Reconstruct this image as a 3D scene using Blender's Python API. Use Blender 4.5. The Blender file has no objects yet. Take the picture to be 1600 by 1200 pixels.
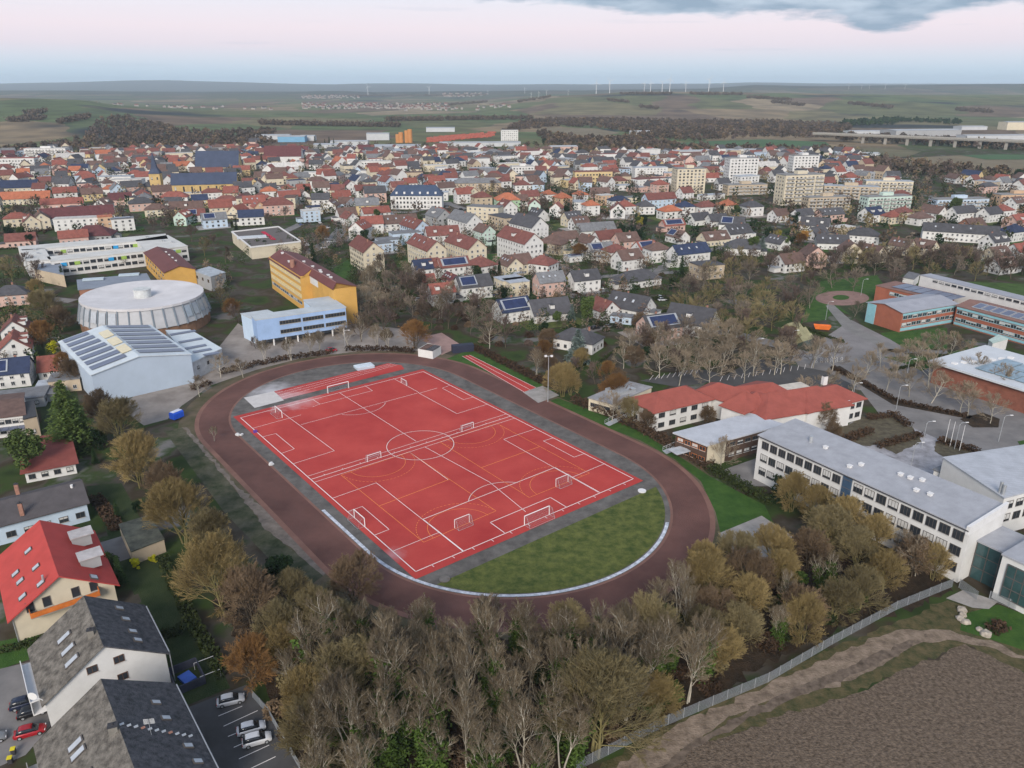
import bpy, math, random
import numpy as np
from math import radians as rad, sin, cos, pi
D = bpy.data
SC = bpy.context.scene
COL = SC.collection
# ---------------------------------------------------------------- camera
CAM_H = 92.0
FPX = 1200.0
PITCH = math.atan(467 / FPX)
cam_d = D.cameras.new("camera")
cam = D.objects.new("camera", cam_d); COL.objects.link(cam)
cam_d.sensor_width = 36.0; cam_d.lens = 27.0
cam_d.clip_start = 0.5; cam_d.clip_end = 60000
cam.location = (0, 0, CAM_H); cam.rotation_euler = (pi / 2 - PITCH, 0, 0)
SC.camera = cam
# ---------------------------------------------------------------- view / world / sun
SC.view_settings.view_transform = 'Standard'; SC.view_settings.look = 'None'
SC.view_settings.exposure = 0.2; SC.view_settings.gamma = 1.0; SC.view_settings.use_curve_mapping = False
SC.render.engine = 'CYCLES'
cy = SC.cycles
cy.use_denoising = True
try: cy.denoiser = 'OPENIMAGEDENOISE'
except Exception: pass
cy.max_bounces = 5; cy.diffuse_bounces = 2; cy.glossy_bounces = 2; cy.transmission_bounces = 2
cy.volume_bounces = 1; cy.transparent_max_bounces = 8
cy.use_adaptive_sampling = True; cy.adaptive_threshold = 0.02
SUN_EL, SUN_AZ = 30.0, 190.0        # soft, behind the camera
W = D.worlds.new("World"); SC.world = W; W.use_nodes = True
nt = W.node_tree; nt.nodes.clear()
def N(t, kind, **kw):
    n = t.nodes.new(kind)
    for k, v in kw.items(): setattr(n, k, v)
    return n
def L(t, a, b): t.links.new(a, b)
out = N(nt, 'ShaderNodeOutputWorld'); bg = N(nt, 'ShaderNodeBackground'); L(nt, bg.outputs[0], out.inputs[0])
sky = N(nt, 'ShaderNodeTexSky'); sky.sky_type = 'NISHITA'; sky.sun_disc = False
sky.sun_elevation = rad(SUN_EL); sky.sun_rotation = rad(SUN_AZ); sky.altitude = 200
sky.air_density = 1.0; sky.dust_density = 2.0; sky.ozone_density = 1.2
geo = N(nt, 'ShaderNodeNewGeometry')
vneg = N(nt, 'ShaderNodeVectorMath', operation='SCALE'); vneg.inputs['Scale'].default_value = -1.0
L(nt, geo.outputs['Incoming'], vneg.inputs[0])
tc = N(nt, 'ShaderNodeTexCoord')
sep = N(nt, 'ShaderNodeSeparateXYZ'); L(nt, tc.outputs['Generated'], sep.inputs[0])
def mth(op, a, b=None, c=None, clamp=False):
    m = N(nt, 'ShaderNodeMath', operation=op); m.use_clamp = clamp
    for i, v in enumerate((a, b, c)):
        if v is None: continue
        if isinstance(v, (int, float)): m.inputs[i].default_value = v
        else: L(nt, v, m.inputs[i])
    return m.outputs[0]
elev = mth('MULTIPLY', mth('ARCSINE', sep.outputs[2]), 180 / pi)
azim = mth('MULTIPLY', mth('ARCTAN2', sep.outputs[0], sep.outputs[1]), 180 / pi)
# dusk belt: blue grey at the horizon, pink above it, pale blue higher up
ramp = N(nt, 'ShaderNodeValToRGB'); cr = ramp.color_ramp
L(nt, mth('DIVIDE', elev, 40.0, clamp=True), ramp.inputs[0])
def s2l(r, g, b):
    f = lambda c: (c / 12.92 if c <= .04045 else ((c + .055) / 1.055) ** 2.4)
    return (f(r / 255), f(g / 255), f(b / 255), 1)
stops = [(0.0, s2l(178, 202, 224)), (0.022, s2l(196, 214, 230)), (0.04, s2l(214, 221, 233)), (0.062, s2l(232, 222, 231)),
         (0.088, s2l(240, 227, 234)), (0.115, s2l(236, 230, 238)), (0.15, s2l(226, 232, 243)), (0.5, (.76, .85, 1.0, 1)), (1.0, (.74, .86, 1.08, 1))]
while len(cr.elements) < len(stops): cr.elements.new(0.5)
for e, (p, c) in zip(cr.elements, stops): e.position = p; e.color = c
# clouds: flat bank high on the right, thin streaks elsewhere
cmb = N(nt, 'ShaderNodeCombineXYZ'); L(nt, mth('MULTIPLY', azim, 0.10), cmb.inputs[0]); L(nt, mth('MULTIPLY', elev, 0.42), cmb.inputs[1])
nz = N(nt, 'ShaderNodeTexNoise'); nz.inputs['Scale'].default_value = 1.0; nz.inputs['Detail'].default_value = 9; nz.inputs['Roughness'].default_value = .62
L(nt, cmb.outputs[0], nz.inputs['Vector'])
# cloud floor: elevation above which the bank hangs, depends on azimuth
fl = N(nt, 'ShaderNodeFloatCurve')
L(nt, mth('ADD', mth('DIVIDE', azim, 80.0), 0.5), fl.inputs[1])
cpts = [(0, .95), (.30, .9), (.42, .70), (.455, .57), (.55, .525), (.61, .455), (.665, .43), (.715, .475), (.765, .43), (.80, .36), (.835, .385), (.87, .45), (.92, .48), (1.0, .55)]
cm = fl.mapping.curves[0]
while len(cm.points) < len(cpts): cm.points.new(.5, .5)
for p, (x, y) in zip(cm.points, cpts): p.location = (x, y)
fl.mapping.update()
floor_e = mth('MULTIPLY', fl.outputs[0], 9.0)
lump = mth('MULTIPLY', mth('SUBTRACT', nz.outputs[0], 0.5), 3.4)
bank = mth('MULTIPLY', mth('ADD', mth('SUBTRACT', elev, floor_e), lump), 2.2, clamp=True)
fade = mth('SUBTRACT', 1.0, mth('DIVIDE', mth('SUBTRACT', elev, 8.0), 14.0, clamp=True))
bank = mth('MULTIPLY', mth('MULTIPLY', bank, fade), .95)
ccol = N(nt, 'ShaderNodeMix', data_type='RGBA'); ccol.inputs[6].default_value = s2l(143, 166, 188); ccol.inputs[7].default_value = s2l(190, 205, 221)
nz2 = N(nt, 'ShaderNodeTexNoise'); nz2.inputs['Scale'].default_value = 2.6; nz2.inputs['Detail'].default_value = 8
L(nt, cmb.outputs[0], nz2.inputs['Vector']); L(nt, mth('MULTIPLY', mth('SUBTRACT', nz2.outputs[0], .42), 4.0, clamp=True), ccol.inputs[0])
cmb2 = N(nt, 'ShaderNodeCombineXYZ'); L(nt, mth('MULTIPLY', azim, 0.07), cmb2.inputs[0]); L(nt, mth('MULTIPLY', elev, 1.1), cmb2.inputs[1])
nz3 = N(nt, 'ShaderNodeTexNoise'); nz3.inputs['Scale'].default_value = 1.3; nz3.inputs['Detail'].default_value = 6
L(nt, cmb2.outputs[0], nz3.inputs['Vector'])
streak = mth('MULTIPLY', mth('MULTIPLY', mth('SUBTRACT', nz3.outputs[0], .60), 5.0, clamp=True), .35)
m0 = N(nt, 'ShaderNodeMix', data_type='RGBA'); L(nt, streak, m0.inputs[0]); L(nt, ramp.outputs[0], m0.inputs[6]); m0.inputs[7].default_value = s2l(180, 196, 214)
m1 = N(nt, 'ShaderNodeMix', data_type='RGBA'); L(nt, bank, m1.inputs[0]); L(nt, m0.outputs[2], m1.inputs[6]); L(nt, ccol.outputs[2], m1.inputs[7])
# the dusk belt and clouds over the physical sky
skyk = N(nt, 'ShaderNodeMix', data_type='RGBA', blend_type='MULTIPLY'); skyk.inputs[0].default_value = 1
L(nt, sky.outputs[0], skyk.inputs[6]); skyk.inputs[7].default_value = (.10, .10, .10, 1)
m2 = N(nt, 'ShaderNodeMix', data_type='RGBA')
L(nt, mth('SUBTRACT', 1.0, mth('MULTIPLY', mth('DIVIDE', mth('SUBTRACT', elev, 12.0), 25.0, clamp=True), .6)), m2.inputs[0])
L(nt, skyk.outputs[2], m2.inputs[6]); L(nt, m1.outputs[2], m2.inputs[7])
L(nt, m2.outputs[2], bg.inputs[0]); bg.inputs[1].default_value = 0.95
sd = D.lights.new("sun", 'SUN'); sd.energy = 3.1; sd.angle = rad(24); sd.color = (1.0, .90, .79)
sun = D.objects.new("sun", sd); COL.objects.link(sun)
sun.rotation_euler = (rad(90 - SUN_EL), 0, rad(180 - SUN_AZ))

# ---------------------------------------------------------------- picture -> ground measuring
cp_, sp_ = cos(PITCH), sin(PITCH)
def G(px, py, z=0.0):
    """world point at height z seen at photo pixel (px, py)"""
    x = (px - 800) / FPX; y = -(py - 600) / FPX
    dy = cp_ + y * sp_; dz = -sp_ + y * cp_
    t = (z - CAM_H) / dz
    return np.array([x * t, dy * t])
def PXY(X, Y, Z=0.0):
    dz = Z - CAM_H; dep = Y * cp_ - dz * sp_; up = Y * sp_ + dz * cp_
    return 800 + FPX * X / dep, 600 - FPX * up / dep
def zat(py, dist): return CAM_H - (py - 133) / 1381.0 * dist

# ---------------------------------------------------------------- materials
MATS = {}
def mat(name, col, rough=.85, var=.18, scale=.6, col2=None, bump=0.0, spec=.25, metal=0.0, rand=0.0, detail=4, bscale=None, emit=0):
    if name in MATS: return MATS[name]
    m = D.materials.new(name); m.use_nodes = True; t = m.node_tree
    b = t.nodes['Principled BSDF']; b.inputs['Roughness'].default_value = rough
    b.inputs['Specular IOR Level'].default_value = spec; b.inputs['Metallic'].default_value = metal
    g = N(t, 'ShaderNodeNewGeometry')
    n = N(t, 'ShaderNodeTexNoise'); n.inputs['Scale'].default_value = scale; n.inputs['Detail'].default_value = detail; n.inputs['Roughness'].default_value = .65
    L(t, g.outputs['Position'], n.inputs['Vector'])
    mx = N(t, 'ShaderNodeMix', data_type='RGBA')
    a = [max(0, c * (1 - var)) for c in col]; c2 = col2 if col2 else [c * (1 + var) for c in col]
    mx.inputs[6].default_value = (*a, 1); mx.inputs[7].default_value = (*c2, 1)
    mr = N(t, 'ShaderNodeMapRange'); mr.inputs[1].default_value = .32; mr.inputs[2].default_value = .68
    L(t, n.outputs[0], mr.inputs[0]); L(t, mr.outputs[0], mx.inputs[0])
    last = mx.outputs[2]
    if rand:
        oi = N(t, 'ShaderNodeObjectInfo'); hs = N(t, 'ShaderNodeHueSaturation')
        r1 = N(t, 'ShaderNodeMapRange'); r1.inputs[3].default_value = 1 - rand; r1.inputs[4].default_value = 1 + rand
        L(t, oi.outputs['Random'], r1.inputs[0]); L(t, r1.outputs[0], hs.inputs['Value'])
        L(t, last, hs.inputs['Color']); last = hs.outputs[0]
    L(t, last, b.inputs['Base Color'])
    if bump:
        n2 = N(t, 'ShaderNodeTexNoise'); n2.inputs['Scale'].default_value = bscale or scale * 6; n2.inputs['Detail'].default_value = 5
        L(t, g.outputs['Position'], n2.inputs['Vector'])
        bp = N(t, 'ShaderNodeBump'); bp.inputs['Strength'].default_value = min(1, bump); bp.inputs['Distance'].default_value = .3
        L(t, n2.outputs[0], bp.inputs['Height']); L(t, bp.outputs[0], b.inputs['Normal'])
    if emit:
        b.inputs['Emission Color'].default_value = (*col, 1); b.inputs['Emission Strength'].default_value = emit
    MATS[name] = m
    return m
def seam(name, col, az, pitch=.6, dark=.72, rough=.55, width=.16, var=.12, cross=None):
    """roof sheet or tiles with regular joints running along azimuth az (degrees)"""
    if name in MATS: return MATS[name]
    m = mat(name, col, rough, var, .35)
    t = m.node_tree; b = t.nodes['Principled BSDF']
    src = b.inputs['Base Color'].links[0].from_socket
    g = [n for n in t.nodes if n.type == 'NEW_GEOMETRY'][0]
    vr = N(t, 'ShaderNodeVectorRotate', rotation_type='Z_AXIS'); vr.inputs['Angle'].default_value = rad(-az)
    L(t, g.outputs['Position'], vr.inputs['Vector'])
    sp = N(t, 'ShaderNodeSeparateXYZ'); L(t, vr.outputs[0], sp.inputs[0])
    def line(sock, p, w):
        d = N(t, 'ShaderNodeMath', operation='DIVIDE'); d.inputs[1].default_value = p; L(t, sock, d.inputs[0])
        f = N(t, 'ShaderNodeMath', operation='FRACT'); L(t, d.outputs[0], f.inputs[0])
        l = N(t, 'ShaderNodeMath', operation='LESS_THAN'); l.inputs[1].default_value = w; L(t, f.outputs[0], l.inputs[0])
        return l.outputs[0]
    s = line(sp.outputs[1], pitch, width)
    if cross:
        s2 = line(sp.outputs[0], cross, width * pitch / cross)
        mm = N(t, 'ShaderNodeMath', operation='MAXIMUM'); L(t, s, mm.inputs[0]); L(t, s2, mm.inputs[1]); s = mm.outputs[0]
    mx = N(t, 'ShaderNodeMix', data_type='RGBA', blend_type='MULTIPLY'); L(t, s, mx.inputs[0])
    L(t, src, mx.inputs[6]); mx.inputs[7].default_value = (dark, dark, dark, 1)
    L(t, mx.outputs[2], b.inputs['Base Color'])
    return m

# ---------------------------------------------------------------- mesh building
class MB:
    def __init__(s): s.v = []; s.f = []; s.m = []
    def add(s, vs, fs, mi=0):
        o = len(s.v); s.v += [tuple(map(float, p)) for p in vs]
        for f in fs: s.f.append([i + o for i in f]); s.m.append(mi)
    def quad(s, a, b, c, d, mi=0): s.add([a, b, c, d], [(0, 1, 2, 3)], mi)
    def tri(s, a, b, c, mi=0): s.add([a, b, c], [(0, 1, 2)], mi)
    def box(s, c, sz, az=0.0, mi=0):
        cx, cy_, cz = c; hx, hy, hz = sz[0] / 2, sz[1] / 2, sz[2] / 2; ca, sa = cos(rad(az)), sin(rad(az))
        vs = []
        for z in (-hz, hz):
            for x, y in ((-hx, -hy), (hx, -hy), (hx, hy), (-hx, hy)):
                vs.append((cx + x * ca - y * sa, cy_ + x * sa + y * ca, cz + z))
        s.add(vs, [(3, 2, 1, 0), (4, 5, 6, 7), (0, 1, 5, 4), (1, 2, 6, 5), (2, 3, 7, 6), (3, 0, 4, 7)], mi)
    def prism(s, poly, z0, z1, mi=0, top=True, bottom=False, mt=None):
        n = len(poly); z0s = z0 if hasattr(z0, '__len__') else [z0] * n; z1s = z1 if hasattr(z1, '__len__') else [z1] * n
        vs = [(p[0], p[1], z) for p, z in zip(poly, z0s)] + [(p[0], p[1], z) for p, z in zip(poly, z1s)]
        s.add(vs, [(i, (i + 1) % n, n + (i + 1) % n, n + i) for i in range(n)], mi)
        if top: s.add(vs[n:], [tuple(range(n))], mi if mt is None else mt)
        if bottom: s.add(vs[:n], [tuple(reversed(range(n)))], mi)
    def tube(s, pts, rs, n=6, mi=0, cap=False):
        pts = [np.array(p, float) for p in pts]
        if not hasattr(rs, '__len__'): rs = [rs] * len(pts)
        vs = []; k = len(pts)
        for i, p in enumerate(pts):
            d = pts[min(i + 1, k - 1)] - pts[max(i - 1, 0)]; d = d / (np.linalg.norm(d) + 1e-9)
            a = np.cross(d, (0, 0, 1) if abs(d[2]) < .9 else (1, 0, 0)); a /= np.linalg.norm(a); b = np.cross(d, a)
            for j in range(n):
                t = 2 * pi * j / n; vs.append(p + rs[i] * (cos(t) * a + sin(t) * b))
        fs = [(i * n + j, i * n + (j + 1) % n, (i + 1) * n + (j + 1) % n, (i + 1) * n + j) for i in range(k - 1) for j in range(n)]
        if cap: fs += [tuple(reversed(range(n))), tuple(range((k - 1) * n, k * n))]
        s.add(vs, fs, mi)
    def mesh(s, name, mats, origin=(0, 0, 0)):
        me = D.meshes.new(name)
        o = origin; me.from_pydata([(v[0] - o[0], v[1] - o[1], v[2] - o[2]) for v in s.v], [], s.f)
        for m in (mats if isinstance(mats, (list, tuple)) else [mats]): me.materials.append(m)
        if any(s.m): me.polygons.foreach_set('material_index', s.m)
        me.update(); return me
    def build(s, name, mats, parent=None, smooth=False, origin=None):
        o = origin if origin is not None else (tuple(parent.location) if parent else (0, 0, 0))
        me = s.mesh(name, mats, o)
        if smooth: me.polygons.foreach_set('use_smooth', [True] * len(me.polygons))
        return link(name, me, parent, None if parent else o)
def npmesh(name, V, Fq, mats, mi=None, smooth=False):
    """fast mesh from numpy verts and faces (one face size)"""
    me = D.meshes.new(name); k = Fq.shape[1]
    me.vertices.add(len(V)); me.vertices.foreach_set('co', np.ascontiguousarray(V, np.float32).ravel())
    me.loops.add(Fq.size); me.loops.foreach_set('vertex_index', np.ascontiguousarray(Fq, np.int32).ravel())
    me.polygons.add(len(Fq)); me.polygons.foreach_set('loop_start', np.arange(0, Fq.size, k, dtype=np.int32))
    me.polygons.foreach_set('loop_total', np.full(len(Fq), k, np.int32))
    for m in (mats if isinstance(mats, (list, tuple)) else [mats]): me.materials.append(m)
    if mi is not None: me.polygons.foreach_set('material_index', np.ascontiguousarray(mi, np.int32))
    if smooth: me.polygons.foreach_set('use_smooth', np.ones(len(Fq), bool))
    me.update(calc_edges=True); me.validate(); return me
def link(name, data, parent=None, loc=None):
    o = D.objects.new(name, data); COL.objects.link(o)
    if parent: o.parent = parent
    if loc is not None: o.location = loc
    return o
def root(name, label, cat, loc, rz=0.0, group=None):
    o = link(name, None, None, loc); o.rotation_euler = (0, 0, rad(rz)); o.empty_display_size = 1
    o['label'] = label; o['category'] = cat
    if group: o['group'] = group
    return o
def tag(o, label=None, cat=None, group=None, kind=None):
    if label: o['label'] = label
    if cat: o['category'] = cat
    if group: o['group'] = group
    if kind: o['kind'] = kind
    return o
def copy_tree(o, parent=None):
    c = o.copy(); COL.objects.link(c)
    if parent: c.parent = parent
    for ch in o.children: copy_tree(ch, c)
    return c
def poly_in(p, poly):
    x, y = p; r = False; n = len(poly); j = n - 1
    for i in range(n):
        xi, yi = poly[i]; xj, yj = poly[j]
        if (yi > y) != (yj > y) and x < (xj - xi) * (y - yi) / (yj - yi) + xi: r = not r
        j = i
    return r
# things whose label is written at the end from what stands next to them
LANDMARKS = []          # (phrase, x, y)
PENDING = []            # (object, look, x, y)
def landmark(phrase, p): LANDMARKS.append((phrase, float(p[0]), float(p[1])))
def pend(o, look, p): PENDING.append((o, look, float(p[0]), float(p[1])))
ORD = ["nearest", "second nearest", "third nearest", "fourth nearest", "fifth nearest", "sixth nearest", "seventh nearest", "eighth nearest", "ninth nearest", "tenth nearest",
       "eleventh nearest", "twelfth nearest"] + [w + " nearest" for w in ("thirteenth fourteenth fifteenth sixteenth seventeenth eighteenth nineteenth twentieth twenty-first twenty-second twenty-third "
       "twenty-fourth twenty-fifth twenty-sixth twenty-seventh twenty-eighth twenty-ninth thirtieth thirty-first thirty-second thirty-third thirty-fourth thirty-fifth thirty-sixth").split()]
def write_labels():
    looks = {}
    for i, (o, look, x, y) in enumerate(PENDING): looks.setdefault(look, []).append(i)
    for look, idx in looks.items():
        P = np.array([(PENDING[i][2], PENDING[i][3]) for i in idx])
        LM = np.array([(l[1], l[2]) for l in LANDMARKS])
        d = np.linalg.norm(P[:, None, :] - LM[None], axis=2)
        rank = np.argsort(np.argsort(d, axis=0), axis=0)
        for k, i in enumerate(idx):
            best = min(range(len(LM)), key=lambda j: (rank[k, j], d[k, j]))
            r = min(rank[k, best], len(ORD) - 1)
            if len(idx) == 1 and len(look.split()) >= 5: PENDING[i][0]['label'] = look; continue
            PENDING[i][0]['label'] = f"{look}, {ORD[r]} to the {LANDMARKS[best][0]}"
    seen = {}
    for o in D.objects:
        if o.parent is None and 'label' in o: seen.setdefault(o['label'], []).append(o.name)
    for l, n in seen.items():
        if len(n) > 1: print('DUPLICATE LABEL', l, n[:4])
        if len(l.split()) > 16: print('LONG LABEL', l)
# ================================================================ SETTING
def lerp(xs, ys, x): return float(np.interp(x, xs, ys))
HR = ([600, 700, 760, 800, 860, 920, 970, 1050, 1160, 1300, 1400, 1600, 2200], [0, 2, 9, 21, 42, 48, 58, 60, 58, 54, 51, 48, 45])
HL = ([-900, -200, 0, 60, 130, 170, 230, 300, 420, 520], [50, 56, 55, 53, 48, 33, 22, 13, 5, 0])
H2 = ([-900, -200, 0, 200, 470, 500, 540, 580, 700, 760, 900, 1100, 1180, 1300, 1400, 1600, 2200],
      [142, 141, 140.5, 141, 141, 139.5, 139, 141, 140, 140.5, 142, 141, 134.5, 135.5, 134, 131.5, 131])
H3 = ([-900, -300, 0, 100, 190, 270, 330, 420, 520, 590, 640, 720, 900, 1100, 1170, 1300, 1600, 2200],
      [130, 131, 131.5, 129.5, 126.5, 125.5, 127.5, 130, 132, 130, 130, 132, 133.5, 133, 131, 132.5, 133, 131])
def sm(a, b, x):
    t = min(1, max(0, (x - a) / (b - a))); return t * t * (3 - 2 * t)
def hgt(x, y):
    if y < 1100: return 0.0
    px = 800 + 1288 * x / max(y, 1)
    z = lerp(*HR, px) * sm(2250, 3700, y) * (1 - .55 * sm(3900, 6000, y))
    z += (lerp(*HL, px)) * sm(1300, 2450, y) * (1 - .8 * sm(2600, 4000, y))
    w = 2.2 * sin(x * .0031 + y * .0011) + 1.6 * sin(x * .0012 - y * .0043 + 1)
    z += w * sm(1900, 2600, y)
    z2 = zat(lerp(*H2, px), 7400); z += max(0, z2 - 18) * sm(5200, 7400, y) * (1 - sm(7500, 11000, y)) + 0 * z2
    z += zat(lerp(*H3, px), 16000) * sm(10500, 16000, y)
    return z
ys = [-400, -150, 0, 60, 110, 160, 220, 300, 400, 500, 650, 800, 950, 1100] + list(np.linspace(1200, 4400, 46)) + list(np.geomspace(4600, 11000, 26)) + list(np.linspace(11500, 17200, 16))
ncol = 150; vs = []; fs = []
for y in ys:
    w = max(y, 0) * 1.05 + 420
    for j in range(ncol + 1):
        x = -w + 2 * w * j / ncol
        vs.append((x, y, hgt(x, y)))
for i in range(len(ys) - 1):
    for j in range(ncol):
        a = i * (ncol + 1) + j; fs.append((a, a + 1, a + ncol + 2, a + ncol + 1))
def ground_mat():
    m = D.materials.new('ground'); m.use_nodes = True; t = m.node_tree; b = t.nodes['Principled BSDF']
    b.inputs['Roughness'].default_value = .95; b.inputs['Specular IOR Level'].default_value = .1
    g = N(t, 'ShaderNodeNewGeometry')
    def noise(s, d=4, vec=None):
        n = N(t, 'ShaderNodeTexNoise'); n.inputs['Scale'].default_value = s; n.inputs['Detail'].default_value = d; L(t, vec or g.outputs['Position'], n.inputs['Vector']); return n.outputs[0]
    def ramp_(sock, st, const=False):
        r = N(t, 'ShaderNodeValToRGB'); c = r.color_ramp
        if const: c.interpolation = 'CONSTANT'
        while len(c.elements) < len(st): c.elements.new(.5)
        for e, (p, q) in zip(c.elements, st): e.position = p; e.color = (*q, 1)
        L(t, sock, r.inputs[0]); return r.outputs[0]
    town = ramp_(noise(.055, 5), [(.34, (.024, .040, .013)), (.43, (.040, .064, .018)), (.5, (.048, .038, .026)), (.56, (.075, .066, .054)), (.61, (.036, .058, .018)), (.67, (.15, .145, .14))])
    mp = N(t, 'ShaderNodeMapping'); mp.inputs['Scale'].default_value = (.0042, .0021, 0); mp.inputs['Rotation'].default_value = (0, 0, .35)
    wv = N(t, 'ShaderNodeVectorMath', operation='ADD'); L(t, g.outputs['Position'], wv.inputs[0])
    ns = N(t, 'ShaderNodeTexNoise'); ns.inputs['Scale'].default_value = .003; L(t, g.outputs['Position'], ns.inputs['Vector'])
    sc = N(t, 'ShaderNodeVectorMath', operation='SCALE'); sc.inputs['Scale'].default_value = 260; L(t, ns.outputs[1], sc.inputs[0]); L(t, sc.outputs[0], wv.inputs[1])
    L(t, wv.outputs[0], mp.inputs[0])
    vo = N(t, 'ShaderNodeTexVoronoi'); vo.inputs['Scale'].default_value = 1; L(t, mp.outputs[0], vo.inputs['Vector'])
    sx = N(t, 'ShaderNodeSeparateXYZ'); L(t, vo.outputs['Color'], sx.inputs[0])
    fld = ramp_(sx.outputs[0], [(0, (.115, .125, .062)), (.2, (.215, .170, .110)), (.36, (.092, .125, .058)), (.55, (.165, .150, .085)), (.68, (.145, .108, .080)), (.8, (.118, .140, .064)), (.92, (.25, .205, .14))], True)
    # vineyard rows: fine streaks inside each parcel
    mx0 = N(t, 'ShaderNodeMix', data_type='RGBA', blend_type='MULTIPLY'); mx0.inputs[0].default_value = .8; L(t, fld, mx0.inputs[6])
    L(t, ramp_(noise(.012, 6), [(.3, (.42, .42, .44)), (.45, (.75, .72, .72)), (.55, (1.0, .96, .92)), (.7, (1.25, 1.2, 1.1))]), mx0.inputs[7])
    wood = ramp_(noise(.0016, 7), [(.58, (0, 0, 0)), (.63, (1, 1, 1))])
    mx2 = N(t, 'ShaderNodeMix', data_type='RGBA'); 
    spy = N(t, 'ShaderNodeSeparateXYZ'); L(t, g.outputs['Position'], spy.inputs[0]); farw = N(t, 'ShaderNodeMapRange'); farw.inputs[1].default_value = 4600; farw.inputs[2].default_value = 7200; farw.inputs[4].default_value = .92; L(t, spy.outputs[1], farw.inputs[0])
    mxw = N(t, 'ShaderNodeMath', operation='MAXIMUM'); L(t, wood, mxw.inputs[0]); L(t, farw.outputs[0], mxw.inputs[1]); L(t, mxw.outputs[0], mx2.inputs[0]); L(t, mx0.outputs[2], mx2.inputs[6]); mx2.inputs[7].default_value = (.026, .032, .036, 1)
    sp = N(t, 'ShaderNodeSeparateXYZ'); L(t, g.outputs['Position'], sp.inputs[0])
    mr = N(t, 'ShaderNodeMapRange'); mr.inputs[1].default_value = 1180; mr.inputs[2].default_value = 1320; L(t, sp.outputs[1], mr.inputs[0])
    mx = N(t, 'ShaderNodeMix', data_type='RGBA'); L(t, mr.outputs[0], mx.inputs[0]); L(t, town, mx.inputs[6]); L(t, mx2.outputs[2], mx.inputs[7])
    L(t, mx.outputs[2], b.inputs['Base Color']); return m
terr = npmesh('ground', np.array(vs), np.array(fs), ground_mat(), smooth=True)
tag(link('ground', terr), kind='structure')
# haze: even air round the camera and the whole scene
hz = MB(); hz.prism([(-19000, -450), (19000, -450), (19000, 17600), (-19000, 17600)], -3.0, 240.0, bottom=True)
hm = D.materials.new('haze'); hm.use_nodes = True; t = hm.node_tree; t.nodes.clear()
o_ = N(t, 'ShaderNodeOutputMaterial'); pv = N(t, 'ShaderNodeVolumePrincipled'); L(t, pv.outputs[0], o_.inputs['Volume'])
pv.inputs['Color'].default_value = (.74, .88, 1.0, 1); pv.inputs['Density'].default_value = 6e-5; pv.inputs['Anisotropy'].default_value = 0.0
haze = hz.build('haze', hm); haze['kind'] = 'stuff'

# ---- flat sheets, each a little above the one below
jagr = random.Random(13)
JAG = {'ploughed_field': .7, 'grass_verge': .6, 'dirt_road': .55, 'wheel_rut': .5, 'wood_floor': 1.2, 'gravel_path': .5, 'planting_bed': .5}
def sheet(name, pts, z, m, px=True, thick=None):
    P = [G(*p) for p in pts] if px else pts
    if name in JAG:
        Q = []; k = JAG[name]
        for a, b in zip(P, P[1:] + P[:1]):
            n_ = max(1, int(np.linalg.norm(b - a) / 1.3))
            for i in range(n_): q = a + (b - a) * i / n_; Q.append(q + np.array([jagr.gauss(0, k * .5), jagr.gauss(0, k * .5)]) * (0 if i == 0 else 1))
        P = Q
    mb = MB()
    if thick: mb.prism(P, z - thick, z)
    else: mb.add([(p[0], p[1], z) for p in P], [tuple(range(len(P)))])
    # ngon winding: make it face up
    a = sum(P[i][0] * P[(i + 1) % len(P)][1] - P[(i + 1) % len(P)][0] * P[i][1] for i in range(len(P)))
    if a < 0 and not thick: mb.f = [list(reversed(f)) for f in mb.f]
    if a < 0 and thick: return sheet(name, list(reversed(pts)), z, m, px, thick)
    return tag(mb.build(name, m, origin=(0, 0, 0)), kind='structure')
GRASS = mat('grass', (.050, .084, .016), .95, .3, .45, (.125, .138, .036), bump=.5, bscale=4)
LAWN = mat('lawn', (.028, .085, .012), .95, .25, .3, (.050, .105, .018), bump=.4, bscale=4)
DLAWN = mat('garden_lawn', (.026, .052, .014), .95, .3, .2, (.045, .06, .022), bump=.4, bscale=4)
MUD = mat('leaf_litter', (.026, .020, .013), .95, .35, .35, (.052, .034, .020), bump=.8, bscale=3)
ASPH = mat('asphalt', (.165, .160, .160), .9, .2, .12, (.225, .215, .21), bump=.1)
DASPH = mat('dark_asphalt', (.078, .077, .078), .9, .25, .15, (.085, .085, .088))
PAVE = mat('paved_yard', (.235, .205, .185), .9, .18, .15, (.30, .27, .245))
PINKP = mat('pink_paving', (.30, .20, .18), .9, .15, .3)
CONC = mat('concrete', (.30, .285, .27), .9, .18, .4)
REDT = mat('tartan', (.37, .034, .032), .8, .07, .06, (.47, .064, .052), detail=8)
TRACK = mat('cinder_track', (.105, .052, .046), .95, .22, .06, (.150, .074, .062), bump=.15, bscale=3)
TRED = mat('track_edge', (.185, .100, .080), .95, .2, .15)
APRON = mat('tarmac_apron', (.088, .083, .078), .9, .25, .25, (.160, .150, .142), detail=8)
WLINE = mat('white_line', (.78, .74, .72), .7, .05, 2)
OLINE = mat('orange_line', (.80, .26, .07), .7, .05, 2)
FROST = mat('frosted_gutter', (.36, .40, .47), .7, .25, .9, (.66, .69, .76))
SOIL = mat('ploughed_soil', (.085, .062, .044), .98, .35, 1.6, (.20, .152, .112), bump=1.0, bscale=3.2, detail=10)
DIRT = mat('dirt_track', (.150, .112, .080), .95, .3, .55, (.30, .235, .180), bump=.6, bscale=3, detail=9)
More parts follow.
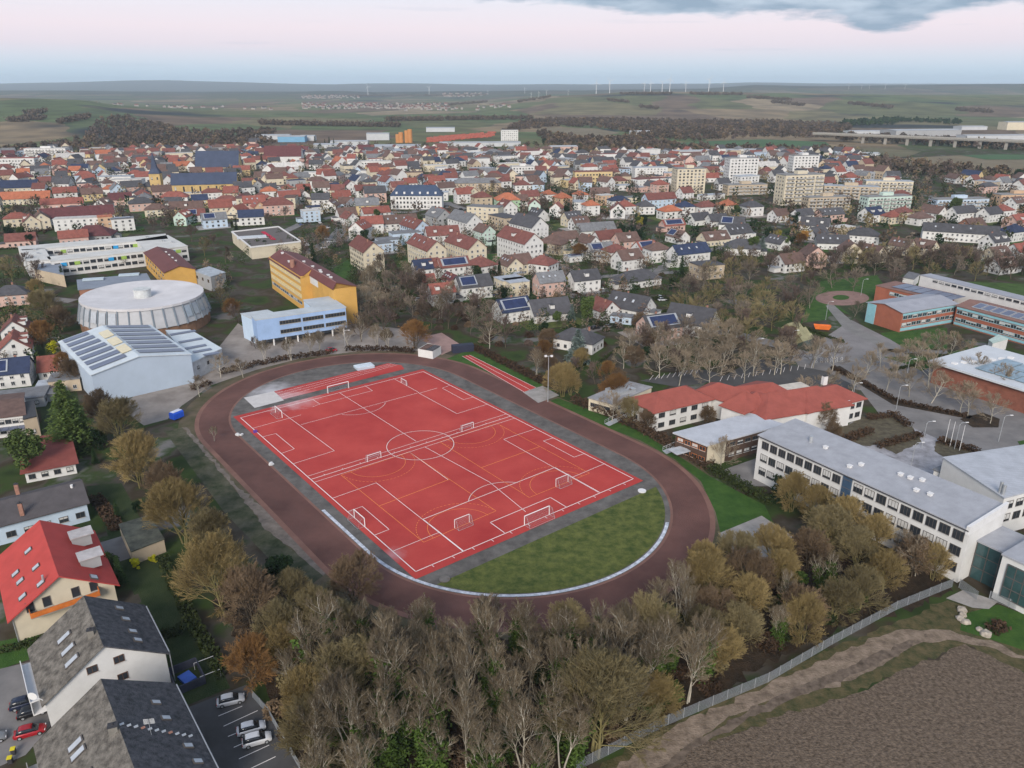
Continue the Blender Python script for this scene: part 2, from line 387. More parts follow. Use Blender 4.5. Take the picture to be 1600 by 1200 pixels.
# pitch frame
C0 = np.array([-25.03, 189.59]); UL = np.array([-.6195, .7850]); UV = np.array([.7850, .6195])
def U(u, v): return C0 + u * UL + v * UV
def stadium(R, s0, s1, v0=1.2, n=40):
    pts = []
    for k in range(n + 1):
        a = -pi / 2 + pi * k / n; pts.append(U(s1 + R * cos(a), v0 + R * sin(a)))
    for k in range(n + 1):
        a = pi / 2 + pi * k / n; pts.append(U(s0 + R * cos(a), v0 + R * sin(a)))
    return pts
def ring(name, Ro, Ri, z, m, s=38.0):
    a = stadium(Ro, -s, s); b = stadium(Ri, -s, s); mb = MB(); n = len(a)
    mb.add([(p[0], p[1], z) for p in a] + [(p[0], p[1], z) for p in b], [(i, (i + 1) % n, n + (i + 1) % n, n + i) for i in range(n)])
    return tag(mb.build(name, m, origin=(0, 0, 0)), kind='structure')
sheet('sports_ground', stadium(52, -38, 38), .02, mat('worn_verge', (.075, .080, .035), .95, .3, .12, (.14, .105, .075)), px=False)
ring('track_shoulder', 47.6, 45.5, .05, TRED)
ring('running_track', 46.4, 38.2, .07, TRACK)
ring('track_inner_shoulder', 38.4, 37.6, .06, TRED)
sheet('infield', stadium(37.7, -38, 38), .05, APRON, px=False)
near = [U(-38 - 36.4 * cos(a), 1.2 + 36.4 * sin(a)) for a in np.linspace(-1.13, 1.13, 40)]
near = [p for p in near if (p - C0) @ UL < -53.6]
sheet('infield_grass', near, .09, GRASS, px=False)
gut = MB(); aa = np.linspace(-1.57, .62, 60)
for a, b in zip(aa[:-1], aa[1:]):
    q = [U(-38 - r * cos(t_), 1.2 + r * sin(t_)) for r, t_ in ((36.7, a), (37.45, a), (37.45, b), (36.7, b))]
    gut.quad(*[(p[0], p[1], .10) for p in q])
q = [U(-15, -35.5), U(-15, -36.25), U(-38.2, -36.25), U(-38.2, -35.5)]
gut.quad(*[(p[0], p[1], .10) for p in q])
tag(gut.build('gutter_path', FROST, origin=(0, 0, 0)), kind='structure')
# tartan with a frosted corner (real rime lying on it)
t = REDT.node_tree; b = t.nodes['Principled BSDF']; src = b.inputs['Base Color'].links[0].from_socket
def stain(m, p, r, col, amt=.8, sq=(1, 1, 0)):
    t = m.node_tree; b = t.nodes['Principled BSDF']; src = b.inputs['Base Color'].links[0].from_socket
    g = [n for n in t.nodes if n.type == 'NEW_GEOMETRY'][0]
    sb = N(t, 'ShaderNodeVectorMath', operation='SUBTRACT'); L(t, g.outputs['Position'], sb.inputs[0]); sb.inputs[1].default_value = (p[0], p[1], 0)
    mu = N(t, 'ShaderNodeVectorMath', operation='MULTIPLY'); L(t, sb.outputs[0], mu.inputs[0]); mu.inputs[1].default_value = sq
    ln = N(t, 'ShaderNodeVectorMath', operation='LENGTH'); L(t, mu.outputs[0], ln.inputs[0])
    nz_ = N(t, 'ShaderNodeTexNoise'); nz_.inputs['Scale'].default_value = .35; nz_.inputs['Detail'].default_value = 7; L(t, g.outputs['Position'], nz_.inputs['Vector'])
    ad = N(t, 'ShaderNodeMath', operation='MULTIPLY_ADD'); L(t, nz_.outputs[0], ad.inputs[0]); ad.inputs[1].default_value = r * 1.3; L(t, ln.outputs['Value'], ad.inputs[2])
    mr = N(t, 'ShaderNodeMapRange'); mr.inputs[1].default_value = r * 1.75; mr.inputs[2].default_value = r * .7; mr.inputs[3].default_value = 0; mr.inputs[4].default_value = amt; L(t, ad.outputs[0], mr.inputs[0])
    mx = N(t, 'ShaderNodeMix', data_type='RGBA'); L(t, mr.outputs[0], mx.inputs[0]); L(t, src, mx.inputs[6]); mx.inputs[7].default_value = (*col, 1)
    L(t, mx.outputs[2], b.inputs['Base Color'])
stain(REDT, G(455, 625), 9, (.72, .66, .68), .55)
stain(APRON, G(425, 612), 9, (.62, .62, .66), .6)
stain(REDT, G(612, 868), 3, (.70, .60, .64), .3)
sheet('sports_pitch', [U(51.4, 33), U(51.4, -33.2), U(-51.4, -33.2), U(-51.4, 33)], .10, REDT, px=False)
sheet('jump_runway', [(627, 571), (632, 577), (440, 625), (428, 612), (606, 568)], .10, REDT)
sheet('sprint_lanes', [(722, 557), (734, 555), (838, 606), (818, 613)], .10, REDT)
# markings
lm = MB(); om = MB()
def ln(mb, a, b, w=.13, z=.13):
    a = np.array(a); b = np.array(b); d = (b - a) / np.linalg.norm(b - a); n = np.array([-d[1], d[0]]) * w / 2; a = a - d * w / 2; b = b + d * w / 2
    mb.quad(*[(p[0], p[1], z) for p in (a - n, b - n, b + n, a + n)])
def lp(mb, *pts, w=.13):
    q = [G(*p) for p in pts]
    for a, b in zip(q[:-1], q[1:]): ln(mb, a, b, w)
def arc(mb, c, r, a0, a1, n=40, w=.13, dash=False):
    th = np.linspace(a0, a1, n + 1)
    for i in range(n):
        if dash and i % 2: continue
        ln(mb, c + r * (cos(th[i]) * UL + sin(th[i]) * UV), c + r * (cos(th[i + 1]) * UL + sin(th[i + 1]) * UV), w)
HLn, HWn = 49.2, 31.8
for a, b in (((HLn, -HWn), (HLn, HWn)), ((HLn, HWn), (-HLn, HWn)), ((-HLn, HWn), (-HLn, -HWn)), ((-HLn, -HWn), (HLn, -HWn)), ((.5, -HWn), (.5, HWn))): ln(lm, U(*a), U(*b), .19)
ln(lm, U(2.6, -HWn), U(2.6, HWn)); ln(lm, U(-1.4, -HWn), U(-1.4, HWn))
arc(lm, U(.5, .3), 9.15, 0, 2 * pi, 64, .18)
lp(lm, (724, 861.6), (661, 812), (867, 731), (937, 770), w=.17)
lp(lm, (788, 833), (766, 817), (860, 778), (885, 793), w=.17)
arc(lm, U(-38.2, .3), 9.15, -.93, .93, 30, .17)
lp(lm, (434, 640), (522.5, 705), (459, 725)); lp(lm, (471, 664), (655, 614), (615, 592))
arc(lm, U(38.2, .3), 9.15, pi - .93, pi + .93, 30)
lp(lm, (489, 636), (500, 632), (582, 611), (570, 603)); lp(lm, (489, 625), (500, 632))
lp(lm, (411, 683), (431, 678), (460, 702), (440, 709)); lp(lm, (394, 670), (470, 649))
lp(lm, (520, 779), (588, 755), (723, 862)); lp(lm, (544, 800), (566, 792), (608, 828), (585, 837)); lp(lm, (614, 862), (685, 833))
lp(lm, (945, 725), (895, 746)); lp(lm, (836, 671), (787, 687), (935, 770)); lp(lm, (864, 685), (849, 689.5), (897, 715), (914, 709))
lp(lm, (702, 603), (691, 607), (724, 625), (739, 621)); lp(lm, (762, 632), (714, 647), (655, 615), (683, 607))
lp(lm, (664, 699), (765, 754), (821, 800)); lp(lm, (531, 614.5), (650, 690)); lp(lm, (640, 707), (700, 750))
for v in np.linspace(-28, 28, 12): ln(lm, U(-49.2, v), U(-50.1, v)); ln(lm, U(.5, v), U(1.1, v))
court = [((533, 743), (640, 707), (775, 799), (662, 848)), ((687, 691), (776, 662), (921, 740), (827, 778))]
for c in court:
    lp(om, *c, c[0], w=.12)
    g = [G(*p) for p in c]
    for e0, e1, sg in ((g[0], g[1], -1), (g[2], g[3], 1)):
        m_ = (e0 + e1) / 2
        a0, a1 = (pi / 2, 3 * pi / 2) if sg < 0 else (-pi / 2, pi / 2)
        arc(om, m_, 7.5, a0, a1, 30, .12); arc(om, m_, 10.0, a0 + .08, a1 - .08, 60, .11, True)
    ln(om, (g[0] + g[3]) / 2, (g[1] + g[2]) / 2, .15)
for k in range(1, 4):
    f = k / 4; a = G(627, 571) * (1 - f) + G(606, 568) * f
    f2 = G(440, 625) * (1 - f) + G(428, 612) * f; ln(lm, a, f2, .12)
for f in (0.03, .5, .97): ln(lm, G(722, 557) * (1 - f) + G(734, 555) * f, G(818, 613) * (1 - f) + G(838, 606) * f, .14)
tag(lm.build('pitch_lines', WLINE, origin=(0, 0, 0)), kind='structure')
tag(om.build('court_lines', OLINE, origin=(0, 0, 0)), kind='structure')
sheet('sand_pit', [(381, 622), (428, 612), (444, 626), (398, 638)], .13, mat('pale_sand', (.52, .50, .49), .95, .08, .5))
sheet('throwing_pad', [(817, 613), (848, 603), (874, 618), (841, 630)], .09, CONC)
# ---- surroundings
sheet('school_yard', [(190, 640), (215, 612), (300, 592), (340, 545), (372, 505), (400, 525), (545, 505), (640, 515), (700, 530), (690, 548), (560, 549), (470, 560), (400, 578), (330, 602), (284, 634), (262, 655), (225, 665)], .03, PAVE)
sheet('pink_yard', [(655, 528), (690, 520), (722, 540), (690, 555)], .05, PINKP)
sheet('lawn', [(850, 630), (872, 622), (960, 655), (1010, 680), (1110, 745), (1195, 790), (1215, 830), (1130, 850), (1118, 800), (1095, 752), (1055, 718), (1000, 688)], .03, LAWN)
sheet('lawn', [(692, 563), (735, 546), (870, 612), (828, 624)], .03, LAWN)
sheet('concrete_pad', [(1122, 834), (1190, 806), (1238, 838), (1228, 868), (1165, 885)], .06, CONC)
sheet('lawn', [(258, 675), (284, 668), (330, 720), (420, 830), (505, 900), (470, 925), (350, 800)], .03, mat('mossy_grass', (.035, .055, .018), .95, .4, .25, (.10, .095, .065), bump=.4))
sheet('gravel_path', [(284, 668), (292, 668), (375, 765), (520, 880), (505, 900), (420, 830), (330, 720)], .04, mat('damp_gravel', (.16, .135, .115), .95, .3, .5))
sheet('wood_floor', [(330, 930), (470, 900), (560, 965), (660, 990), (760, 1000), (900, 985), (1040, 925), (1120, 850), (1230, 845), (1330, 820), (1480, 905), (1490, 925), (1250, 1010), (1000, 1150), (900, 1215), (470, 1215), (420, 1090)], .035, MUD)
sheet('ploughed_field', [(1508, 1006), (1620, 1060), (1700, 1230), (960, 1230), (1020, 1190), (1330, 1085)], .04, SOIL)
sheet('grass_verge', [(1480, 938), (1500, 945), (1560, 960), (1640, 985), (1640, 1070), (1508, 1006), (1330, 1085), (1000, 1215), (915, 1215), (1000, 1155), (1250, 1035)], .03, mat('verge_grass', (.045, .064, .018), .95, .4, .55, (.125, .098, .050), bump=.5, bscale=3, detail=8))
sheet('dirt_road', [(940, 1215), (1060, 1130), (1200, 1070), (1330, 1010), (1400, 985), (1470, 984), (1540, 1000), (1620, 1034), (1620, 1042), (1540, 1010), (1480, 1000), (1430, 1008), (1380, 1040), (1300, 1075), (1200, 1095), (1130, 1128), (1010, 1215)], .05, DIRT)
sheet('wheel_rut', [(1010, 1215), (1080, 1160), (1150, 1122), (1220, 1085), (1330, 1040), (1420, 1000), (1440, 1004), (1340, 1052), (1230, 1096), (1160, 1130), (1095, 1165), (1035, 1215)], .06, mat('damp_dirt', (.095, .072, .054), .95, .35, .7, (.20, .155, .120), detail=9))
sheet('paved_path', [(1478, 935), (1505, 922), (1560, 940), (1545, 952), (1520, 950)], .06, CONC)
sheet('lawn', [(1505, 960), (1560, 945), (1640, 975), (1640, 1030), (1560, 1003), (1500, 985)], .045, LAWN)
sheet('parking_lot', [(262, 1118), (385, 1070), (415, 1100), (475, 1215), (320, 1215)], .04, DASPH)
sheet('driveway', [(-40, 1055), (64, 1030), (78, 1100), (92, 1120), (40, 1180), (-40, 1215)], .04, ASPH)
bays = MB()
for q in ((342, 1119, 378, 1104), (350, 1135, 402, 1111), (357, 1151, 384, 1140), (366, 1168, 400, 1153), (374, 1186, 420, 1165), (384, 1205, 430, 1183)): ln(bays, G(q[0], q[1]), G(q[2], q[3]), .12, .07)
for k in range(14): a = G(1125 + k * 11, 596 - k * 1.6); ln(bays, a, a + np.array([2.0, 4.6]), .14, .07)
for k in range(9): a = G(1015 + k * 9, 594 - k * 1.2); ln(bays, a, a + np.array([2.0, 4.6]), .14, .07)
tag(bays.build('bay_lines', WLINE, origin=(0, 0, 0)), kind='structure')
sheet('garden_lawn', [(205, 900), (262, 875), (330, 1010), (360, 1075), (285, 1105), (245, 1000)], .03, DLAWN)
sheet('garden_lawn', [(-40, 1010), (60, 990), (62, 1025), (-40, 1060)], .03, LAWN)
sheet('garden_lawn', [(135, 760), (190, 755), (270, 905), (210, 930)], .028, DLAWN)
sheet('garden_lawn', [(20, 570), (90, 560), (110, 590), (60, 640), (0, 650)], .03, DLAWN)
sheet('garden_lawn', [(60, 615), (120, 610), (135, 690), (110, 730), (70, 700)], .028, DLAWN)
sheet('stone_yard', [(150, 850), (190, 838), (210, 870), (165, 885)], .05, ASPH)
# right hand side: campus roads, lots, lawns
sheet('campus_road', [(1230, 545), (1310, 522), (1400, 545), (1480, 590), (1640, 650), (1640, 720), (1540, 712), (1450, 690), (1380, 655), (1345, 610), (1260, 590)], .03, ASPH)
sheet('parking_lot', [(1110, 600), (1180, 560), (1290, 580), (1340, 605), (1300, 612), (1200, 608)], .04, DASPH)
sheet('parking_lot', [(1000, 595), (1090, 575), (1150, 590), (1060, 605)], .035, DASPH)
sheet('plaza', [(1250, 560), (1262, 545), (1330, 500), (1390, 530), (1420, 548), (1330, 556)], .04, mat('worn_asphalt', (.20, .19, .19), .9, .18, .1))
sheet('path', [(1290, 478), (1300, 474), (1345, 515), (1420, 550), (1395, 552), (1320, 515)], .05, mat('grey_paving', (.19, .185, .18), .9, .15, .2))
sheet('path', [(1370, 545), (1480, 548), (1480, 553), (1370, 550)], .05, mat('grey_paving', (.2, .2, .2)))
sheet('round_plaza', [(1316 + 42 * cos(a), 466 + 11.5 * sin(a)) for a in np.linspace(0, 2 * pi, 32, endpoint=False)], .06, mat('brick_paving', (.23, .145, .125), .9, .2, .3))
sheet('round_bed', [(1314 + 13 * cos(a), 465 + 4 * sin(a)) for a in np.linspace(0, 2 * pi, 24, endpoint=False)], .09, LAWN)
sheet('lawn', [(1250, 505), (1280, 440), (1370, 430), (1385, 450), (1370, 480), (1345, 500), (1300, 480), (1300, 490), (1290, 500)], .03, LAWN)
sheet('lawn', [(1310, 478), (1370, 470), (1375, 500), (1350, 508)], .034, DLAWN)
sheet('lawn', [(1375, 520), (1480, 512), (1480, 545), (1395, 545)], .036, LAWN)
sheet('lawn', [(1380, 558), (1470, 556), (1480, 562), (1440, 580), (1420, 570)], .045, LAWN)
sheet('lawn', [(1450, 562), (1520, 540), (1540, 545), (1465, 572)], .05, LAWN)
sheet('lawn', [(1510, 440), (1640, 445), (1640, 470), (1560, 468)], .03, mat('field_grass', (.045, .085, .018), .95, .3, .2))
sheet('entrance_court', [(1290, 690), (1330, 660), (1395, 655), (1475, 690), (1470, 760), (1400, 760)], .035, mat('frosty_paving', (.25, .245, .26), .9, .3, .25, (.40, .40, .43)))
BED = mat('bed_soil', (.085, .070, .050), .95, .4, .6, (.13, .115, .075), detail=8)
sheet('planting_bed', [(1305, 675), (1350, 650), (1400, 648), (1420, 668), (1370, 695), (1330, 700)], .05, BED)
sheet('planting_bed', [(1360, 690), (1425, 665), (1440, 690), (1400, 710)], .06, BED)
sheet('planting_bed', [(1462, 690), (1480, 684), (1530, 705), (1480, 718), (1460, 705)], .06, BED)
sheet('traffic_island', [(1500, 655), (1535, 645), (1562, 655), (1560, 668), (1520, 668)], .12, MUD, thick=.12)
sheet('traffic_island', [(1300, 575), (1312, 572), (1400, 625), (1520, 650), (1515, 655), (1395, 632)], .12, MUD, thick=.12)
sheet('traffic_island', [(1590, 690), (1640, 682), (1640, 702), (1596, 700)], .12, LAWN, thick=.12)
sheet('service_yard', [(1128, 735), (1185, 715), (1200, 760), (1165, 760)], .05, ASPH)
sheet('gravel_lot', [(1225, 565), (1262, 530), (1300, 548), (1280, 560)], .045, CONC)
# town streets
def road(pts, w, m=ASPH, z=.04):
    P = [G(*p) for p in pts]; mb = MB()
    for a, b in zip(P[:-1], P[1:]):
        d = (b - a) / np.linalg.norm(b - a); n = np.array([-d[1], d[0]]) * w / 2; a2 = a - d * w * .3; b2 = b + d * w * .3
        mb.quad(*[(p[0], p[1], z) for p in (a2 - n, b2 - n, b2 + n, a2 + n)]); z += .004
    return tag(mb.build('road', m, origin=(0, 0, 0)), kind='structure')
road([(640, 332), (700, 318), (765, 340), (830, 385), (870, 415), (940, 450), (985, 470), (1040, 500), (1075, 515), (1140, 520), (1240, 545)], 7.5)
road([(620, 276), (606, 262), (598, 250)], 12)
road([(700, 318), (660, 290), (620, 276)], 8)
road([(870, 440), (940, 432), (1010, 428), (1060, 425)], 6)
road([(1010, 428), (1090, 395), (1190, 372), (1300, 380), (1420, 380)], 6)
road([(395, 385), (470, 350), (560, 330), (640, 332)], 7)
road([(480, 395), (520, 375), (540, 350)], 9, ASPH)
road([(238, 262), (246, 240)], 9); road([(1180, 330), (1110, 318), (1000, 300)], 6)
road([(1340, 355), (1250, 352), (1180, 345), (1100, 345)], 6)
road([(960, 505), (905, 520), (850, 530)], 6); road([(690, 430), (760, 420), (812, 408)], 6)
road([(0, 470), (60, 465), (110, 470)], 6)
for p in ([(610, 422), (640, 400), (690, 400), (640, 425)], [(675, 420), (690, 398), (720, 398), (755, 418)], [(745, 410), (755, 395), (800, 402), (790, 412)], [(520, 420), (545, 405), (560, 425), (530, 440)]):
    sheet('lawn', p, .03, LAWN)
# distant fields lying on the plain
def far_field(pts, m, z=.4):
    mb = MB(); P = [G(*p) for p in pts]; mb.add([(p[0], p[1], z + hgt(p[0], p[1])) for p in P], [tuple(range(len(P)))])
    a = sum(P[i][0] * P[(i + 1) % len(P)][1] - P[(i + 1) % len(P)][0] * P[i][1] for i in range(len(P)))
    if a < 0: mb.f = [list(reversed(f)) for f in mb.f]
    return tag(mb.build('field', m, origin=(0, 0, 0)), kind='structure')
TANF = mat('stubble', (.165, .135, .085), .95, .15, .02); GRNF = mat('winter_wheat', (.050, .105, .042), .95, .15, .02); OLF = mat('meadow', (.105, .110, .050), .95, .2, .02, (.15, .125, .075))
far_field([(838, 202), (870, 199), (930, 201), (970, 208), (935, 214), (905, 215), (870, 208)], TANF)
far_field([(1050, 224), (1100, 221), (1190, 218), (1290, 222), (1300, 230), (1200, 234), (1120, 231)], GRNF)
far_field([(1340, 236), (1360, 231), (1440, 237), (1420, 245), (1365, 247)], OLF)
far_field([(1365, 252), (1420, 247), (1500, 243), (1640, 244), (1640, 278), (1540, 272), (1440, 262)], TANF)
far_field([(1500, 243), (1560, 242), (1640, 243), (1640, 250), (1540, 250)], GRNF, .7)
# ================================================================ BUILDINGS
def wallm(name, col, var=.08): return mat('wall_' + name, col, .9, var, .25)
WALL = dict(w=wallm('white', (.62, .62, .61)), c=wallm('cream', (.58, .52, .40)), y=wallm('yellow', (.56, .44, .24)), p=wallm('pink', (.55, .38, .33)), b=wallm('pale_blue', (.45, .55, .66)),
            g=wallm('green', (.33, .48, .32)), o=wallm('apricot', (.52, .36, .24)), k=wallm('grey', (.33, .34, .35)), m=wallm('mint', (.48, .60, .54)), n=wallm('brick', (.30, .15, .10)), t=wallm('buff', (.46, .38, .28)))
WNAME = dict(w='white', c='cream', y='yellow', p='pink', b='pale blue', g='green', o='apricot', k='grey', m='mint', n='brick', t='buff')
def roofm(name, col, var=.22): return mat('roof_' + name, col, .85, var, .5, rand=.12)
ROOF = dict(r=roofm('red', (.235, .082, .064)), d=roofm('dark_red', (.165, .066, .056)), n=roofm('brown', (.125, .080, .068)), k=roofm('slate', (.070, .070, .078)), o=roofm('orange', (.36, .125, .068)),
            s=roofm('navy', (.030, .042, .085)), l=roofm('light_grey', (.33, .36, .40)), f=roofm('pale', (.46, .45, .43)), g=roofm('mid_grey', (.16, .165, .175)), m=roofm('maroon', (.115, .042, .045)), t=roofm('tan', (.24, .165, .12)))
RNAME = dict(r='red', d='dark red', n='brown', k='slate grey', o='bright orange', s='navy', l='light grey', f='pale', g='mid grey', m='maroon', t='tan')
GLASS = mat('window_glass', (.030, .036, .045), .12, .25, .4, spec=.6)
FRAME = mat('window_frame', (.55, .55, .55), .6, .05, 1)
DFRAME = mat('dark_window_frame', (.10, .09, .085), .6, .05, 1)
TRIM = mat('white_trim', (.66, .66, .66), .7, .05, 1)
METAL = mat('galvanised', (.42, .44, .46), .45, .1, 1, metal=.4)
DARK = mat('dark_metal', (.045, .045, .05), .6, .1, 1)
BRICK = mat('chimney_brick', (.30, .16, .12), .9, .25, 2)
SOLAR = mat('solar_cell', (.020, .030, .085), .15, .25, .4, spec=.6)
SOLARG = mat('solar_cell_grey', (.10, .12, .185), .3, .15, .3, spec=.5)
SKYL = mat('skylight_glass', (.40, .43, .47), .15, .1, 1, spec=.6)
WIN_CACHE = {}; wrnd = random.Random(2); BLIND = mat('blind_white', (.50, .50, .49), .8, .08, 1)
def win_mesh(w, h, fr=FRAME, bars=2, bl=0):
    key = (round(w, 2), round(h, 2), fr.name, bars, bl)
    if key in WIN_CACHE: return WIN_CACHE[key]
    mb = MB(); f = .09 if w > .9 else .07
    # local: x along wall, y outwards, z up; glass set back in its frame
    mb.box((0, .02, 0), (w, .05, h), 0, 1)
    for s in (-1, 1): mb.box((s * (w / 2 - f / 2), .05, 0), (f, .10, h), 0, 0); mb.box((0, .05, s * (h / 2 - f / 2)), (w - 2 * f, .10, f), 0, 0)
    for k in range(1, bars): mb.box((-w / 2 + w * k / bars, .047, 0), (f * .8, .08, h - 2 * f), 0, 0)
    mb.box((0, .09, -h / 2 - .05), (w + .16, .2, .07), 0, 2)
    if bl: mb.box((0, .049, h / 2 - f - bl * .17 * h), (w - 2 * f - .02, .012, bl * .34 * h), 0, 2)
    me = mb.mesh('window', [fr, GLASS, BLIND]); WIN_CACHE[key] = me; return me
def put_win(parent, p, az, z, w, h, fr=FRAME, bars=2, name='window', lift=0.0):
    """az = direction of the wall edge; outward normal is to its right"""
    a = rad(az); n = np.array([sin(a), -cos(a)])
    o = link(name, win_mesh(w, h, fr, bars, wrnd.choice((0, 0, 0, 1, 2)) if name == 'window' and bars <= 3 else 0), parent)
    o.location = (p[0] + n[0] * lift - parent.location[0], p[1] + n[1] * lift - parent.location[1], z - parent.location[2]); o.rotation_euler = (0, 0, a + pi); return o
def facade(parent, a, b, zs, n, w, h, t0=0.0, t1=1.0, fr=FRAME, bars=2, name='window', skip=()):
    a = np.array(a); b = np.array(b); d = b - a; az = math.degrees(math.atan2(d[1], d[0]))
    for z in zs:
        for i in range(n):
            if i in skip: continue
            t_ = t0 + (t1 - t0) * (i + .5) / n; put_win(parent, a + d * t_, az, z, w, h, fr, bars, name)
def ccw(P):
    P = [np.array(p, float) for p in P]; a = sum(P[i][0] * P[(i + 1) % len(P)][1] - P[(i + 1) % len(P)][0] * P[i][1] for i in range(len(P)))
    return P if a > 0 else P[::-1]
def rect(c, az, Ln, Wd):
    d = np.array([cos(rad(az)), sin(rad(az))]); n = np.array([-d[1], d[0]]); c = np.array(c)
    return [c - d * Ln / 2 - n * Wd / 2, c + d * Ln / 2 - n * Wd / 2, c + d * Ln / 2 + n * Wd / 2, c - d * Ln / 2 + n * Wd / 2]
def inset(P, k):
    c = sum(P) / len(P); return [p + (c - p) / np.linalg.norm(c - p) * k for p in P]
def gable_walls(mb, P, e, r, mi=0, z0=-.3):
    """P0P1 and P2P3 are the eaves; gables over P1P2 and P3P0"""
    mb.prism(P, z0, e, mi, top=False)
    for a, b in ((P[1], P[2]), (P[3], P[0])):
        m_ = (a + b) / 2; mb.tri((*a, e), (*b, e), (*m_, r), mi)
def gable_roof(mb, P, e, r, oh=.45, th=.22, mi=0, gi=0):
    P = [np.array(p) for p in P]; d = (P[1] - P[0]) / np.linalg.norm(P[1] - P[0]); n = (P[3] - P[0]); W_ = np.linalg.norm(n); n = n / W_
    sl = (r - e) / (W_ / 2); a0 = (P[0] + P[3]) / 2 - d * oh; a1 = (P[1] + P[2]) / 2 + d * oh; rr = r + .04
    for s, q0, q1 in ((-1, P[0], P[1]), (1, P[3], P[2])):
        b0 = q0 - d * oh + n * s * oh; b1 = q1 + d * oh + n * s * oh; ze = e - sl * oh + .04
        top = [(*a0, rr + th), (*a1, rr + th), (*b1, ze + th), (*b0, ze + th)]; bot = [(*a0, rr), (*a1, rr), (*b1, ze), (*b0, ze)]
        if s > 0: top = top[::-1]; bot = bot[::-1]
        mb.add(top + bot, [(3, 2, 1, 0), (4, 5, 6, 7), (0, 1, 5, 4), (1, 2, 6, 5), (2, 3, 7, 6), (3, 0, 4, 7)], mi)
def hip_roof(mb, P, e, r, oh=.5, th=.2, mi=0, k=.5):
    P = [np.array(p) for p in P]; d = (P[1] - P[0]); Ln = np.linalg.norm(d); d = d / Ln; n = P[3] - P[0]; W_ = np.linalg.norm(n); n = n / W_
    Q = [P[0] - d * oh - n * oh, P[1] + d * oh - n * oh, P[2] + d * oh + n * oh, P[3] - d * oh + n * oh]
    ins = min(Ln * .49, W_ * k); a = (P[0] + P[3]) / 2 + d * ins; b = (P[1] + P[2]) / 2 - d * ins
    vs = [(*q, e - .05) for q in Q] + [(*q, e + th) for q in Q] + [(*a, r), (*b, r)]
    mb.add(vs, [(0, 1, 5, 4), (1, 2, 6, 5), (2, 3, 7, 6), (3, 0, 4, 7), (4, 5, 9, 8), (5, 6, 9), (6, 7, 8, 9), (7, 4, 8), (3, 2, 1, 0)], mi)
def flat_roof(mb, P, z, oh=.15, th=.3, mi=0):
    Q = inset(P, -oh); mb.prism(Q, z, z + th, mi, bottom=True)
def on_slope(P, e, r, u, v, side=0):
    """point on a gable roof: u along the eave 0..1, v from eave 0 to ridge 1"""
    a, b = (P[0], P[1]) if side == 0 else (P[2], P[3]); m0, m1 = ((P[0] + P[3]) / 2, (P[1] + P[2]) / 2) if side == 0 else ((P[1] + P[2]) / 2, (P[0] + P[3]) / 2)
    q = (a * (1 - u) + b * u) * (1 - v) + (m0 * (1 - u) + m1 * u) * v
    return (q[0], q[1], e + (r - e) * v)
def slope_panel(parent, P, e, r, u0, u1, v0, v1, side=0, name='skylight', m=SKYL, th=.10, lift=.30, fr=DFRAME):
    c = [np.array(on_slope(P, e, r, u, v, side)) for u, v in ((u0, v0), (u1, v0), (u1, v1), (u0, v1))]
    n = np.cross(c[1] - c[0], c[3] - c[0]); n /= np.linalg.norm(n)
    if n[2] < 0: n = -n
    lo = [q + n * (lift - .1) for q in c]; hi = [q + n * (lift + th) for q in c]; mb = MB()
    ct = sum(hi) / 4; ins_ = [h + (ct - h) * .14 + n * .012 for h in hi]
    mb.add(lo + hi, [(4, 5, 6, 7), (0, 1, 5, 4), (1, 2, 6, 5), (2, 3, 7, 6), (3, 0, 4, 7)], 1); mb.add(ins_, [(0, 1, 2, 3)], 0)
    return mb.build(name, [m, fr], parent)
def chimney(parent, p, z0, h=1.3, s=.7, m=None, roofpart=None):
    mb = MB(); mb.box((p[0], p[1], z0 + h / 2 - .6), (s, s * .8, h + 1.2), 20, 0); mb.box((p[0], p[1], z0 + h + .06), (s + .16, s * .8 + .16, .12), 20, 1)
    mb.tube([(p[0], p[1], z0 + h + .1), (p[0], p[1], z0 + h + .4)], .13, 6, 1, True)
    return mb.build('chimney', [m or BRICK, DARK], parent)
def hero(name, label, cat, P, landmark_as=None, group=None):
    P = ccw(P); c = sum(P) / len(P); r_ = root(name, label, cat, (c[0], c[1], 0), group=group)
    if landmark_as: landmark(landmark_as, c)
    return r_, P
def pts(l, z): return [G(x, y, z) for x, y in l]
def vent(parent, p, z, s=.8, m=TRIM):
    mb = MB(); mb.box((p[0], p[1], z + s * .3), (s, s, s * .6), 30, 0); mb.box((p[0], p[1], z + s * .7), (s * 1.25, s * 1.25, s * .2), 30, 0); return mb.build('roof_vent', m, parent)

# ---- A: long white school block
P = [G(1186, 680, 12), G(1516, 829, 12), G(1570, 800, 12), G(1249, 662, 12)]
d = P[1] - P[0]; d /= np.linalg.norm(d); n = np.array([-d[1], d[0]]); P = [P[0], P[1], P[1] + n * 13.2, P[0] + n * 13.2]
r_, P = hero('school_block', 'long white three storey school block with rows of dark windows and grey sheet roof', 'school', P, 'long white school block')
az = math.degrees(math.atan2(d[1], d[0]))
SEAMG = seam('roof_seam_grey', (.33, .34, .37), az, .55, .86, width=.14)
mb = MB(); mb.prism(P, -.3, [12.0, 12.0, 13.0, 13.0], top=False); mb.build('wall', WALL['w'], r_)
mb = MB(); Q = [P[0] - n * .5 - d * .1, P[1] - n * .5 - d * .6, P[2] + n * .3 - d * .6, P[3] + n * .3 - d * .1]; mb.prism(Q, [11.95, 11.95, 13.0, 13.0], [12.25, 12.25, 13.3, 13.3], bottom=True); mb.build('roof', SEAMG, r_)
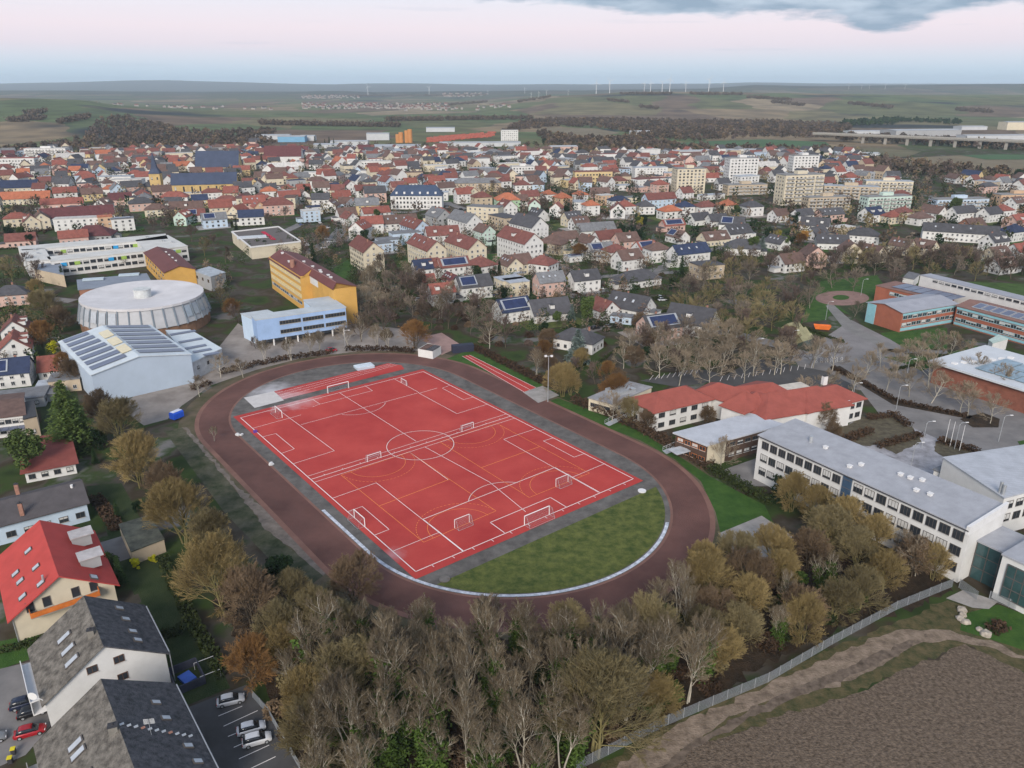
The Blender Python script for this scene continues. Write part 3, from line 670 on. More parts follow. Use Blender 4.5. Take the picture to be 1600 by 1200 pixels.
mb = MB(); mb.prism([P[1] - d * .55 - n * .5, P[1] + d * .05 - n * .5, P[2] + d * .05 + n * .4, P[2] - d * .55 + n * .4], [11.0, 11.0, 12, 12], [12.9, 12.9, 13.9, 13.9], bottom=True); mb.build('gable_parapet', TRIM, r_)
mb = MB(); mb.tube([(*(P[0] - n * .55), 11.95), (*(P[1] - n * .55), 11.95)], .12, 6); mb.build('gutter', DARK, r_)
facade(r_, P[0], P[1], (10.0, 6.6, 3.0), 9, 2.0, 2.0, .02, .455, DFRAME, 3)
facade(r_, P[0], P[1], (10.0, 6.6, 3.0), 9, 2.2, 2.1, .51, .99, DFRAME, 3)
a = P[0] + (P[1] - P[0]) * .485
mb = MB(); mb.box((*(a - n * .05), 6.0), (2.2, .5, 11.6), az, 0)
for k in range(6): mb.box((*(a - n * .32), 1.0 + k * 2.0), (2.2, .08, .12), az, 1)
mb.build('stair_glazing', [mat('blue_glass', (.05, .09, .15), .12, .2, .4, spec=.6), DFRAME], r_)
for u, v in ((.28, .45), (.45, .2), (.47, .4), (.62, .6), (.66, .62), (.70, .7), (.73, .35), (.78, .4)):
    q = P[0] * (1 - u) + P[1] * u + n * 13.2 * v; vent(r_, q, 12.3 + v, .8)
q = P[0] * .80 + P[1] * .20 + n * 6; mb = MB(); mb.tube([(*q, 12), (*q, 14.3)], .45, 10, cap=True); mb.build('flue', METAL, r_)
# glazed link and front block at the right edge
q1 = G(1551, 820, 10); P = [q1, q1 + d * 12, q1 + d * 12 + n * 11, q1 + n * 11]
TEAL = mat('teal_glass', (.035, .075, .08), .1, .3, .4, spec=.6)
r_, P = hero('glass_link', 'low glazed teal link between the white school block and its white front hall', 'link building', rect(G(1565, 845, 8), az, 9, 9))
mb = MB(); mb.prism(P, -.3, 8.2, top=False); mb.build('wall', TEAL, r_)
mb = MB(); flat_roof(mb, P, 8.2, .5, .35); mb.build('roof', SEAMG, r_)
mb = MB()
for i in range(4):
    a, b = P[i], P[(i + 1) % 4]
    for k in range(5): q = a + (b - a) * k / 4; mb.box((*q, 4.0), (.16, .16, 8.2), az)
    for z in (2.6, 5.4): mb.box((*((a + b) / 2), z), (np.linalg.norm(b - a), .16, .16), math.degrees(math.atan2(*(b - a)[::-1])))
mb.build('mullion', DFRAME, r_)
f0 = G(1549, 934); P = [f0, f0 + d * 16, f0 + d * 16 + n * 16, f0 + n * 16]
r_, P = hero('front_hall', 'white front hall with a tall corner window beside the chain link fence', 'school', P, 'white front hall')
mb = MB(); mb.prism(P, -.3, 9.6, top=False); mb.build('wall', WALL['w'], r_)
mb = MB(); flat_roof(mb, P, 9.6, .3, .35); mb.build('roof', SEAMG, r_)
mb = MB(); w0 = P[0] + d * 1.3; w1 = P[0] + d * 9.2; c = (w0 + w1) / 2
mb.box((*(c - n * .06), 4.9), (7.9, .2, 7.2), az, 0)
for k in range(6): mb.box((*(w0 + (w1 - w0) * k / 5 - n * .18), 4.9), (.14, .12, 7.2), az, 1)
for z in (1.4, 3.6, 5.9, 8.4): mb.box((*(c - n * .2), z), (7.9, .12, .14), az, 1)
mb.build('corner_window', [TEAL, DFRAME], r_)
mb = MB(); w0 = P[3] - n * 1.0; w1 = P[0] + n * 4
mb.box((*((P[0] + P[3]) / 2 - d * .06), 3.2), (.2, 10, 4.2), az, 0)
for k in range(5): mb.box((*((P[0] + P[3]) / 2 - d * .18 + n * (k - 2) * 2.4), 3.2), (.12, .14, 4.2), az, 1)
mb.build('side_window', [TEAL, DFRAME], r_)
# ---- B: auditorium with big pale roof
P = [G(1474, 716, 9.5), G(1569, 779, 9.5), G(1700, 745, 9.5), G(1610, 695, 9.5)]
r_, P = hero('assembly_hall', 'white assembly hall with a wide shallow light grey roof beside the entrance court', 'school', P, 'white assembly hall')
mb = MB(); mb.prism(P, -.3, 9.5, top=False); mb.build('wall', WALL['w'], r_)
d2 = (P[1] - P[0]) / np.linalg.norm(P[1] - P[0]); az2 = math.degrees(math.atan2(d2[1], d2[0])); n2 = np.array([-d2[1], d2[0]])
mb = MB(); m0 = (P[0] + P[3]) / 2; flat_roof(mb, P, 9.5, .25, .3); mb.build('roof', seam('roof_pale_sheet', (.40, .42, .46), az2 + 90, .8, .88), r_)
facade(r_, P[1], P[2], (7.6, 4.4), 8, 2.2, 1.9, .02, .98, DFRAME, 2)
mb = MB(); q = P[1] - d2 * 2.0 + n2 * .5; mb.tube([(*q, 9), (*q, 12.5)], .35, 8, cap=True); q = q + d2 * .9; mb.tube([(*q, 9), (*q, 12.2)], .35, 8, cap=True); mb.build('flue', METAL, r_)
r_, P = hero('entrance_annex', 'small white annex with mid grey roof between the white school block and assembly hall', 'annex', rect(G(1508, 752, 4), az, 12, 6.5))
mb = MB(); mb.prism(P, -.3, 5.2, top=False); mb.build('wall', WALL['w'], r_); mb = MB(); flat_roof(mb, P, 5.2, .4, .3); mb.build('roof', ROOF['g'], r_)
facade(r_, P[0], P[1], (3.0,), 3, 1.2, 1.5, fr=DFRAME); facade(r_, P[1], P[2], (3.0,), 2, 1.2, 1.5, fr=DFRAME)
# ---- D: timber pavilion with pale monopitch roof
p0 = G(1107, 695, 6.4); p1 = G(1056, 676, 6.4); p3 = G(1222, 664, 6.4)
P = [p0, p3, p3 + (p1 - p0), p1]
r_, P = hero('timber_pavilion', 'two storey dark timber pavilion with flat pale roof and white corner wall', 'school', P, 'timber pavilion')
TIMB = seam('dark_timber', (.085, .055, .042), 28, .35, .7)
d3 = (P[1] - P[0]); L3 = np.linalg.norm(d3); d3 /= L3; n3 = np.array([-d3[1], d3[0]]); az3 = math.degrees(math.atan2(d3[1], d3[0]))
i0 = int(np.argmin([np.linalg.norm(p - p0) for p in P])); P = P[i0:] + P[:i0]
d3 = (P[1] - P[0]); L3 = np.linalg.norm(d3); d3 /= L3; n3 = np.array([-d3[1], d3[0]]); az3 = math.degrees(math.atan2(d3[1], d3[0]))
mb = MB(); mb.prism(P, -.3, 6.2, top=False); mb.build('wall', TIMB, r_)
mb = MB(); flat_roof(mb, P, 6.2, .9, .35); mb.build('roof', mat('roof_white_felt', (.44, .46, .50), .8, .1, .3), r_)
mb = MB(); mb.box((*(P[0] + d3 * 2.9 - n3 * .05), 3.0), (6.0, .3, 6.2), az3); mb.build('corner_wall', WALL['c'], r_)
facade(r_, P[0], P[1], (4.8, 1.9), 7, 2.0, 1.1, .27, .99, DFRAME, 2)
facade(r_, P[3], P[0], (4.8, 1.9), 4, 1.8, 1.2, .05, .95, mat('orange_frame', (.50, .17, .05), .7, .2, .6), 2)
can = MB(); q = P[3] - d3 * 2.2 + (P[0] - P[3]) * .35; can.box((*q, 3.0), (4.5, 3.6, .2), az3); can.build('canopy', mat('canopy_grey', (.42, .44, .47)), r_)
# ---- E: hipped red roofed school, three wings under one thing
RT = seam('roof_red_tiles', (.29, .080, .062), 25, .34, .88, .85, .3)
e0 = G(1022, 645, 6.2); e1 = G(1108, 625, 6.2); e2 = G(1001, 632, 6.2)
r_, _ = hero('red_roof_school', 'white two storey school with sprawling hipped red tile roofs', 'school', [G(1000, 670), G(1350, 660), G(1300, 610), G(1060, 620)], 'red roofed school')
def wing(c0, c1, wd, e, r, hip=True, k=.5):
    a = np.array(c0); b = np.array(c1); dd = (b - a) / np.linalg.norm(b - a); nn = np.array([-dd[1], dd[0]]); Pq = [a, b, b + nn * wd, a + nn * wd]
    mw = MB(); mw.prism(Pq, -.3, e, top=False); mw.build('wall', WALL['w'], r_); mr_ = MB(); hip_roof(mr_, Pq, e, r, .7, .2, k=k); mr_.build('roof', RT, r_); return Pq
W1 = wing(G(1022, 645, 6.2), G(1112, 624, 6.2), 11.5, 6.2, 9.6)
facade(r_, W1[0], W1[1], (4.9, 1.9), 5, 2.2, 1.5, .04, .98, DFRAME, 3); facade(r_, W1[3], W1[0], (4.9, 1.9), 2, 1.6, 1.4, .1, .9, DFRAME, 2)
W2 = wing(G(1140, 640, 6.2), G(1200, 652, 6.2), 15, 6.2, 10.2)
W6 = wing(G(1128, 634, 7.2), G(1162, 646, 7.2), 11, 7.2, 11.4)
W7 = wing(G(1228, 640, 7.0), G(1262, 630, 7.0), 19, 7.1, 11.2, k=.5)
W3 = wing(G(1085, 612, 6.2), G(1180, 640, 6.2), 10, 6.0, 9.2)
W4 = wing(G(1196, 655, 6.4), G(1330, 633, 6.4), 15, 6.4, 10.5, k=.42)
W5 = wing(G(1262, 646, 6.4), G(1350, 624, 6.4), 12, 6.6, 10.0, k=.45)
facade(r_, W5[0], W5[1], (5.1, 2.0), 5, 2.0, 1.6, .35, .98, DFRAME, 2)
facade(r_, W4[0], W4[1], (2.6,), 3, 2.6, 2.0, .05, .4, DFRAME, 3)
mb = MB(); q = G(1316, 640, 4); mb.box((q[0], q[1], 3.6), (2.4, 2.4, 7.2), 20); mb.build('stair_tower', WALL['b'], r_)
q = G(1288, 596, 9.0); chimney(r_, q, 9.2, 1.6, 1.4, TRIM)
mb = MB(); q = G(1240, 606, 8.5); mb.box((q[0], q[1], 8.7), (9, 5, .5), 20); mb.build('flat_dormer', mat('cream_felt', (.52, .48, .42)), r_)
mb = MB(); q = G(1293, 612, 8.6)
mb.box((q[0], q[1], 9.0), (5, 2, .1), 20); mb.build('solar_panel', SOLARG, r_)
# ---- F: low flat building by the red school
r_, P = hero('flat_pavilion', 'low white flat roofed pavilion with grey roof behind a bare tree at the track', 'school', [G(920, 622, 4), G(957, 632, 4), G(1018, 606, 4), G(980, 597, 4)])
mb = MB(); mb.prism(P, -.3, 4.0, top=False); mb.build('wall', WALL['c'], r_); mb = MB(); flat_roof(mb, P, 4.0, .4, .35); mb.build('roof', mat('roof_gravel', (.27, .27, .28), .9, .2, .3), r_)
for i in range(4): facade(r_, P[i], P[(i + 1) % 4], (2.2,), 5, 1.6, 1.2, .1, .9, DFRAME, 2)
q = sum(P) / 4; mb = MB(); mb.box((q[0], q[1], 4.9), (8, 5, 1.2), 30); mb.build('roof_light', METAL, r_)
# ---- G: blue school on stilts, U shaped
BLUE = mat('wall_blue_panel', (.30, .43, .66), .7, .10, .2); PAN = mat('wall_pale_blue_panel', (.48, .60, .74), .7, .06, .3)
zt = 10.8
f0 = G(400, 501, zt); f1 = G(540, 481, zt); dg = (f1 - f0) / np.linalg.norm(f1 - f0); ng = np.array([-dg[1], dg[0]]); Lg = np.linalg.norm(f1 - f0); azg = math.degrees(math.atan2(dg[1], dg[0]))
r_, _ = hero('blue_school', 'blue panelled school wing raised on white stilts above the paved yard', 'school', [f0, f1, f1 + ng * 18, f0 + ng * 18], 'blue school on stilts')
front = [f0, f1, f1 + ng * 7, f0 + ng * 7]
mb = MB(); mb.prism(front, 2.9, zt, top=False, bottom=True); mb.build('wall', BLUE, r_)
mb = MB(); mb.prism([front[3], front[2], front[2] + ng * 12, front[2] + ng * 12 - dg * 11, front[2] - dg * 11 + ng * .01], 2.9, zt, top=False); mb.build('wall', PAN, r_)
lw = [f0 + ng * 7.01, f0 + ng * 7.01 + dg * 10, f0 + ng * 16 + dg * 8, f0 + ng * 16 - dg * 2]
mb = MB(); mb.prism(lw, -.3, zt - 1.2, top=False); mb.build('wall', PAN, r_)
PALER = mat('roof_pale_sheet_plain', (.43, .47, .50), .7, .1, .2)
mb = MB(); flat_roof(mb, front, zt, .3, .35); mb.build('roof', PALER, r_)
mb = MB(); mb.prism([front[2] - dg * 11.2 + ng * .35, front[2] + dg * .2 + ng * .35, front[2] + ng * 12.3 + dg * .2, front[2] + ng * 12.3 - dg * 11.2], zt, zt + .35, bottom=True); mb.build('roof', PALER, r_)
mb = MB(); flat_roof(mb, lw, zt - 1.2, .3, .35); mb.build('roof', PALER, r_)
facade(r_, f0, f1, (8.6, 5.1), 3, Lg * .235, 1.5, .235, 1.0, mat('bronze_frame', (.20, .17, .12), .6, .1, 1), 7)
for k in range(8):
    q = f0 + dg * (1.2 + k * (Lg - 2.4) / 7) + ng * .8; mb = MB(); mb.tube([(*q, -.2), (*q, 3.0)], .32, 8); mb.build('stilt', TRIM, r_)
mb = MB(); mb.prism([f0 + ng * 6, f1 + ng * 6, f1 + ng * 6.9, f0 + ng * 6.9], -.2, 2.9, top=False); mb.build('back_wall', WALL['k'], r_)
# ---- H: yellow school with dark red roof
YEL = mat('wall_ochre', (.56, .33, .09), .85, .08, .2); YPAL = mat('wall_pale_yellow', (.70, .56, .28), .85, .08, .3); DRED = mat('roof_oxide_red', (.135, .048, .045), .7, .12, .15)
ze, zr = 15.5, 18.0
g1 = G(525, 442, zr); g0 = G(437, 391, zr); dr = (g1 - g0) / np.linalg.norm(g1 - g0); nr = np.array([-dr[1], dr[0]])
eR = G(552, 445, ze); wd = abs((eR - g1) @ nr) ; eL = G(511, 446, ze)
r_, _ = hero('yellow_school', 'tall ochre yellow school block with long dark red roof behind the blue school', 'school', [g0 - nr * 8, g1 - nr * 8, g1 + nr * 8, g0 + nr * 8], 'tall yellow school block')
sgn = 1 if (eR - g1) @ nr > 0 else -1
wr = abs((eR - g1) @ nr); wl = abs((eL - g1) @ nr); LL = np.linalg.norm(g1 - g0)
A = g0 + nr * sgn * wr; B = g1 + nr * sgn * wr; Cc = g1 - nr * sgn * wl; notch = g0 + dr * LL * .62; C1 = notch - nr * sgn * wl; C2 = notch - nr * sgn * (wl + 4.2); C3 = g0 - nr * sgn * (wl + 4.2)
poly = ccw([A, B, Cc, C1, C2, C3]); zz = [ze] * 6
mb = MB(); mb.prism(poly, -.3, ze, top=False); mb.tri((*B, ze), (*Cc, ze), (*g1, zr)); mb.tri((*Cc, ze), (*B, ze), (*g1, zr))
mb.add([(*C1, ze), (*C2, ze - 1.0), (*notch, zr), (*C1, ze)], [(0, 1, 2)]); mb.build('wall', YEL, r_)
mb = MB()
def slab(q, th=.25):
    q = [np.array(x, float) for x in q]; nn = np.cross(q[1] - q[0], q[2] - q[0])
    if nn[2] < 0: q = q[::-1]
    up = np.array([0, 0, th]); mb.add([x + up for x in q] + q, [tuple(range(len(q)))] + [tuple(reversed(range(len(q), 2 * len(q))))] + [(i + len(q), (i + 1) % len(q) + len(q), (i + 1) % len(q), i) for i in range(len(q))])
o_ = dr * .5
slab([(*(g0 - o_), zr), (*(g1 + o_), zr), (*(B + o_ + nr * sgn * .5), ze - .15), (*(A - o_ + nr * sgn * .5), ze - .15)])
slab([(*(notch + o_ * 0), zr), (*(g1 + o_), zr), (*(Cc + o_ - nr * sgn * .5), ze - .15), (*(C1 - nr * sgn * .5), ze - .15)])
slab([(*(g0 - o_), zr), (*notch, zr), (*(C2 - nr * sgn * .5), ze - 1.1), (*(C3 - o_ - nr * sgn * .5), ze - 1.1)])
mb.build('roof', DRED, r_)
mb = MB(); mb.tube([(*(g0), zr + .28), (*(g1), zr + .28)], .14, 5); mb.build('ridge_cap', mat('ridge_pink', (.30, .17, .16)), r_)
azw = math.degrees(math.atan2(*(C2 - C3)[::-1]))
a, b = (C3, C2) if np.cross(C2 - C3, g0 - C3) > 0 else (C2, C3)
bandd = MB(); c_ = (a + b) / 2; out = -nr * sgn
for z in (13.2, 9.8, 6.4): bandd.box((*(c_ + out * .03), z), (np.linalg.norm(b - a) * .97, .12, 1.9), azw, 0)
bandd.build('cladding_band', YPAL, r_)
facade(r_, a, b, (14.0 - .9, 10.6 - .9, 7.2 - .9, 3.2), 14, 2.6, 1.3, .02, .98, mat('steel_blue_frame', (.20, .28, .36), .6, .1, 1), 3)
for u, v in ((.32, -3), (.36, -2.2), (.40, 1.8), (.55, 2.0), (.66, 2.4), (.72, 1.2), (.8, 2.2), (.87, 1.4), (.1, -1)):
    q = g0 + dr * LL * u + nr * sgn * v; vent(r_, q, zr - abs(v) * .3, 1.0)
q = g0 + dr * LL * .40 - nr * sgn * 3.4; mb = MB(); mb.tube([(*q, zr - 2), (*q, zr + 1.3)], 1.1, 12, cap=True); mb.build('flue', BRICK, r_)
mb = MB(); q = (C1 + C2) / 2
mb.box((*(C1 + dr * 5.0 - nr * sgn * .06), 13.6), (10, .2, 3.0), math.degrees(math.atan2(*dr[::-1]))); mb.build('white_panel', WALL['w'], r_)
# ---- I: second yellow block
ze, zr = 8.5, 10.8
g1 = G(280, 416, zr); g0 = G(246, 386, zr); dr = (g1 - g0) / np.linalg.norm(g1 - g0); nr = np.array([-dr[1], dr[0]]); LL = np.linalg.norm(g1 - g0)
hw = abs((G(303, 419, ze) - g1) @ nr)
P = [g0 - nr * hw, g1 - nr * hw, g1 + nr * hw, g0 + nr * hw]
r_, P = hero('yellow_classroom_block', 'smaller ochre yellow school block with brown gabled roof behind the round hall', 'school', P, 'smaller yellow school block')
P = [g1 - nr * hw, g0 - nr * hw, g0 + nr * hw, g1 + nr * hw]; P = P if np.cross(P[1] - P[0], P[2] - P[1]) > 0 else [P[3], P[2], P[1], P[0]]
mb = MB(); gable_walls(mb, P, ze, zr); mb.build('wall', YEL, r_); mb = MB(); gable_roof(mb, P, ze, zr, .5); mb.build('roof', DRED, r_)
for s_ in (0, 2): facade(r_, P[s_], P[s_ + 1], (6.6, 3.4), 8, 2.6, 1.3, .03, .97, DFRAME, 2)
for u in (.3, .45, .6, .75): q = g0 + dr * LL * u + nr * 1.2; vent(r_, q, zr - .3, .8)
mb = MB(); q = g1 - nr * (hw + 1.6) - dr * 4; q2 = G(255, 428, 4); mb.box((*q2, 4.0), (4, 5, 8.6), 30); mb.build('stair_tower', WALL['k'], r_)
# ---- J: white flat school with courtyards
zt = 8.0
r_, _ = hero('white_courtyard_school', 'large white flat roofed school with courtyards and coloured window panels', 'school', pts([(28, 388), (80, 415), (295, 392), (262, 367)], zt), 'white courtyard school')
WROOF = mat('roof_white_membrane', (.52, .52, .50), .8, .12, .15)
CYAN = mat('panel_cyan', (.03, .30, .62), .5, .1, 1); LIME = mat('panel_lime', (.30, .45, .10), .5, .1, 1)
def bar(px4, z, zb=-.3, wm=WALL['w'], rm=None, band=True, oh=.3):
    Pq = ccw(pts(px4, z)); mw = MB(); mw.prism(Pq, zb, z, top=False); mw.build('wall', wm, r_)
    mr_ = MB(); flat_roof(mr_, Pq, z, oh, .35); mr_.build('roof', rm or WROOF, r_)
    return Pq
B1 = bar([(28, 386), (36, 392), (262, 374), (258, 366)], zt)
B2 = bar([(31, 391), (42, 409), (80, 406), (70, 389)], zt)
B3 = bar([(74, 402), (80, 409), (226, 393), (222, 387)], zt)
B4 = bar([(212, 376), (228, 393), (293, 385), (262, 368)], zt)
for Bq in (B1, B3, B4):
    k = int(np.argmin([np.linalg.norm((Bq[i] + Bq[(i + 1) % 4]) / 2) for i in range(4)]))
    a, b = Bq[k], Bq[(k + 1) % 4]
    nwin = max(4, int(np.linalg.norm(b - a) / 3.2)); facade(r_, a, b, (6.0, 2.6), nwin, 2.6, 1.7, .02, .98, DFRAME, 2)
    azb = math.degrees(math.atan2(*(b - a)[::-1])); nb_ = np.array([(b - a)[1], -(b - a)[0]]) / np.linalg.norm(b - a)
    for u, m_ in ((.12, CYAN), (.26, LIME), (.62, CYAN), (.76, LIME)):
        mq = MB(); mq.box((*(a + (b - a) * u + nb_ * .2), 6.0), (2.6, .12, 1.8), azb); mq.build('coloured_panel', m_, r_)
for q in ((60, 398), (55, 392), (230, 372), (255, 378), (270, 380)): vent(r_, G(*q, zt), zt + .3, 1.2, METAL)
# ---- K: low grey halls
r_, P = hero('low_grey_hall', 'long low hall with curved grey roof between the courtyard school and round hall', 'school', pts([(123, 452), (121, 437), (228, 427), (236, 441)], 6), 'low grey hall')
mb = MB(); mb.prism(P, -.3, 5.6, top=False); mb.build('wall', WALL['n'], r_); mb = MB(); flat_roof(mb, P, 5.6, .5, .4); mb.build('roof', mat('roof_blue_grey', (.20, .23, .28), .7, .12, .15), r_)
for q in ((146, 437), (202, 430)): mb = MB(); c = G(*q, 6.2); mb.box((c[0], c[1], 6.5), (9, 3, .8), 18); mb.build('roof_light', mat('rooflight', (.38, .46, .52), .3, .1, 1), r_)
facade(r_, P[0], P[1], (3.4,), 10, 2.0, 1.4, fr=DFRAME)
r_, P = hero('grey_side_hall', 'small flat grey roofed hall at the corner of the courtyard school', 'school', pts([(53, 420), (100, 430), (96, 414), (64, 410)], 6))
mb = MB(); mb.prism(P, -.3, 6, top=False); mb.build('wall', WALL['t'], r_); mb = MB(); flat_roof(mb, P, 6, .3, .4); mb.build('roof', mat('roof_blue_grey', (.2, .23, .28)), r_)
# ---- disc hall
zt = 12.0
pt = [G(*p, zt) for p in [(122, 470), (140, 458), (170, 447), (217, 440), (260, 440), (300, 446), (314, 454), (310, 465), (280, 475), (217, 482), (160, 482), (130, 478)]]
Q = np.array(pt); Am = np.c_[2 * Q, np.ones(len(Q))]; so = np.linalg.lstsq(Am, (Q ** 2).sum(1), rcond=None)[0]; dc = so[:2]; dR = math.sqrt(so[2] + dc @ dc)
ax = G(190, 442, zt) - G(283, 475, zt); ax /= np.linalg.norm(ax); ay = np.array([-ax[1], ax[0]])
def disc(rk, th): return dc + ax * dR * 1.06 * rk * cos(th) + ay * dR * .96 * rk * sin(th)
r_ = root('round_sports_hall', 'round sports hall with white disc roof and slanting panelled walls', 'sports hall', (dc[0], dc[1], 0)); landmark('round sports hall', dc)
nn_ = 36; th = [2 * pi * k / nn_ for k in range(nn_)]
DPAN = mat('hall_panel', (.40, .41, .43), .6, .1, .3); 
mb = MB()
for k in range(nn_):
    a, b = th[k], th[(k + 1) % nn_]
    mb.quad((*disc(1.09, a), 4.2), (*disc(1.09, b), 4.2), (*disc(1.0, b), zt - .6), (*disc(1.0, a), zt - .6), 0)
    mb.quad((*disc(1.07, a), -.3), (*disc(1.07, b), -.3), (*disc(1.07, b), 4.25), (*disc(1.07, a), 4.25), 1)
mb.build('wall', [DPAN, mat('hall_base_timber', (.24, .14, .09), .85, .2, .4)], r_)
rib = MB()
for k in range(nn_):
    a = th[k]; rib.tube([(*disc(1.10, a), 4.0), (*disc(1.01, a), zt - .3)], .28, 4)
rib.build('rib', mat('hall_rib', (.21, .25, .29), .6, .1, .5), r_)
mb = MB(); ringp = [disc(1.02, a) for a in th]; inner = [disc(.985, a) for a in th]; cone = [disc(.14, a) for a in th]
vs = [(*p, zt - .6) for p in ringp] + [(*p, zt + .35) for p in ringp] + [(*p, zt + .32) for p in inner] + [(*p, zt - .9) for p in cone]
fs = []
for k in range(nn_):
    j = (k + 1) % nn_
    for o in (0, 1, 2): fs.append((o * nn_ + k, o * nn_ + j, (o + 1) * nn_ + j, (o + 1) * nn_ + k))
fs.append(tuple(range(3 * nn_, 4 * nn_))); mb.add(vs, fs); mb.build('roof', mat('hall_roof', (.56, .55, .56), .75, .10, .12), r_)
mb = MB(); mb.prism([disc(.145, a) for a in th], zt - 1.2, zt + 2.2); mb.prism([disc(.15, a) for a in th], zt + 2.2, zt + 2.45); l_ = mb.build('lantern', mat('hall_lantern', (.50, .52, .52), .7), r_)
for k, a in enumerate((.5, 2.1, 3.6)): mb = MB(); q = disc(.09, a); mb.box((*q, zt + 2.9), (1.2, 1.2, 1.0), 20); v_ = mb.build('roof_vent', DARK, l_); v_.location = (-l_.location[0] , -l_.location[1], 0) if False else v_.location
for k in range(nn_):
    a = (th[k] + th[(k + 1) % nn_]) / 2; q = disc(1, a); px_, py_ = PXY(q[0], q[1], 8)
    if py_ > 462 and (px_ < 178 or px_ > 288):
        mb = MB(); a0 = th[k] + .025; a1 = th[(k + 1) % nn_] - .025
        def wp(t_, f): return (*disc(1.105 - .09 * f, t_), 4.2 + (zt - 4.8) * f)
        mb.quad(wp(a0, .3), wp(a1, .3), wp(a1, .9), wp(a0, .9)); mb.build('window', SKYL if px_ < 178 else mat('hall_glass', (.30, .36, .42), .2, .1, 1, spec=.6), r_)
# ---- L: solar gym hall
ze, zr = 9.8, 12.6
g1 = G(217, 557, zr); g0 = G(160, 510, zr); dr = (g1 - g0) / np.linalg.norm(g1 - g0)
eR = G(294, 551, ze); eL = G(137, 580, ze); nr = np.array([-dr[1], dr[0]]); wr = abs((eR - g1) @ nr); wl = abs((eL - g1) @ nr); s_ = 1 if (eR - g1) @ nr > 0 else -1
r_, _ = hero('solar_gym', 'pale blue gabled gym hall with rows of solar panels on its roof', 'sports hall', [g0 - nr * 14, g1 - nr * 14, g1 + nr * 14, g0 + nr * 14], 'solar roofed gym')
Bq, Aq = g1 + nr * s_ * wr, g0 + nr * s_ * wr; Cq, Dq = g1 - nr * s_ * wl, g0 - nr * s_ * wl
PBL = mat('wall_hall_blue', (.40, .48, .58), .7, .05, .2); GRB = mat('roof_pale_blue', (.52, .58, .62), .6, .08, .2)
mb = MB(); mb.prism(ccw([Aq, Bq, Cq, Dq]), -.3, ze, top=False)
for e, f, g in ((Bq, Cq, g1), (Aq, Dq, g0)): mb.tri((*e, ze), (*f, ze), (*g, zr)); 
mb.build('wall', PBL, r_)
mb = MB(); slab([(*(g0 - dr * .4), zr), (*(g1 + dr * .4), zr), (*(Bq + dr * .4 + nr * s_ * .4), ze - .08), (*(Aq - dr * .4 + nr * s_ * .4), ze - .08)]); slab([(*(g0 - dr * .4), zr), (*(g1 + dr * .4), zr), (*(Cq + dr * .4 - nr * s_ * .4), ze - .08), (*(Dq - dr * .4 - nr * s_ * .4), ze - .08)]); mb.build('roof', GRB, r_)
LLg = np.linalg.norm(g1 - g0)
def slope_rect(u0, u1, v0, v1, side, lift=.45):
    E0, E1 = (Aq, Bq) if side > 0 else (Dq, Cq)
    def pq(u, v):
        q = (E0 * (1 - u) + E1 * u) * (1 - v) + (g0 * (1 - u) + g1 * u) * v; return np.array([*q, ze + (zr - ze) * v + lift])
    return [pq(u0, v0), pq(u1, v0), pq(u1, v1), pq(u0, v1)]
for side in (1, -1):
    for k in range(7):
        u0 = .02 + k * .138; q = slope_rect(u0, u0 + .085, .06, .93 if side > 0 else (.62 + .03 * k), side); mb = MB(); slab(q, .08); mb.build('solar_row', SOLARG, r_)
for k in range(3):
    u0 = .18 + k * .24; q = slope_rect(u0, u0 + .18, .78, .995, -1, .5); mb = MB(); slab(q, .25); mb.build('roof_light', mat('rooflight_cream', (.62, .56, .40), .5, .1, 1), r_)
r2, P = hero('gym_annex', 'low pale annex with solar panels beside the solar roofed gym', 'annex', [G(297, 516, 6), G(259, 517, 6), G(300, 567, 6), G(346, 545, 6)])
mb = MB(); mb.prism(P, -.3, 6, top=False); mb.build('wall', mat('wall_annex', (.46, .48, .50)), r2); mb = MB(); flat_roof(mb, P, 6, .3, .3); mb.build('roof', GRB, r2)
for k, (x, y) in enumerate(((286, 520), (298, 532), (306, 542), (316, 548), (330, 553))):
    c = G(x, y, 6.4); mb = MB(); mb.box((c[0], c[1], 6.5), (9 - k, 2.2, .12), 36); mb.build('solar_row', SOLARG, r2)
facade(r2, P[0], P[1], (3.5,), 2, 1.0, 1.2, fr=DFRAME); facade(r2, P[2], P[3], (3.5,), 3, 1.0, 1.2, fr=DFRAME)
# ---- M, N: small grey block, white flat hall
r_, P = hero('grey_service_block', 'small blue grey flat block between the two yellow school blocks', 'service building', pts([(303, 424), (329, 433), (352, 426), (327, 417)], 7))
mb = MB(); mb.prism(P, -.3, 7, top=False); mb.build('wall', WALL['k'], r_); mb = MB(); flat_roof(mb, P, 7, .2, .3); mb.build('roof', mat('roof_frost_grey', (.34, .38, .42)), r_)
facade(r_, P[0], P[1], (4.6,), 3, 1.6, 1.6, fr=DFRAME)
r_, P = hero('white_flat_hall', 'cream walled flat hall with a red roof strip behind the yellow school', 'hall', pts([(362, 362), (392, 386), (470, 377), (435, 354)], 7), 'cream flat hall')
mb = MB(); mb.prism(P, -.3, 7, top=False); mb.build('wall', WALL['c'], r_); mb = MB(); flat_roof(mb, inset(P, .8), 6.4, 0, .3); mb.build('roof', mat('roof_brown_felt', (.12, .105, .10)), r_)
mb = MB()
for i in range(4):
    a, b = P[i], P[(i + 1) % 4]; mb.box((*((a + b) / 2), 6.9), (np.linalg.norm(b - a), .6, .8), math.degrees(math.atan2(*(b - a)[::-1])))
mb.build('parapet', TRIM, r_)
dN = (P[1] - P[0]) / np.linalg.norm(P[1] - P[0]); c = sum(P) / 4
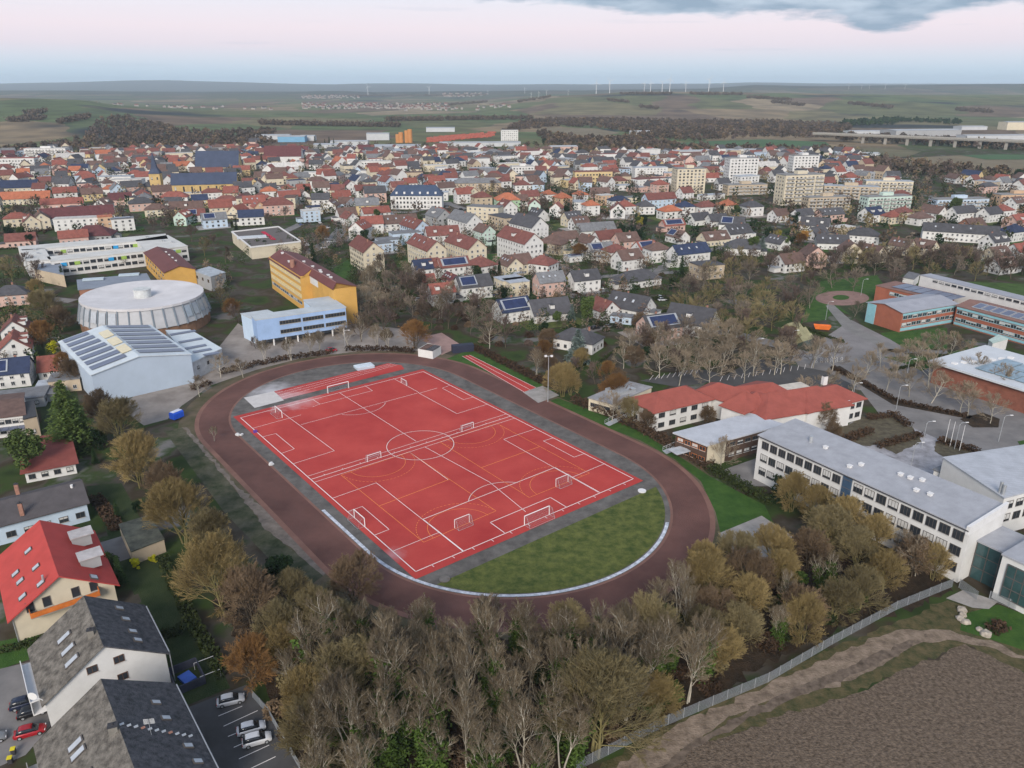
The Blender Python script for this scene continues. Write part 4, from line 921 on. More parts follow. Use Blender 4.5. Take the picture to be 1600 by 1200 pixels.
mb = MB(); q = c + (G(418, 368, 7) - c) * .5; a, b = G(411, 362, 7), G(428, 374, 7); mb.box((*((a + b) / 2), 6.95), (np.linalg.norm(b - a), 2.2, .4), math.degrees(math.atan2(*(b - a)[::-1]))); mb.build('red_strip', mat('red_strip', (.45, .02, .06)), r_)
mb = MB(); a = G(395, 370, 7); mb.box((a[0], a[1], 6.9), (18, 9, .3), 20); mb.build('roof_light', mat('rooflight_pale', (.50, .52, .54), .4), r_)
# ---- O: brick school on the right
BR = seam('wall_brick_red', (.33, .115, .072), 0, .3, .92); LB = mat('wall_turquoise', (.24, .46, .52), .6, .08, .5)
ze, zr = 8.0, 9.6
a0 = G(1410, 489, ze); a1 = G(1496, 475, ze); dO = (a1 - a0) / np.linalg.norm(a1 - a0); nO = np.array([-dO[1], dO[0]])
rB = G(1384, 479, zr); wO = 17.0
r_, _ = hero('brick_school', 'red brick school with turquoise window bands and solar panels on long angled wings', 'school', [a0, a1, a1 + nO * wO, a0 + nO * wO], 'red brick school')
P = [a0, a1, a1 + nO * wO, a0 + nO * wO]
mb = MB(); gable_walls(mb, P, ze, zr); mb.build('wall', BR, r_)
mb = MB(); gable_roof(mb, P, ze, zr, .5); mb.build('roof', mat('roof_zinc', (.30, .31, .35), .6, .1, .2), r_)
mb = MB(); azO = math.degrees(math.atan2(dO[1], dO[0])); c = (P[0] + P[1]) / 2
for z, h in ((7.2, .8), (1.0, 1.2)): mb.box((*(c - nO * .05), z), (np.linalg.norm(a1 - a0) * .97, .3, h), azO)
mb.build('turquoise_band', LB, r_)
facade(r_, P[0], P[1], (5.9, 2.9), 11, 2.4, 1.5, .02, .98, mat('turq_frame', (.30, .46, .50), .6), 2)
mb = MB(); mb.box((*((P[3] + P[0]) / 2 + nO * 6 - dO * .1), 4.0), (.4, 4.2, 8.2), azO); mb.build('turquoise_panel', LB, r_)
b0 = G(1495, 478, ze); b1 = G(1640, 516, ze); dP = (b1 - b0) / np.linalg.norm(b1 - b0); nP = np.array([-dP[1], dP[0]]); P = [b0, b1, b1 + nP * 16, b0 + nP * 16]
mb = MB(); gable_walls(mb, P, ze, zr); mb.build('wall', BR, r_)
mb = MB(); gable_roof(mb, P, ze, zr, .4); mb.build('roof', mat('roof_brown_red', (.21, .12, .10), .8, .12, .3), r_)
azP = math.degrees(math.atan2(dP[1], dP[0])); mb = MB(); c = (P[0] + P[1]) / 2
for z, h in ((7.3, .9), (1.0, 1.0)): mb.box((*(c - nP * .05), z), (np.linalg.norm(b1 - b0) * .98, .3, h), azP)
mb.build('turquoise_band', LB, r_)
facade(r_, P[0], P[1], (5.8, 2.7), 16, 2.4, 1.5, .02, .98, mat('turq_frame', (.30, .46, .50)), 2)
for k in range(8):
    u0 = .14 + k * .105; slope_panel(r_, P, ze, zr, u0, u0 + .095, .2, .85, 0, 'solar_panel', SOLARG, .08, .4, METAL)
c0 = G(1437, 436, ze + 1); c1 = G(1660, 492, ze + 1); dQ = (c1 - c0) / np.linalg.norm(c1 - c0); nQ = np.array([-dQ[1], dQ[0]]); P = [c0, c1, c1 + nQ * 7, c0 + nQ * 7]
mb = MB(); mb.prism(P, -.3, 10.6, top=False); mb.build('wall', WALL['w'], r_); mb = MB(); flat_roof(mb, P, 10.6, .3, .3); mb.build('roof', mat('roof_zinc', (.3, .31, .35)), r_)
facade(r_, P[0], P[1], (9.7,), 18, 2.4, 1.0, .1, .98, DFRAME, 2)
d0 = G(1369, 447, 7); d1 = G(1462, 468, 7); dS = (d1 - d0) / np.linalg.norm(d1 - d0); nS = np.array([-dS[1], dS[0]]); P = [d0, d1, d1 + nS * 15, d0 + nS * 15]
mb = MB(); mb.prism(P, -.3, 7, top=False); mb.build('wall', BR, r_); mb = MB(); flat_roof(mb, P, 7, .4, .35); mb.build('roof', mat('roof_brown_red', (.21, .12, .10)), r_)
for k in range(6):
    c = d0 + dS * (8 + k * 4.6) + nS * 8; mb = MB(); mb.box((*c, 7.6), (4.2, 11, .1), math.degrees(math.atan2(dS[1], dS[0]))); mb.build('solar_panel', SOLARG, r_)
facade(r_, P[0], P[1], (5.2, 2.2), 9, 2.2, 1.4, .25, .98, mat('turq_frame', (.3, .46, .5)), 2)
r_, P = hero('white_shed', 'low white flat shed behind the red brick school', 'shed', pts([(1411, 434), (1428, 437), (1437, 429), (1420, 425)], 4)); mb = MB(); mb.prism(P, -.3, 4, top=False); mb.build('wall', WALL['w'], r_); mb = MB(); flat_roof(mb, P, 4, .2, .3); mb.build('roof', ROOF['g'], r_)
r_, P = hero('site_cabin', 'pale green and white cabin in the yard of the red brick school', 'cabin', pts([(1545, 532), (1551, 537), (1575, 530), (1560, 524)], 4)); mb = MB(); mb.prism(P, -.3, 4, top=False); mb.build('wall', WALL['w'], r_); mb = MB(); flat_roof(mb, P, 4, .2, .3); mb.build('roof', mat('roof_mint', (.40, .50, .46)), r_)
# ---- P: big pale roofed hall at the right edge
zs = 7.0
s0 = G(1452, 566, zs); s1 = G(1620, 618, zs); dS = (s1 - s0) / np.linalg.norm(s1 - s0); nS = np.array([-dS[1], dS[0]]); azS = math.degrees(math.atan2(dS[1], dS[0]))
P = [s0, s1, s1 + nS * 32, s0 + nS * 32]
r_, P = hero('indoor_pool_hall', 'wide brick hall with huge pale roof and bluish roof panels', 'hall', P, 'wide pale roofed hall')
mb = MB(); mb.prism(inset(P, 1.5), -.3, zs, top=False); mb.build('wall', mat('wall_brick_dark', (.22, .085, .058), .9, .2, .5), r_)
mb = MB(); flat_roof(mb, P, zs, .4, .6); mb.build('roof', mat('roof_cool_white', (.52, .55, .58), .7, .08, .2), r_)
for i in range(5):
    for j in range(2):
        c = s0 + dS * (15 + i * 6.2) + nS * (9 + j * 9); mb = MB(); mb.box((*c, zs + 1.0), (5.6, 8, .3), azS)
        mb.build('roof_panel', mat('roof_panel_blue', (.20, .29, .36), .3, .25, .6, spec=.5), r_)
for i in range(7):
    c = s0 + dS * (6 + i * 1.0) + nS * (4 + i * 3.6); mb = MB(); mb.box((*c, zs + .8), (1.5, 1.5, .5), azS); mb.build('roof_light', TRIM, r_)
# ================================================================ TOWN
rnd = random.Random(7)
HINFO = []; HOUSES = []   # (x, y, radius) already taken
def visible_sides(P):
    out = []
    for i in range(len(P)):
        a, b = P[i], P[(i + 1) % len(P)]; nx, ny = (b - a)[1], -(b - a)[0]; c = (a + b) / 2
        if nx * (-c[0]) + ny * (-c[1]) > .1 * np.linalg.norm(b - a) * np.linalg.norm(c): out.append(i)
    return out
def house(px, py, az, Ln, Wd, e, w, rf, typ='g', rise=None, solar=0, sky=0, chim=1, group='houses of the town', dorm=0, c=None, floors=None, quiet=False):
    if c is None: c = G(px, py) + np.array([0, Wd * .42])
    P = rect(c, az, Ln, Wd); r = root('house', '', 'house', (c[0], c[1], 0), group=group); HOUSES.append((c[0], c[1], max(Ln, Wd) * .5))
    ppm = 1200 / (c[1] * cp_ + CAM_H * sp_)
    HINFO.append((c, az, Ln, Wd, ppm))
    if rise is None: rise = {'g': .42, 'h': .36, 'f': 0}[typ] * Wd
    zr = e + rise; mb = MB()
    if typ == 'g': gable_walls(mb, P, e, zr)
    else: mb.prism(P, -.3, e, top=False)
    mb.build('wall', WALL[w], r); mb = MB(); oh = .5 if ppm > 1.6 else .35
    if typ == 'g': gable_roof(mb, P, e, zr, oh)
    elif typ == 'h': hip_roof(mb, P, e, zr, oh)
    else: flat_roof(mb, P, e, .25, .35)
    mb.build('roof', ROOF[rf], r)
    if ppm > 1.45:
        fl = floors or max(1, int(round((e - .4) / 2.8))); zs = [1.55 + k * (e - .5) / fl for k in range(fl)]
        step = 2.9 if ppm > 2.4 else 3.8; ws = 1.15 if ppm > 2.4 else 1.35
        fr = rnd.choice([FRAME, DFRAME, FRAME])
        for i in visible_sides(P):
            a, b = P[i], P[(i + 1) % 4]; l_ = np.linalg.norm(b - a); n_ = max(2, int(l_ / step))
            facade(r, a, b, zs, n_, ws, 1.3, .04, .96, fr, 2)
            if typ == 'g' and i in (1, 3) and rise > 3: put_win(r, (a + b) / 2, math.degrees(math.atan2(*(b - a)[::-1])), e + rise * .32, 1.0, 1.1, fr)
    if ppm > 2.0 and not dorm and not solar and not sky and typ == 'g': k_ = rnd.random(); dorm = (1 if k_ < .2 else 2 if k_ < .3 else 0); sky = 3 if .3 <= k_ < .55 else 0
    if ppm > 2.0 and rnd.random() < .5:
        d_ = (P[1] - P[0]) / Ln; s_ = rnd.choice((-1, 1)); q = c + d_ * s_ * (Ln / 2 + 1.9) + np.array([-d_[1], d_[0]]) * rnd.uniform(-1.5, 1.5); mb = MB(); mb.box((*q, 1.2), (3.8, rnd.uniform(4.5, 7), 2.9), az, 0); mb.build('annex', WALL[w], r); mb = MB(); mb.box((*q, 2.75), (4.1, 6.4, .25), az); mb.build('annex_roof', ROOF[rnd.choice('gkl')], r)
    side = 0 if np.dot(P[0] + P[1] - P[2] - P[3], -c) > 0 else 1
    if typ == 'g' and solar: slope_panel(r, P, e, zr, .06, .94 if solar > 1 else .55, .12, .9, side, 'solar_panel', SOLAR, .08, .35, METAL)
    if typ == 'h' and solar: mb = MB(); mb.box((c[0], c[1], zr + .2), (2.4, 1.6, .12), az); mb.build('solar_panel', SOLAR, r)
    if typ == 'f' and solar:
        mb = MB(); mb.box((c[0], c[1], e + .6), (Ln * .7, Wd * .6, .12), az); mb.build('solar_panel', SOLAR, r)
    if typ == 'g':
        for k in range(sky): u0 = .15 + .7 * k / max(1, sky); slope_panel(r, P, e, zr, u0, u0 + 1.1 / Ln * 1.0, .42, .42 + .22, side)
        for k in range(dorm):
            u = (k + .5) / dorm; q = on_slope(P, e, zr, u, .38, side); mb = MB(); mb.box((q[0], q[1], q[2] + .7), (1.8, 2.4, 1.6), az, 0); mb.box((q[0], q[1], q[2] + 1.6), (2.2, 2.8, .2), az, 1); mb.build('dormer', [WALL['w'], ROOF[rf]], r)
    if chim and ppm > 1.3 and typ != 'f':
        d_ = (P[1] - P[0]) / Ln; q = c + d_ * Ln * rnd.uniform(-.3, .3) + np.array([-d_[1], d_[0]]) * .9; chimney(r, q, zr - .3, rnd.uniform(.9, 1.4), .7)
    sz = 'long ' if Ln > 21 else ('small ' if Ln < 9.5 else ''); tall = 'tall ' if e > 9 else ''
    look = f"{sz or tall}{WNAME[w]} house with " + {'g': f"{RNAME[rf]} gabled roof", 'h': f"{RNAME[rf]} hipped roof", 'f': f"flat {RNAME[rf]} roof"}[typ]
    if solar: look = f"{sz}{WNAME[w]} house with solar panels on {RNAME[rf]} roof"
    pend(r, look, c); return r
A_, B_ = 25, 122
for row in """666 418 B 27 11 11 c d g 0;727 415 B 28 11 11 c d g 0;812 409 B 30 12 12 w d g 0;572 421 B 25 11 11 c d g 0
622 362 A 24 11 6 w n g 0;648 374 B 22 11 8 b d g 0;690 382 18 20 11 6 w d g 0;606 388 A 14 10 5 b g f 0;632 382 A 18 10 7 b g f 0;685 354 B 18 12 7 k g g 0;726 366 B 26 12 9 w g g 0;757 382 B 12 9 8 m n g 0
758 348 -20 24 11 11 c g f 0;787 360 B 20 12 9 t k f 0;792 331 8 18 14 9 g o h 0;659 438 A 9 9 6 w s g 0;670 436 A 9 9 6 w d g 0;707 434 A 16 9 6 w d g 2;752 433 B 13 11 6 w d h 0;797 432 B 12 9 6 c n g 0
666 456 A 7 7 5 w r g 0;689 477 A 11 8 6 k r g 0;738 467 A 16 10 6 w k g 1;796 460 A 12 9 7 c l f 0;800 503 A 14 10 5 w s g 2;706 448 B 10 7 3 w m g 0
826 380 B 24 13 11 w k g 0;835 334 90 12 9 7 m d g 0;870 338 80 11 9 6 w r g 0;879 321 B 13 11 6 o o h 0;857 315 A 10 10 6 w o h 0;826 318 A 16 10 6 c d g 0;841 346 B 13 11 4 w k g 0;907 314 A 10 10 5 w o h 0;923 338 A 11 10 8 w o h 0;945 321 A 12 9 8 o f f 0
972 317 18 26 9 4 c g f 0;976 335 A 14 11 6 w r h 0;920 395 B 13 9 6 w n g 0;950 388 A 18 10 6 w d g 0;978 392 A 14 10 6 p n g 0;866 397 -35 16 12 6 c n h 0;882 386 A 16 9 5 w n g 0;893 354 A 12 9 6 c k g 0;905 360 A 12 9 5 w n g 0;930 369 20 26 10 4 w g g 0
937 405 A 15 9 5 w g g 1;899 409 A 11 7 3 w l f 1;962 410 A 12 10 6 w d h 0;981 422 A 14 10 6 w n g 0;848 431 -30 13 11 6 w d h 0;810 430 A 12 10 6 c n g 0;806 464 A 10 9 7 c l f 0;858 463 A 13 9 7 p g g 0;912 456 A 14 9 6 w k g 0
857 502 A 17 12 3.4 w k g 0;945 499 B 10 9 4 w d g 0;988 494 -35 18 12 3.4 w k g 3;973 506 -20 9 5 3 b g f 0;996 449 A 22 12 3.4 w k h 0;905 549 -30 16 10 4 w k h 0;1032 531 A 15 10 5 p k g 2;1085 524 -35 18 13 5 w k g 0;1106 436 A 14 11 7 t k f 0
1030 329 A 26 10 9 b d g 0;1009 335 8 12 12 6 w k h 0;1047 343 A 15 11 6 w o h 0;1051 361 A 16 8 4 p r g 2;1070 338 A 12 11 7 w s h 0;1103 338 A 15 11 7 w d h 0;1137 333 A 12 11 6 c o h 0;1175 338 A 15 11 7 w k h 0;1093 352 A 15 10 4 w k g 0;1121 354 A 14 10 4 w k g 0
1146 360 -20 16 11 4 w k g 1;1152 374 A 18 11 4 w k g 3;1163 399 -10 20 13 4 w k h 0;1060 380 B 13 9 4 w n g 1;1116 384 A 18 10 4 c n g 0;1077 415 A 22 10 7 w s g 3;1027 410 A 12 10 7 w n h 0;1008 402 A 12 9 5 w r g 2;1071 310 A 12 10 5 w d g 0;1112 312 A 24 8 4 w l f 0
1218 347 A 13 9 5 w n g 0;1255 349 A 14 9 6 w k g 0;1297 348 A 20 9 6 p k g 0;1364 348 A 15 11 6 w s g 0;1276 364 -25 18 11 5 w k g 0;1278 375 A 12 9 4 w k g 0;1318 370 A 14 9 6 t f f 0;1353 381 -25 18 12 5 w k h 0;1302 390 -15 18 10 4 w k g 3;1217 390 B 12 9 4 w k g 0
1396 350 A 12 10 5 c r h 0;1273 416 90 12 11 6 p n g 0;1331 409 85 12 11 6 c n g 0;1363 410 B 14 10 5 c n g 0;1412 345 A 13 10 6 c d h 0;1440 352 A 15 11 5 w n h 0;1461 343 B 16 11 5 w n g 0;1505 345 A 20 10 6 w k g 0;1549 347 A 16 10 6 w k g 0;1568 344 A 12 11 7 w r h 0
1502 378 -18 42 10 6 w k g 0;1522 364 A 14 10 5 n n g 0;1557 393 A 14 10 6 w k g 0;1586 377 A 15 11 6 w s h 1;1592 361 A 14 11 6 p r g 0;1560 412 A 13 9 5 c n g 0;1597 406 A 12 9 5 w r g 0;1412 398 B 12 9 5 c n g 0;1448 400 B 12 9 5 c n g 0;1235 425 A 14 10 5 w n g 0;1570 428 A 14 9 4 w n g 0
30 320 20 44 12 5 c o g 0;16 304 20 42 14 6 c s g 0;100 312 A 18 10 6 w r g 0;95 326 22 30 9 4 p r g 0;142 314 A 16 10 6 y n g 0;118 349 24 46 14 5 w m g 0;62 358 B 14 10 7 c n g 0;24 355 A 16 10 6 c r h 0;46 360 B 12 10 6 c d g 0;122 360 22 30 10 8 w f f 0;163 360 B 9 9 9 o o f 0;190 361 22 14 9 8 w g f 1
140 376 15 24 16 3 k m h 0;112 381 A 16 9 4 p r g 0;30 386 A 16 9 4 p d g 0;270 318 15 22 12 5 w r h 0;302 309 10 18 8 4 c f f 0;218 330 A 18 12 6 p k h 0;242 338 A 16 11 5 c n h 0;290 336 15 24 11 5 y n g 0;311 324 A 12 9 6 y s g 0;343 341 A 16 12 8 c r g 0;371 341 80 13 10 5 c r g 0;396 333 A 16 11 8 p r g 0
285 352 90 12 9 6 m r g 0;305 347 A 12 9 5 w d g 1;333 356 A 16 9 6 b g g 1;391 352 15 17 10 6 w s g 0;419 310 A 14 10 6 w o h 0;432 337 A 22 14 8 p d h 0;403 338 B 11 9 7 o r g 0;484 347 A 12 9 8 b f f 0;517 332 85 12 10 5 w n g 0;535 317 A 12 9 6 w r g 0;552 331 B 11 9 5 w g g 0;573 337 15 17 11 8 y g g 0
586 343 A 20 9 5 w r g 0;562 374 80 14 10 7 w r g 0;580 366 A 14 10 7 w r g 0;473 305 A 12 10 5 t r g 0;518 302 A 12 9 5 w s g 0;570 308 A 18 10 6 w d g 0;594 394 A 12 9 5 b g f 0;545 352 B 12 9 5 w d g 0
640 312 A 12 9 5 w n g 0;752 322 A 15 11 7 t d h 0;722 318 A 12 10 8 w r g 0;735 314 B 13 10 7 c r g 0;745 300 5 44 12 8 t g h 0;640 296 A 12 10 6 w r g 0;622 302 A 14 10 6 p d g 0;700 276 15 30 10 4 b l f 0;758 270 15 34 11 5 c l f 0""".replace('\n', ';').split(';'):
    f = row.split(); az = {'A': A_, 'B': B_}.get(f[2]); az = float(f[2]) if az is None else az
    k = int(f[9]) if len(f) > 9 else 0
    house(float(f[0]), float(f[1]), az + rnd.uniform(-5, 5), float(f[3]), float(f[4]), float(f[5]), f[6], f[7], f[8], solar=k if k in (1, 2) else 0, sky=3 if k == 3 else 0)
# ---- left edge houses
for row in """14 478 20 14 10 5 p k h;20 535 115 11 9 5 w d g;18 566 118 12 10 5 w r g;8 606 20 13 9 5 w s g;88 590 20 12 9 3 w r g;98 612 20 9 8 4 t g f;12 640 20 18 10 3 k g f""".split('\n')[0].split(';'):
    f = row.split(); house(float(f[0]), float(f[1]), float(f[2]), float(f[3]), float(f[4]), float(f[5]), f[6], f[7], f[8], solar=1 if f[7] == 's' else 0)
# ---- apartment blocks and other larger town buildings
BALC = mat('balcony_slab', (.40, .39, .37), .8, .1, .5)
def block(name, label, cat, c, az, Ln, Wd, h, floors, wm, rm, cols=8, balc=0, lm=None, group=None, top=True, ww=1.7, gcols=3):
    P = rect(c, az, Ln, Wd); r = root(name, label, cat, (c[0], c[1], 0), group=group); HOUSES.append((c[0], c[1], Ln * .5))
    if lm: landmark(lm, c)
    mb = MB(); mb.prism(P, -.3, h, top=False); mb.build('wall', wm, r); mb = MB(); flat_roof(mb, P, h, .2, .5); mb.build('roof', rm, r)
    zs = [1.6 + k * (h - .6) / floors for k in range(floors)]
    for i in visible_sides(P):
        a, b = P[i], P[(i + 1) % 4]
        if i in (0, 2):
            facade(r, a, b, zs, cols, ww, 1.4, .03, .97, DFRAME, 2)
            if balc:
                d = (b - a) / np.linalg.norm(b - a); n = np.array([d[1], -d[0]]); azb = math.degrees(math.atan2(d[1], d[0]))
                for z in zs:
                    for k in range(balc):
                        q = a + (b - a) * (k + .5) / balc + n * .6; mb = MB(); mb.box((*q, z - 1.0), (Ln / balc * .8, 1.2, .2), azb); mb.box((*(q + n * .55), z - .5), (Ln / balc * .8, .1, 1.0), azb); mb.build('balcony', BALC, r)
        else: facade(r, a, b, zs, gcols, 1.2, 1.3, .1, .9, DFRAME, 1)
    if top: mb = MB(); mb.box((c[0], c[1], h + 1.5), (Ln * .25, Wd * .4, 2.6), az); mb.build('roof_house', wm, r)
    return r, P
WW, WC = WALL['w'], WALL['c']; RG = mat('roof_grey_felt', (.22, .22, .22), .9, .15, .2)
block('apartment_tower', 'cream apartment tower nearest the dark red row houses of the town, with brown balconies', 'tower block', G(1076, 303) + (0, 6), 10, 27, 14, 22, 8, WC, RG, 7, 0, 'cream apartment tower')
block('apartment_tower', 'white apartment tower with a vertical blue window strip, left of the viaduct fields', 'tower block', G(1158, 286) + (0, 6), 8, 30, 14, 24, 8, WW, RG, 8, 0, 'white blue striped tower')
block('apartment_tower', 'small white apartment tower with blue strip in front of the tan field', 'tower block', G(1256, 271) + (0, 6), 8, 30, 13, 19, 6, WW, RG, 7, 0)
block('apartment_tower', 'tall pale tower with balcony bands on its right, behind the balcony apartment slab', 'tower block', G(1250, 321) + (0, 8), 15, 36, 14, 24, 8, WC, RG, 9, 4, 'pale banded tower')
for px, q, z0 in ((1167, 270, 12), (1264, 258, 9)):
    pass
block('apartment_slab', 'long three storey slab with weathered balconies in front of the pale banded tower', 'apartment block', G(1292, 331) + (0, 5), 12, 36, 10, 11, 4, WALL['t'], RG, 12, 6, 'weathered balcony slab')
block('apartment_slab', 'pale green four storey slab with balcony rows behind the navy roofed white house', 'apartment block', G(1385, 332) + (0, 5), 12, 38, 11, 12, 4, WALL['m'], RG, 12, 6, 'pale green slab')
block('apartment_slab', 'cream and apricot apartment slab with bluish roof behind the pale green slab', 'apartment block', G(1388, 305) + (0, 5), -8, 40, 11, 12, 4, WC, ROOF['l'], 12, 6)
block('apartment_slab', 'grey apricot apartment slab with bluish roof left of the cream and apricot slab', 'apartment block', G(1330, 312) + (0, 5), -14, 44, 11, 11, 4, WALL['t'], ROOF['l'], 12, 6)
block('apartment_slab', 'pale blue three storey slab behind a large dark pine', 'apartment block', G(1500, 330) + (0, 5), 8, 44, 11, 9, 3, WALL['b'], RG, 14, 7)
block('apartment_slab', 'apricot apartment slab at the right edge beyond the orange hipped house', 'apartment block', G(1590, 324) + (0, 5), 8, 36, 11, 10, 3, WALL['o'], RG, 10, 5)
block('apartment_slab', 'low buff flats in the trees between the cream tower and pale banded tower', 'apartment block', G(1165, 305) + (0, 5), 12, 38, 11, 9, 3, WALL['t'], RG, 11, 5)
block('row_house', 'yellow three storey terrace with brown roof among bare trees before the cream tower', 'terrace', G(926, 288) + (0, 5), 8, 38, 11, 12, 3, WALL['y'], ROOF['d'], 11, 0, 'yellow terrace', top=False)
block('row_house', 'long white terrace with red mansard roof at the left edge of the town', 'terrace', G(20, 264) + (0, 5), 8, 50, 12, 12, 3, WW, ROOF['r'], 14, 0, 'white mansard terrace', top=False)
block('apartment_block', 'stepped white apartment block below the wooded hillside', 'apartment block', G(72, 248) + (0, 6), 8, 52, 14, 13, 4, WW, ROOF['f'], 12, 4, 'stepped white flats')
block('apartment_block', 'flat white office block with roof rail beside the wide road', 'office', G(578, 262) + (0, 6), 4, 52, 12, 7, 2, WW, ROOF['f'], 14, 0, top=False)
block('office_tower', 'white office tower block beside the red brickyard stacks', 'office', G(796, 220) + (0, 6), 4, 30, 14, 18, 5, WW, RG, 8, 0, 'white office tower', top=False)
block('apartment_block', 'small white flats with blue stair panel among the red terraces', 'apartment block', G(816, 279) + (0, 6), 10, 24, 12, 12, 4, WW, ROOF['f'], 7, 0)
# town hall with navy hipped roof
a, b = G(611, 327), G(691, 327); d = (b - a) / np.linalg.norm(b - a); n = np.array([-d[1], d[0]]); P = [a, b, b + n * 15, a + n * 15]
r_, P = hero('town_hall', 'large white three storey hall with navy hipped roof and three window rows', 'town hall', P, 'navy roofed town hall'); HOUSES.append((*(sum(P) / 4), 22))
mb = MB(); mb.prism(P, -.3, 10.5, top=False); mb.build('wall', WW, r_); mb = MB(); hip_roof(mb, P, 10.5, 18.0, .5, k=.35); mb.build('roof', mat('roof_navy_sheet', (.045, .068, .12), .7, .1, .2), r_)
facade(r_, P[0], P[1], (8.6, 5.3, 2.0), 14, 1.4, 1.6, .03, .97, DFRAME, 2)
for k in range(6):
    q = P[0] + (P[1] - P[0]) * (k + .8) / 6.6 + n * 1.8; mb = MB(); mb.box((*q, 12.6), (1.5, 2.4, 1.5), math.degrees(math.atan2(*d[::-1]))); mb.build('dormer', TRIM, r_)
# church
cxy = G(248, 305); r_ = root('church', 'ochre church with a slate spire and long navy nave roof', 'church', (*cxy, 0)); landmark('church spire', cxy); HOUSES.append((*cxy, 14)); HOUSES.append((*(cxy + (35, 10)), 26))
CH = mat('church_stone', (.50, .36, .16), .9, .15, .3); NAVY = mat('church_slate', (.050, .065, .11), .8, .15, .2)
mb = MB(); T = rect(cxy, 10, 9, 9); mb.prism(T, -.3, 19, top=False); mb.build('tower', CH, r_)
mb = MB(); vs = [(*p, 19.0) for p in inset(T, -.5)]; oct_ = [(cxy[0] + 3.2 * cos(k * pi / 2 + pi / 4 + .17), cxy[1] + 3.2 * sin(k * pi / 2 + pi / 4 + .17), 24.0) for k in range(4)]; oct_ = [oct_[2], oct_[3], oct_[0], oct_[1]]
mb.add(vs + oct_ + [(*cxy, 38)], [(i, (i + 1) % 4, 4 + (i + 1) % 4, 4 + i) for i in range(4)] + [(4 + i, 4 + (i + 1) % 4, 8) for i in range(4)] + [(3, 2, 1, 0)]); mb.build('spire', NAVY, r_)
facade(r_, T[0], T[1], (15, 9), 2, 1.2, 2.2, fr=DFRAME)
Pn = rect(cxy + np.array([38, 14]), 12, 56, 18); mb = MB(); gable_walls(mb, Pn, 9, 18); mb.build('nave_wall', CH, r_); mb = MB(); gable_roof(mb, Pn, 9, 18, .4); mb.build('nave_roof', NAVY, r_)
facade(r_, Pn[0], Pn[1], (5,), 8, 1.4, 4.5, fr=DFRAME)
r_, P = hero('parish_hall', 'tall hall with a huge navy roof and white dormer row behind the church', 'hall', rect(G(340, 272) + (0, 8), 5, 46, 20), 'huge navy roofed hall'); HOUSES.append((*(sum(P) / 4), 24))
mb = MB(); gable_walls(mb, P, 8, 24); mb.build('wall', WALL['y'], r_); mb = MB(); gable_roof(mb, P, 8, 24, .5); mb.build('roof', NAVY, r_)
r_, P = hero('brewery', 'large maroon roofed hall with white gables among the far red roofs', 'hall', rect(G(442, 254) + (0, 8), 5, 46, 20), 'maroon roofed hall'); HOUSES.append((*(sum(P) / 4), 24))
mb = MB(); gable_walls(mb, P, 8, 20); mb.build('wall', WW, r_); mb = MB(); gable_roof(mb, P, 8, 20, .5); mb.build('roof', ROOF['m'], r_)
wb = random.Random(31)
for k in range(26):
    px = wb.choice([wb.uniform(0, 420), wb.uniform(380, 860), wb.uniform(860, 1250)]); py = wb.uniform(244, 296); c = G(px, py)
    if any((c[0] - h[0]) ** 2 + (c[1] - h[1]) ** 2 < (h[2] + 20) ** 2 for h in HOUSES): continue
    house(0, 0, wb.choice([A_, 8, 15]) , wb.uniform(22, 36), 12, wb.choice([7, 9, 11]), wb.choice('wwwcw'), wb.choice('fflgnd'), wb.choice('fffg'), c=c)
# ---- procedural remainder of the town
wch = 'wwwwwwwwcccptkby'; rch = 'rrdddddnnnnnkkkkkogmgls'
ok_rng = random.Random(21); fill = []
ca, sa = cos(rad(32)), sin(rad(32))
def town_top(px): return float(np.interp(px, [-100, 60, 200, 380, 420, 800, 830, 1340, 1380, 1700], [243, 238, 236, 234, 216, 226, 240, 242, 282, 286]))
for i in range(-60, 110):
    for j in range(0, 110):
        x = (i * 21 + ok_rng.uniform(-4, 4)); y = (j * 19 + ok_rng.uniform(-4, 4)); X = x * ca - y * sa * .0 - j * 8; Y = 470 + y * .72 + x * sa * .35 
        if Y < 470 or Y > 1500: continue
        px, py = PXY(X, Y)
        if not (-60 < px < 1660) or py > 345 or py < town_top(px): continue
        if py > 300 and px > 560 and ok_rng.random() < .75: continue
        if px < 420 and py > 335: continue
        if 1040 < px < 1500 and py > 285 and ok_rng.random() < .75: continue
        if ok_rng.random() < .40 or any((X - h[0]) ** 2 + (Y - h[1]) ** 2 < (h[2] + 11) ** 2 for h in HOUSES): continue
        if 400 < px < 830 and py < 238: continue
        fill.append((Y, X, Y))
fill.sort()
n_ind = max(0, 285 - len([o for o in D.objects if o.name.startswith('house')]))
stuffv = MB(); smats = list(WALL.values()) + list(ROOF.values()) + [DARK]; wi = {k: i for i, k in enumerate(WALL)}; ri = {k: i + len(WALL) for i, k in enumerate(ROOF)}
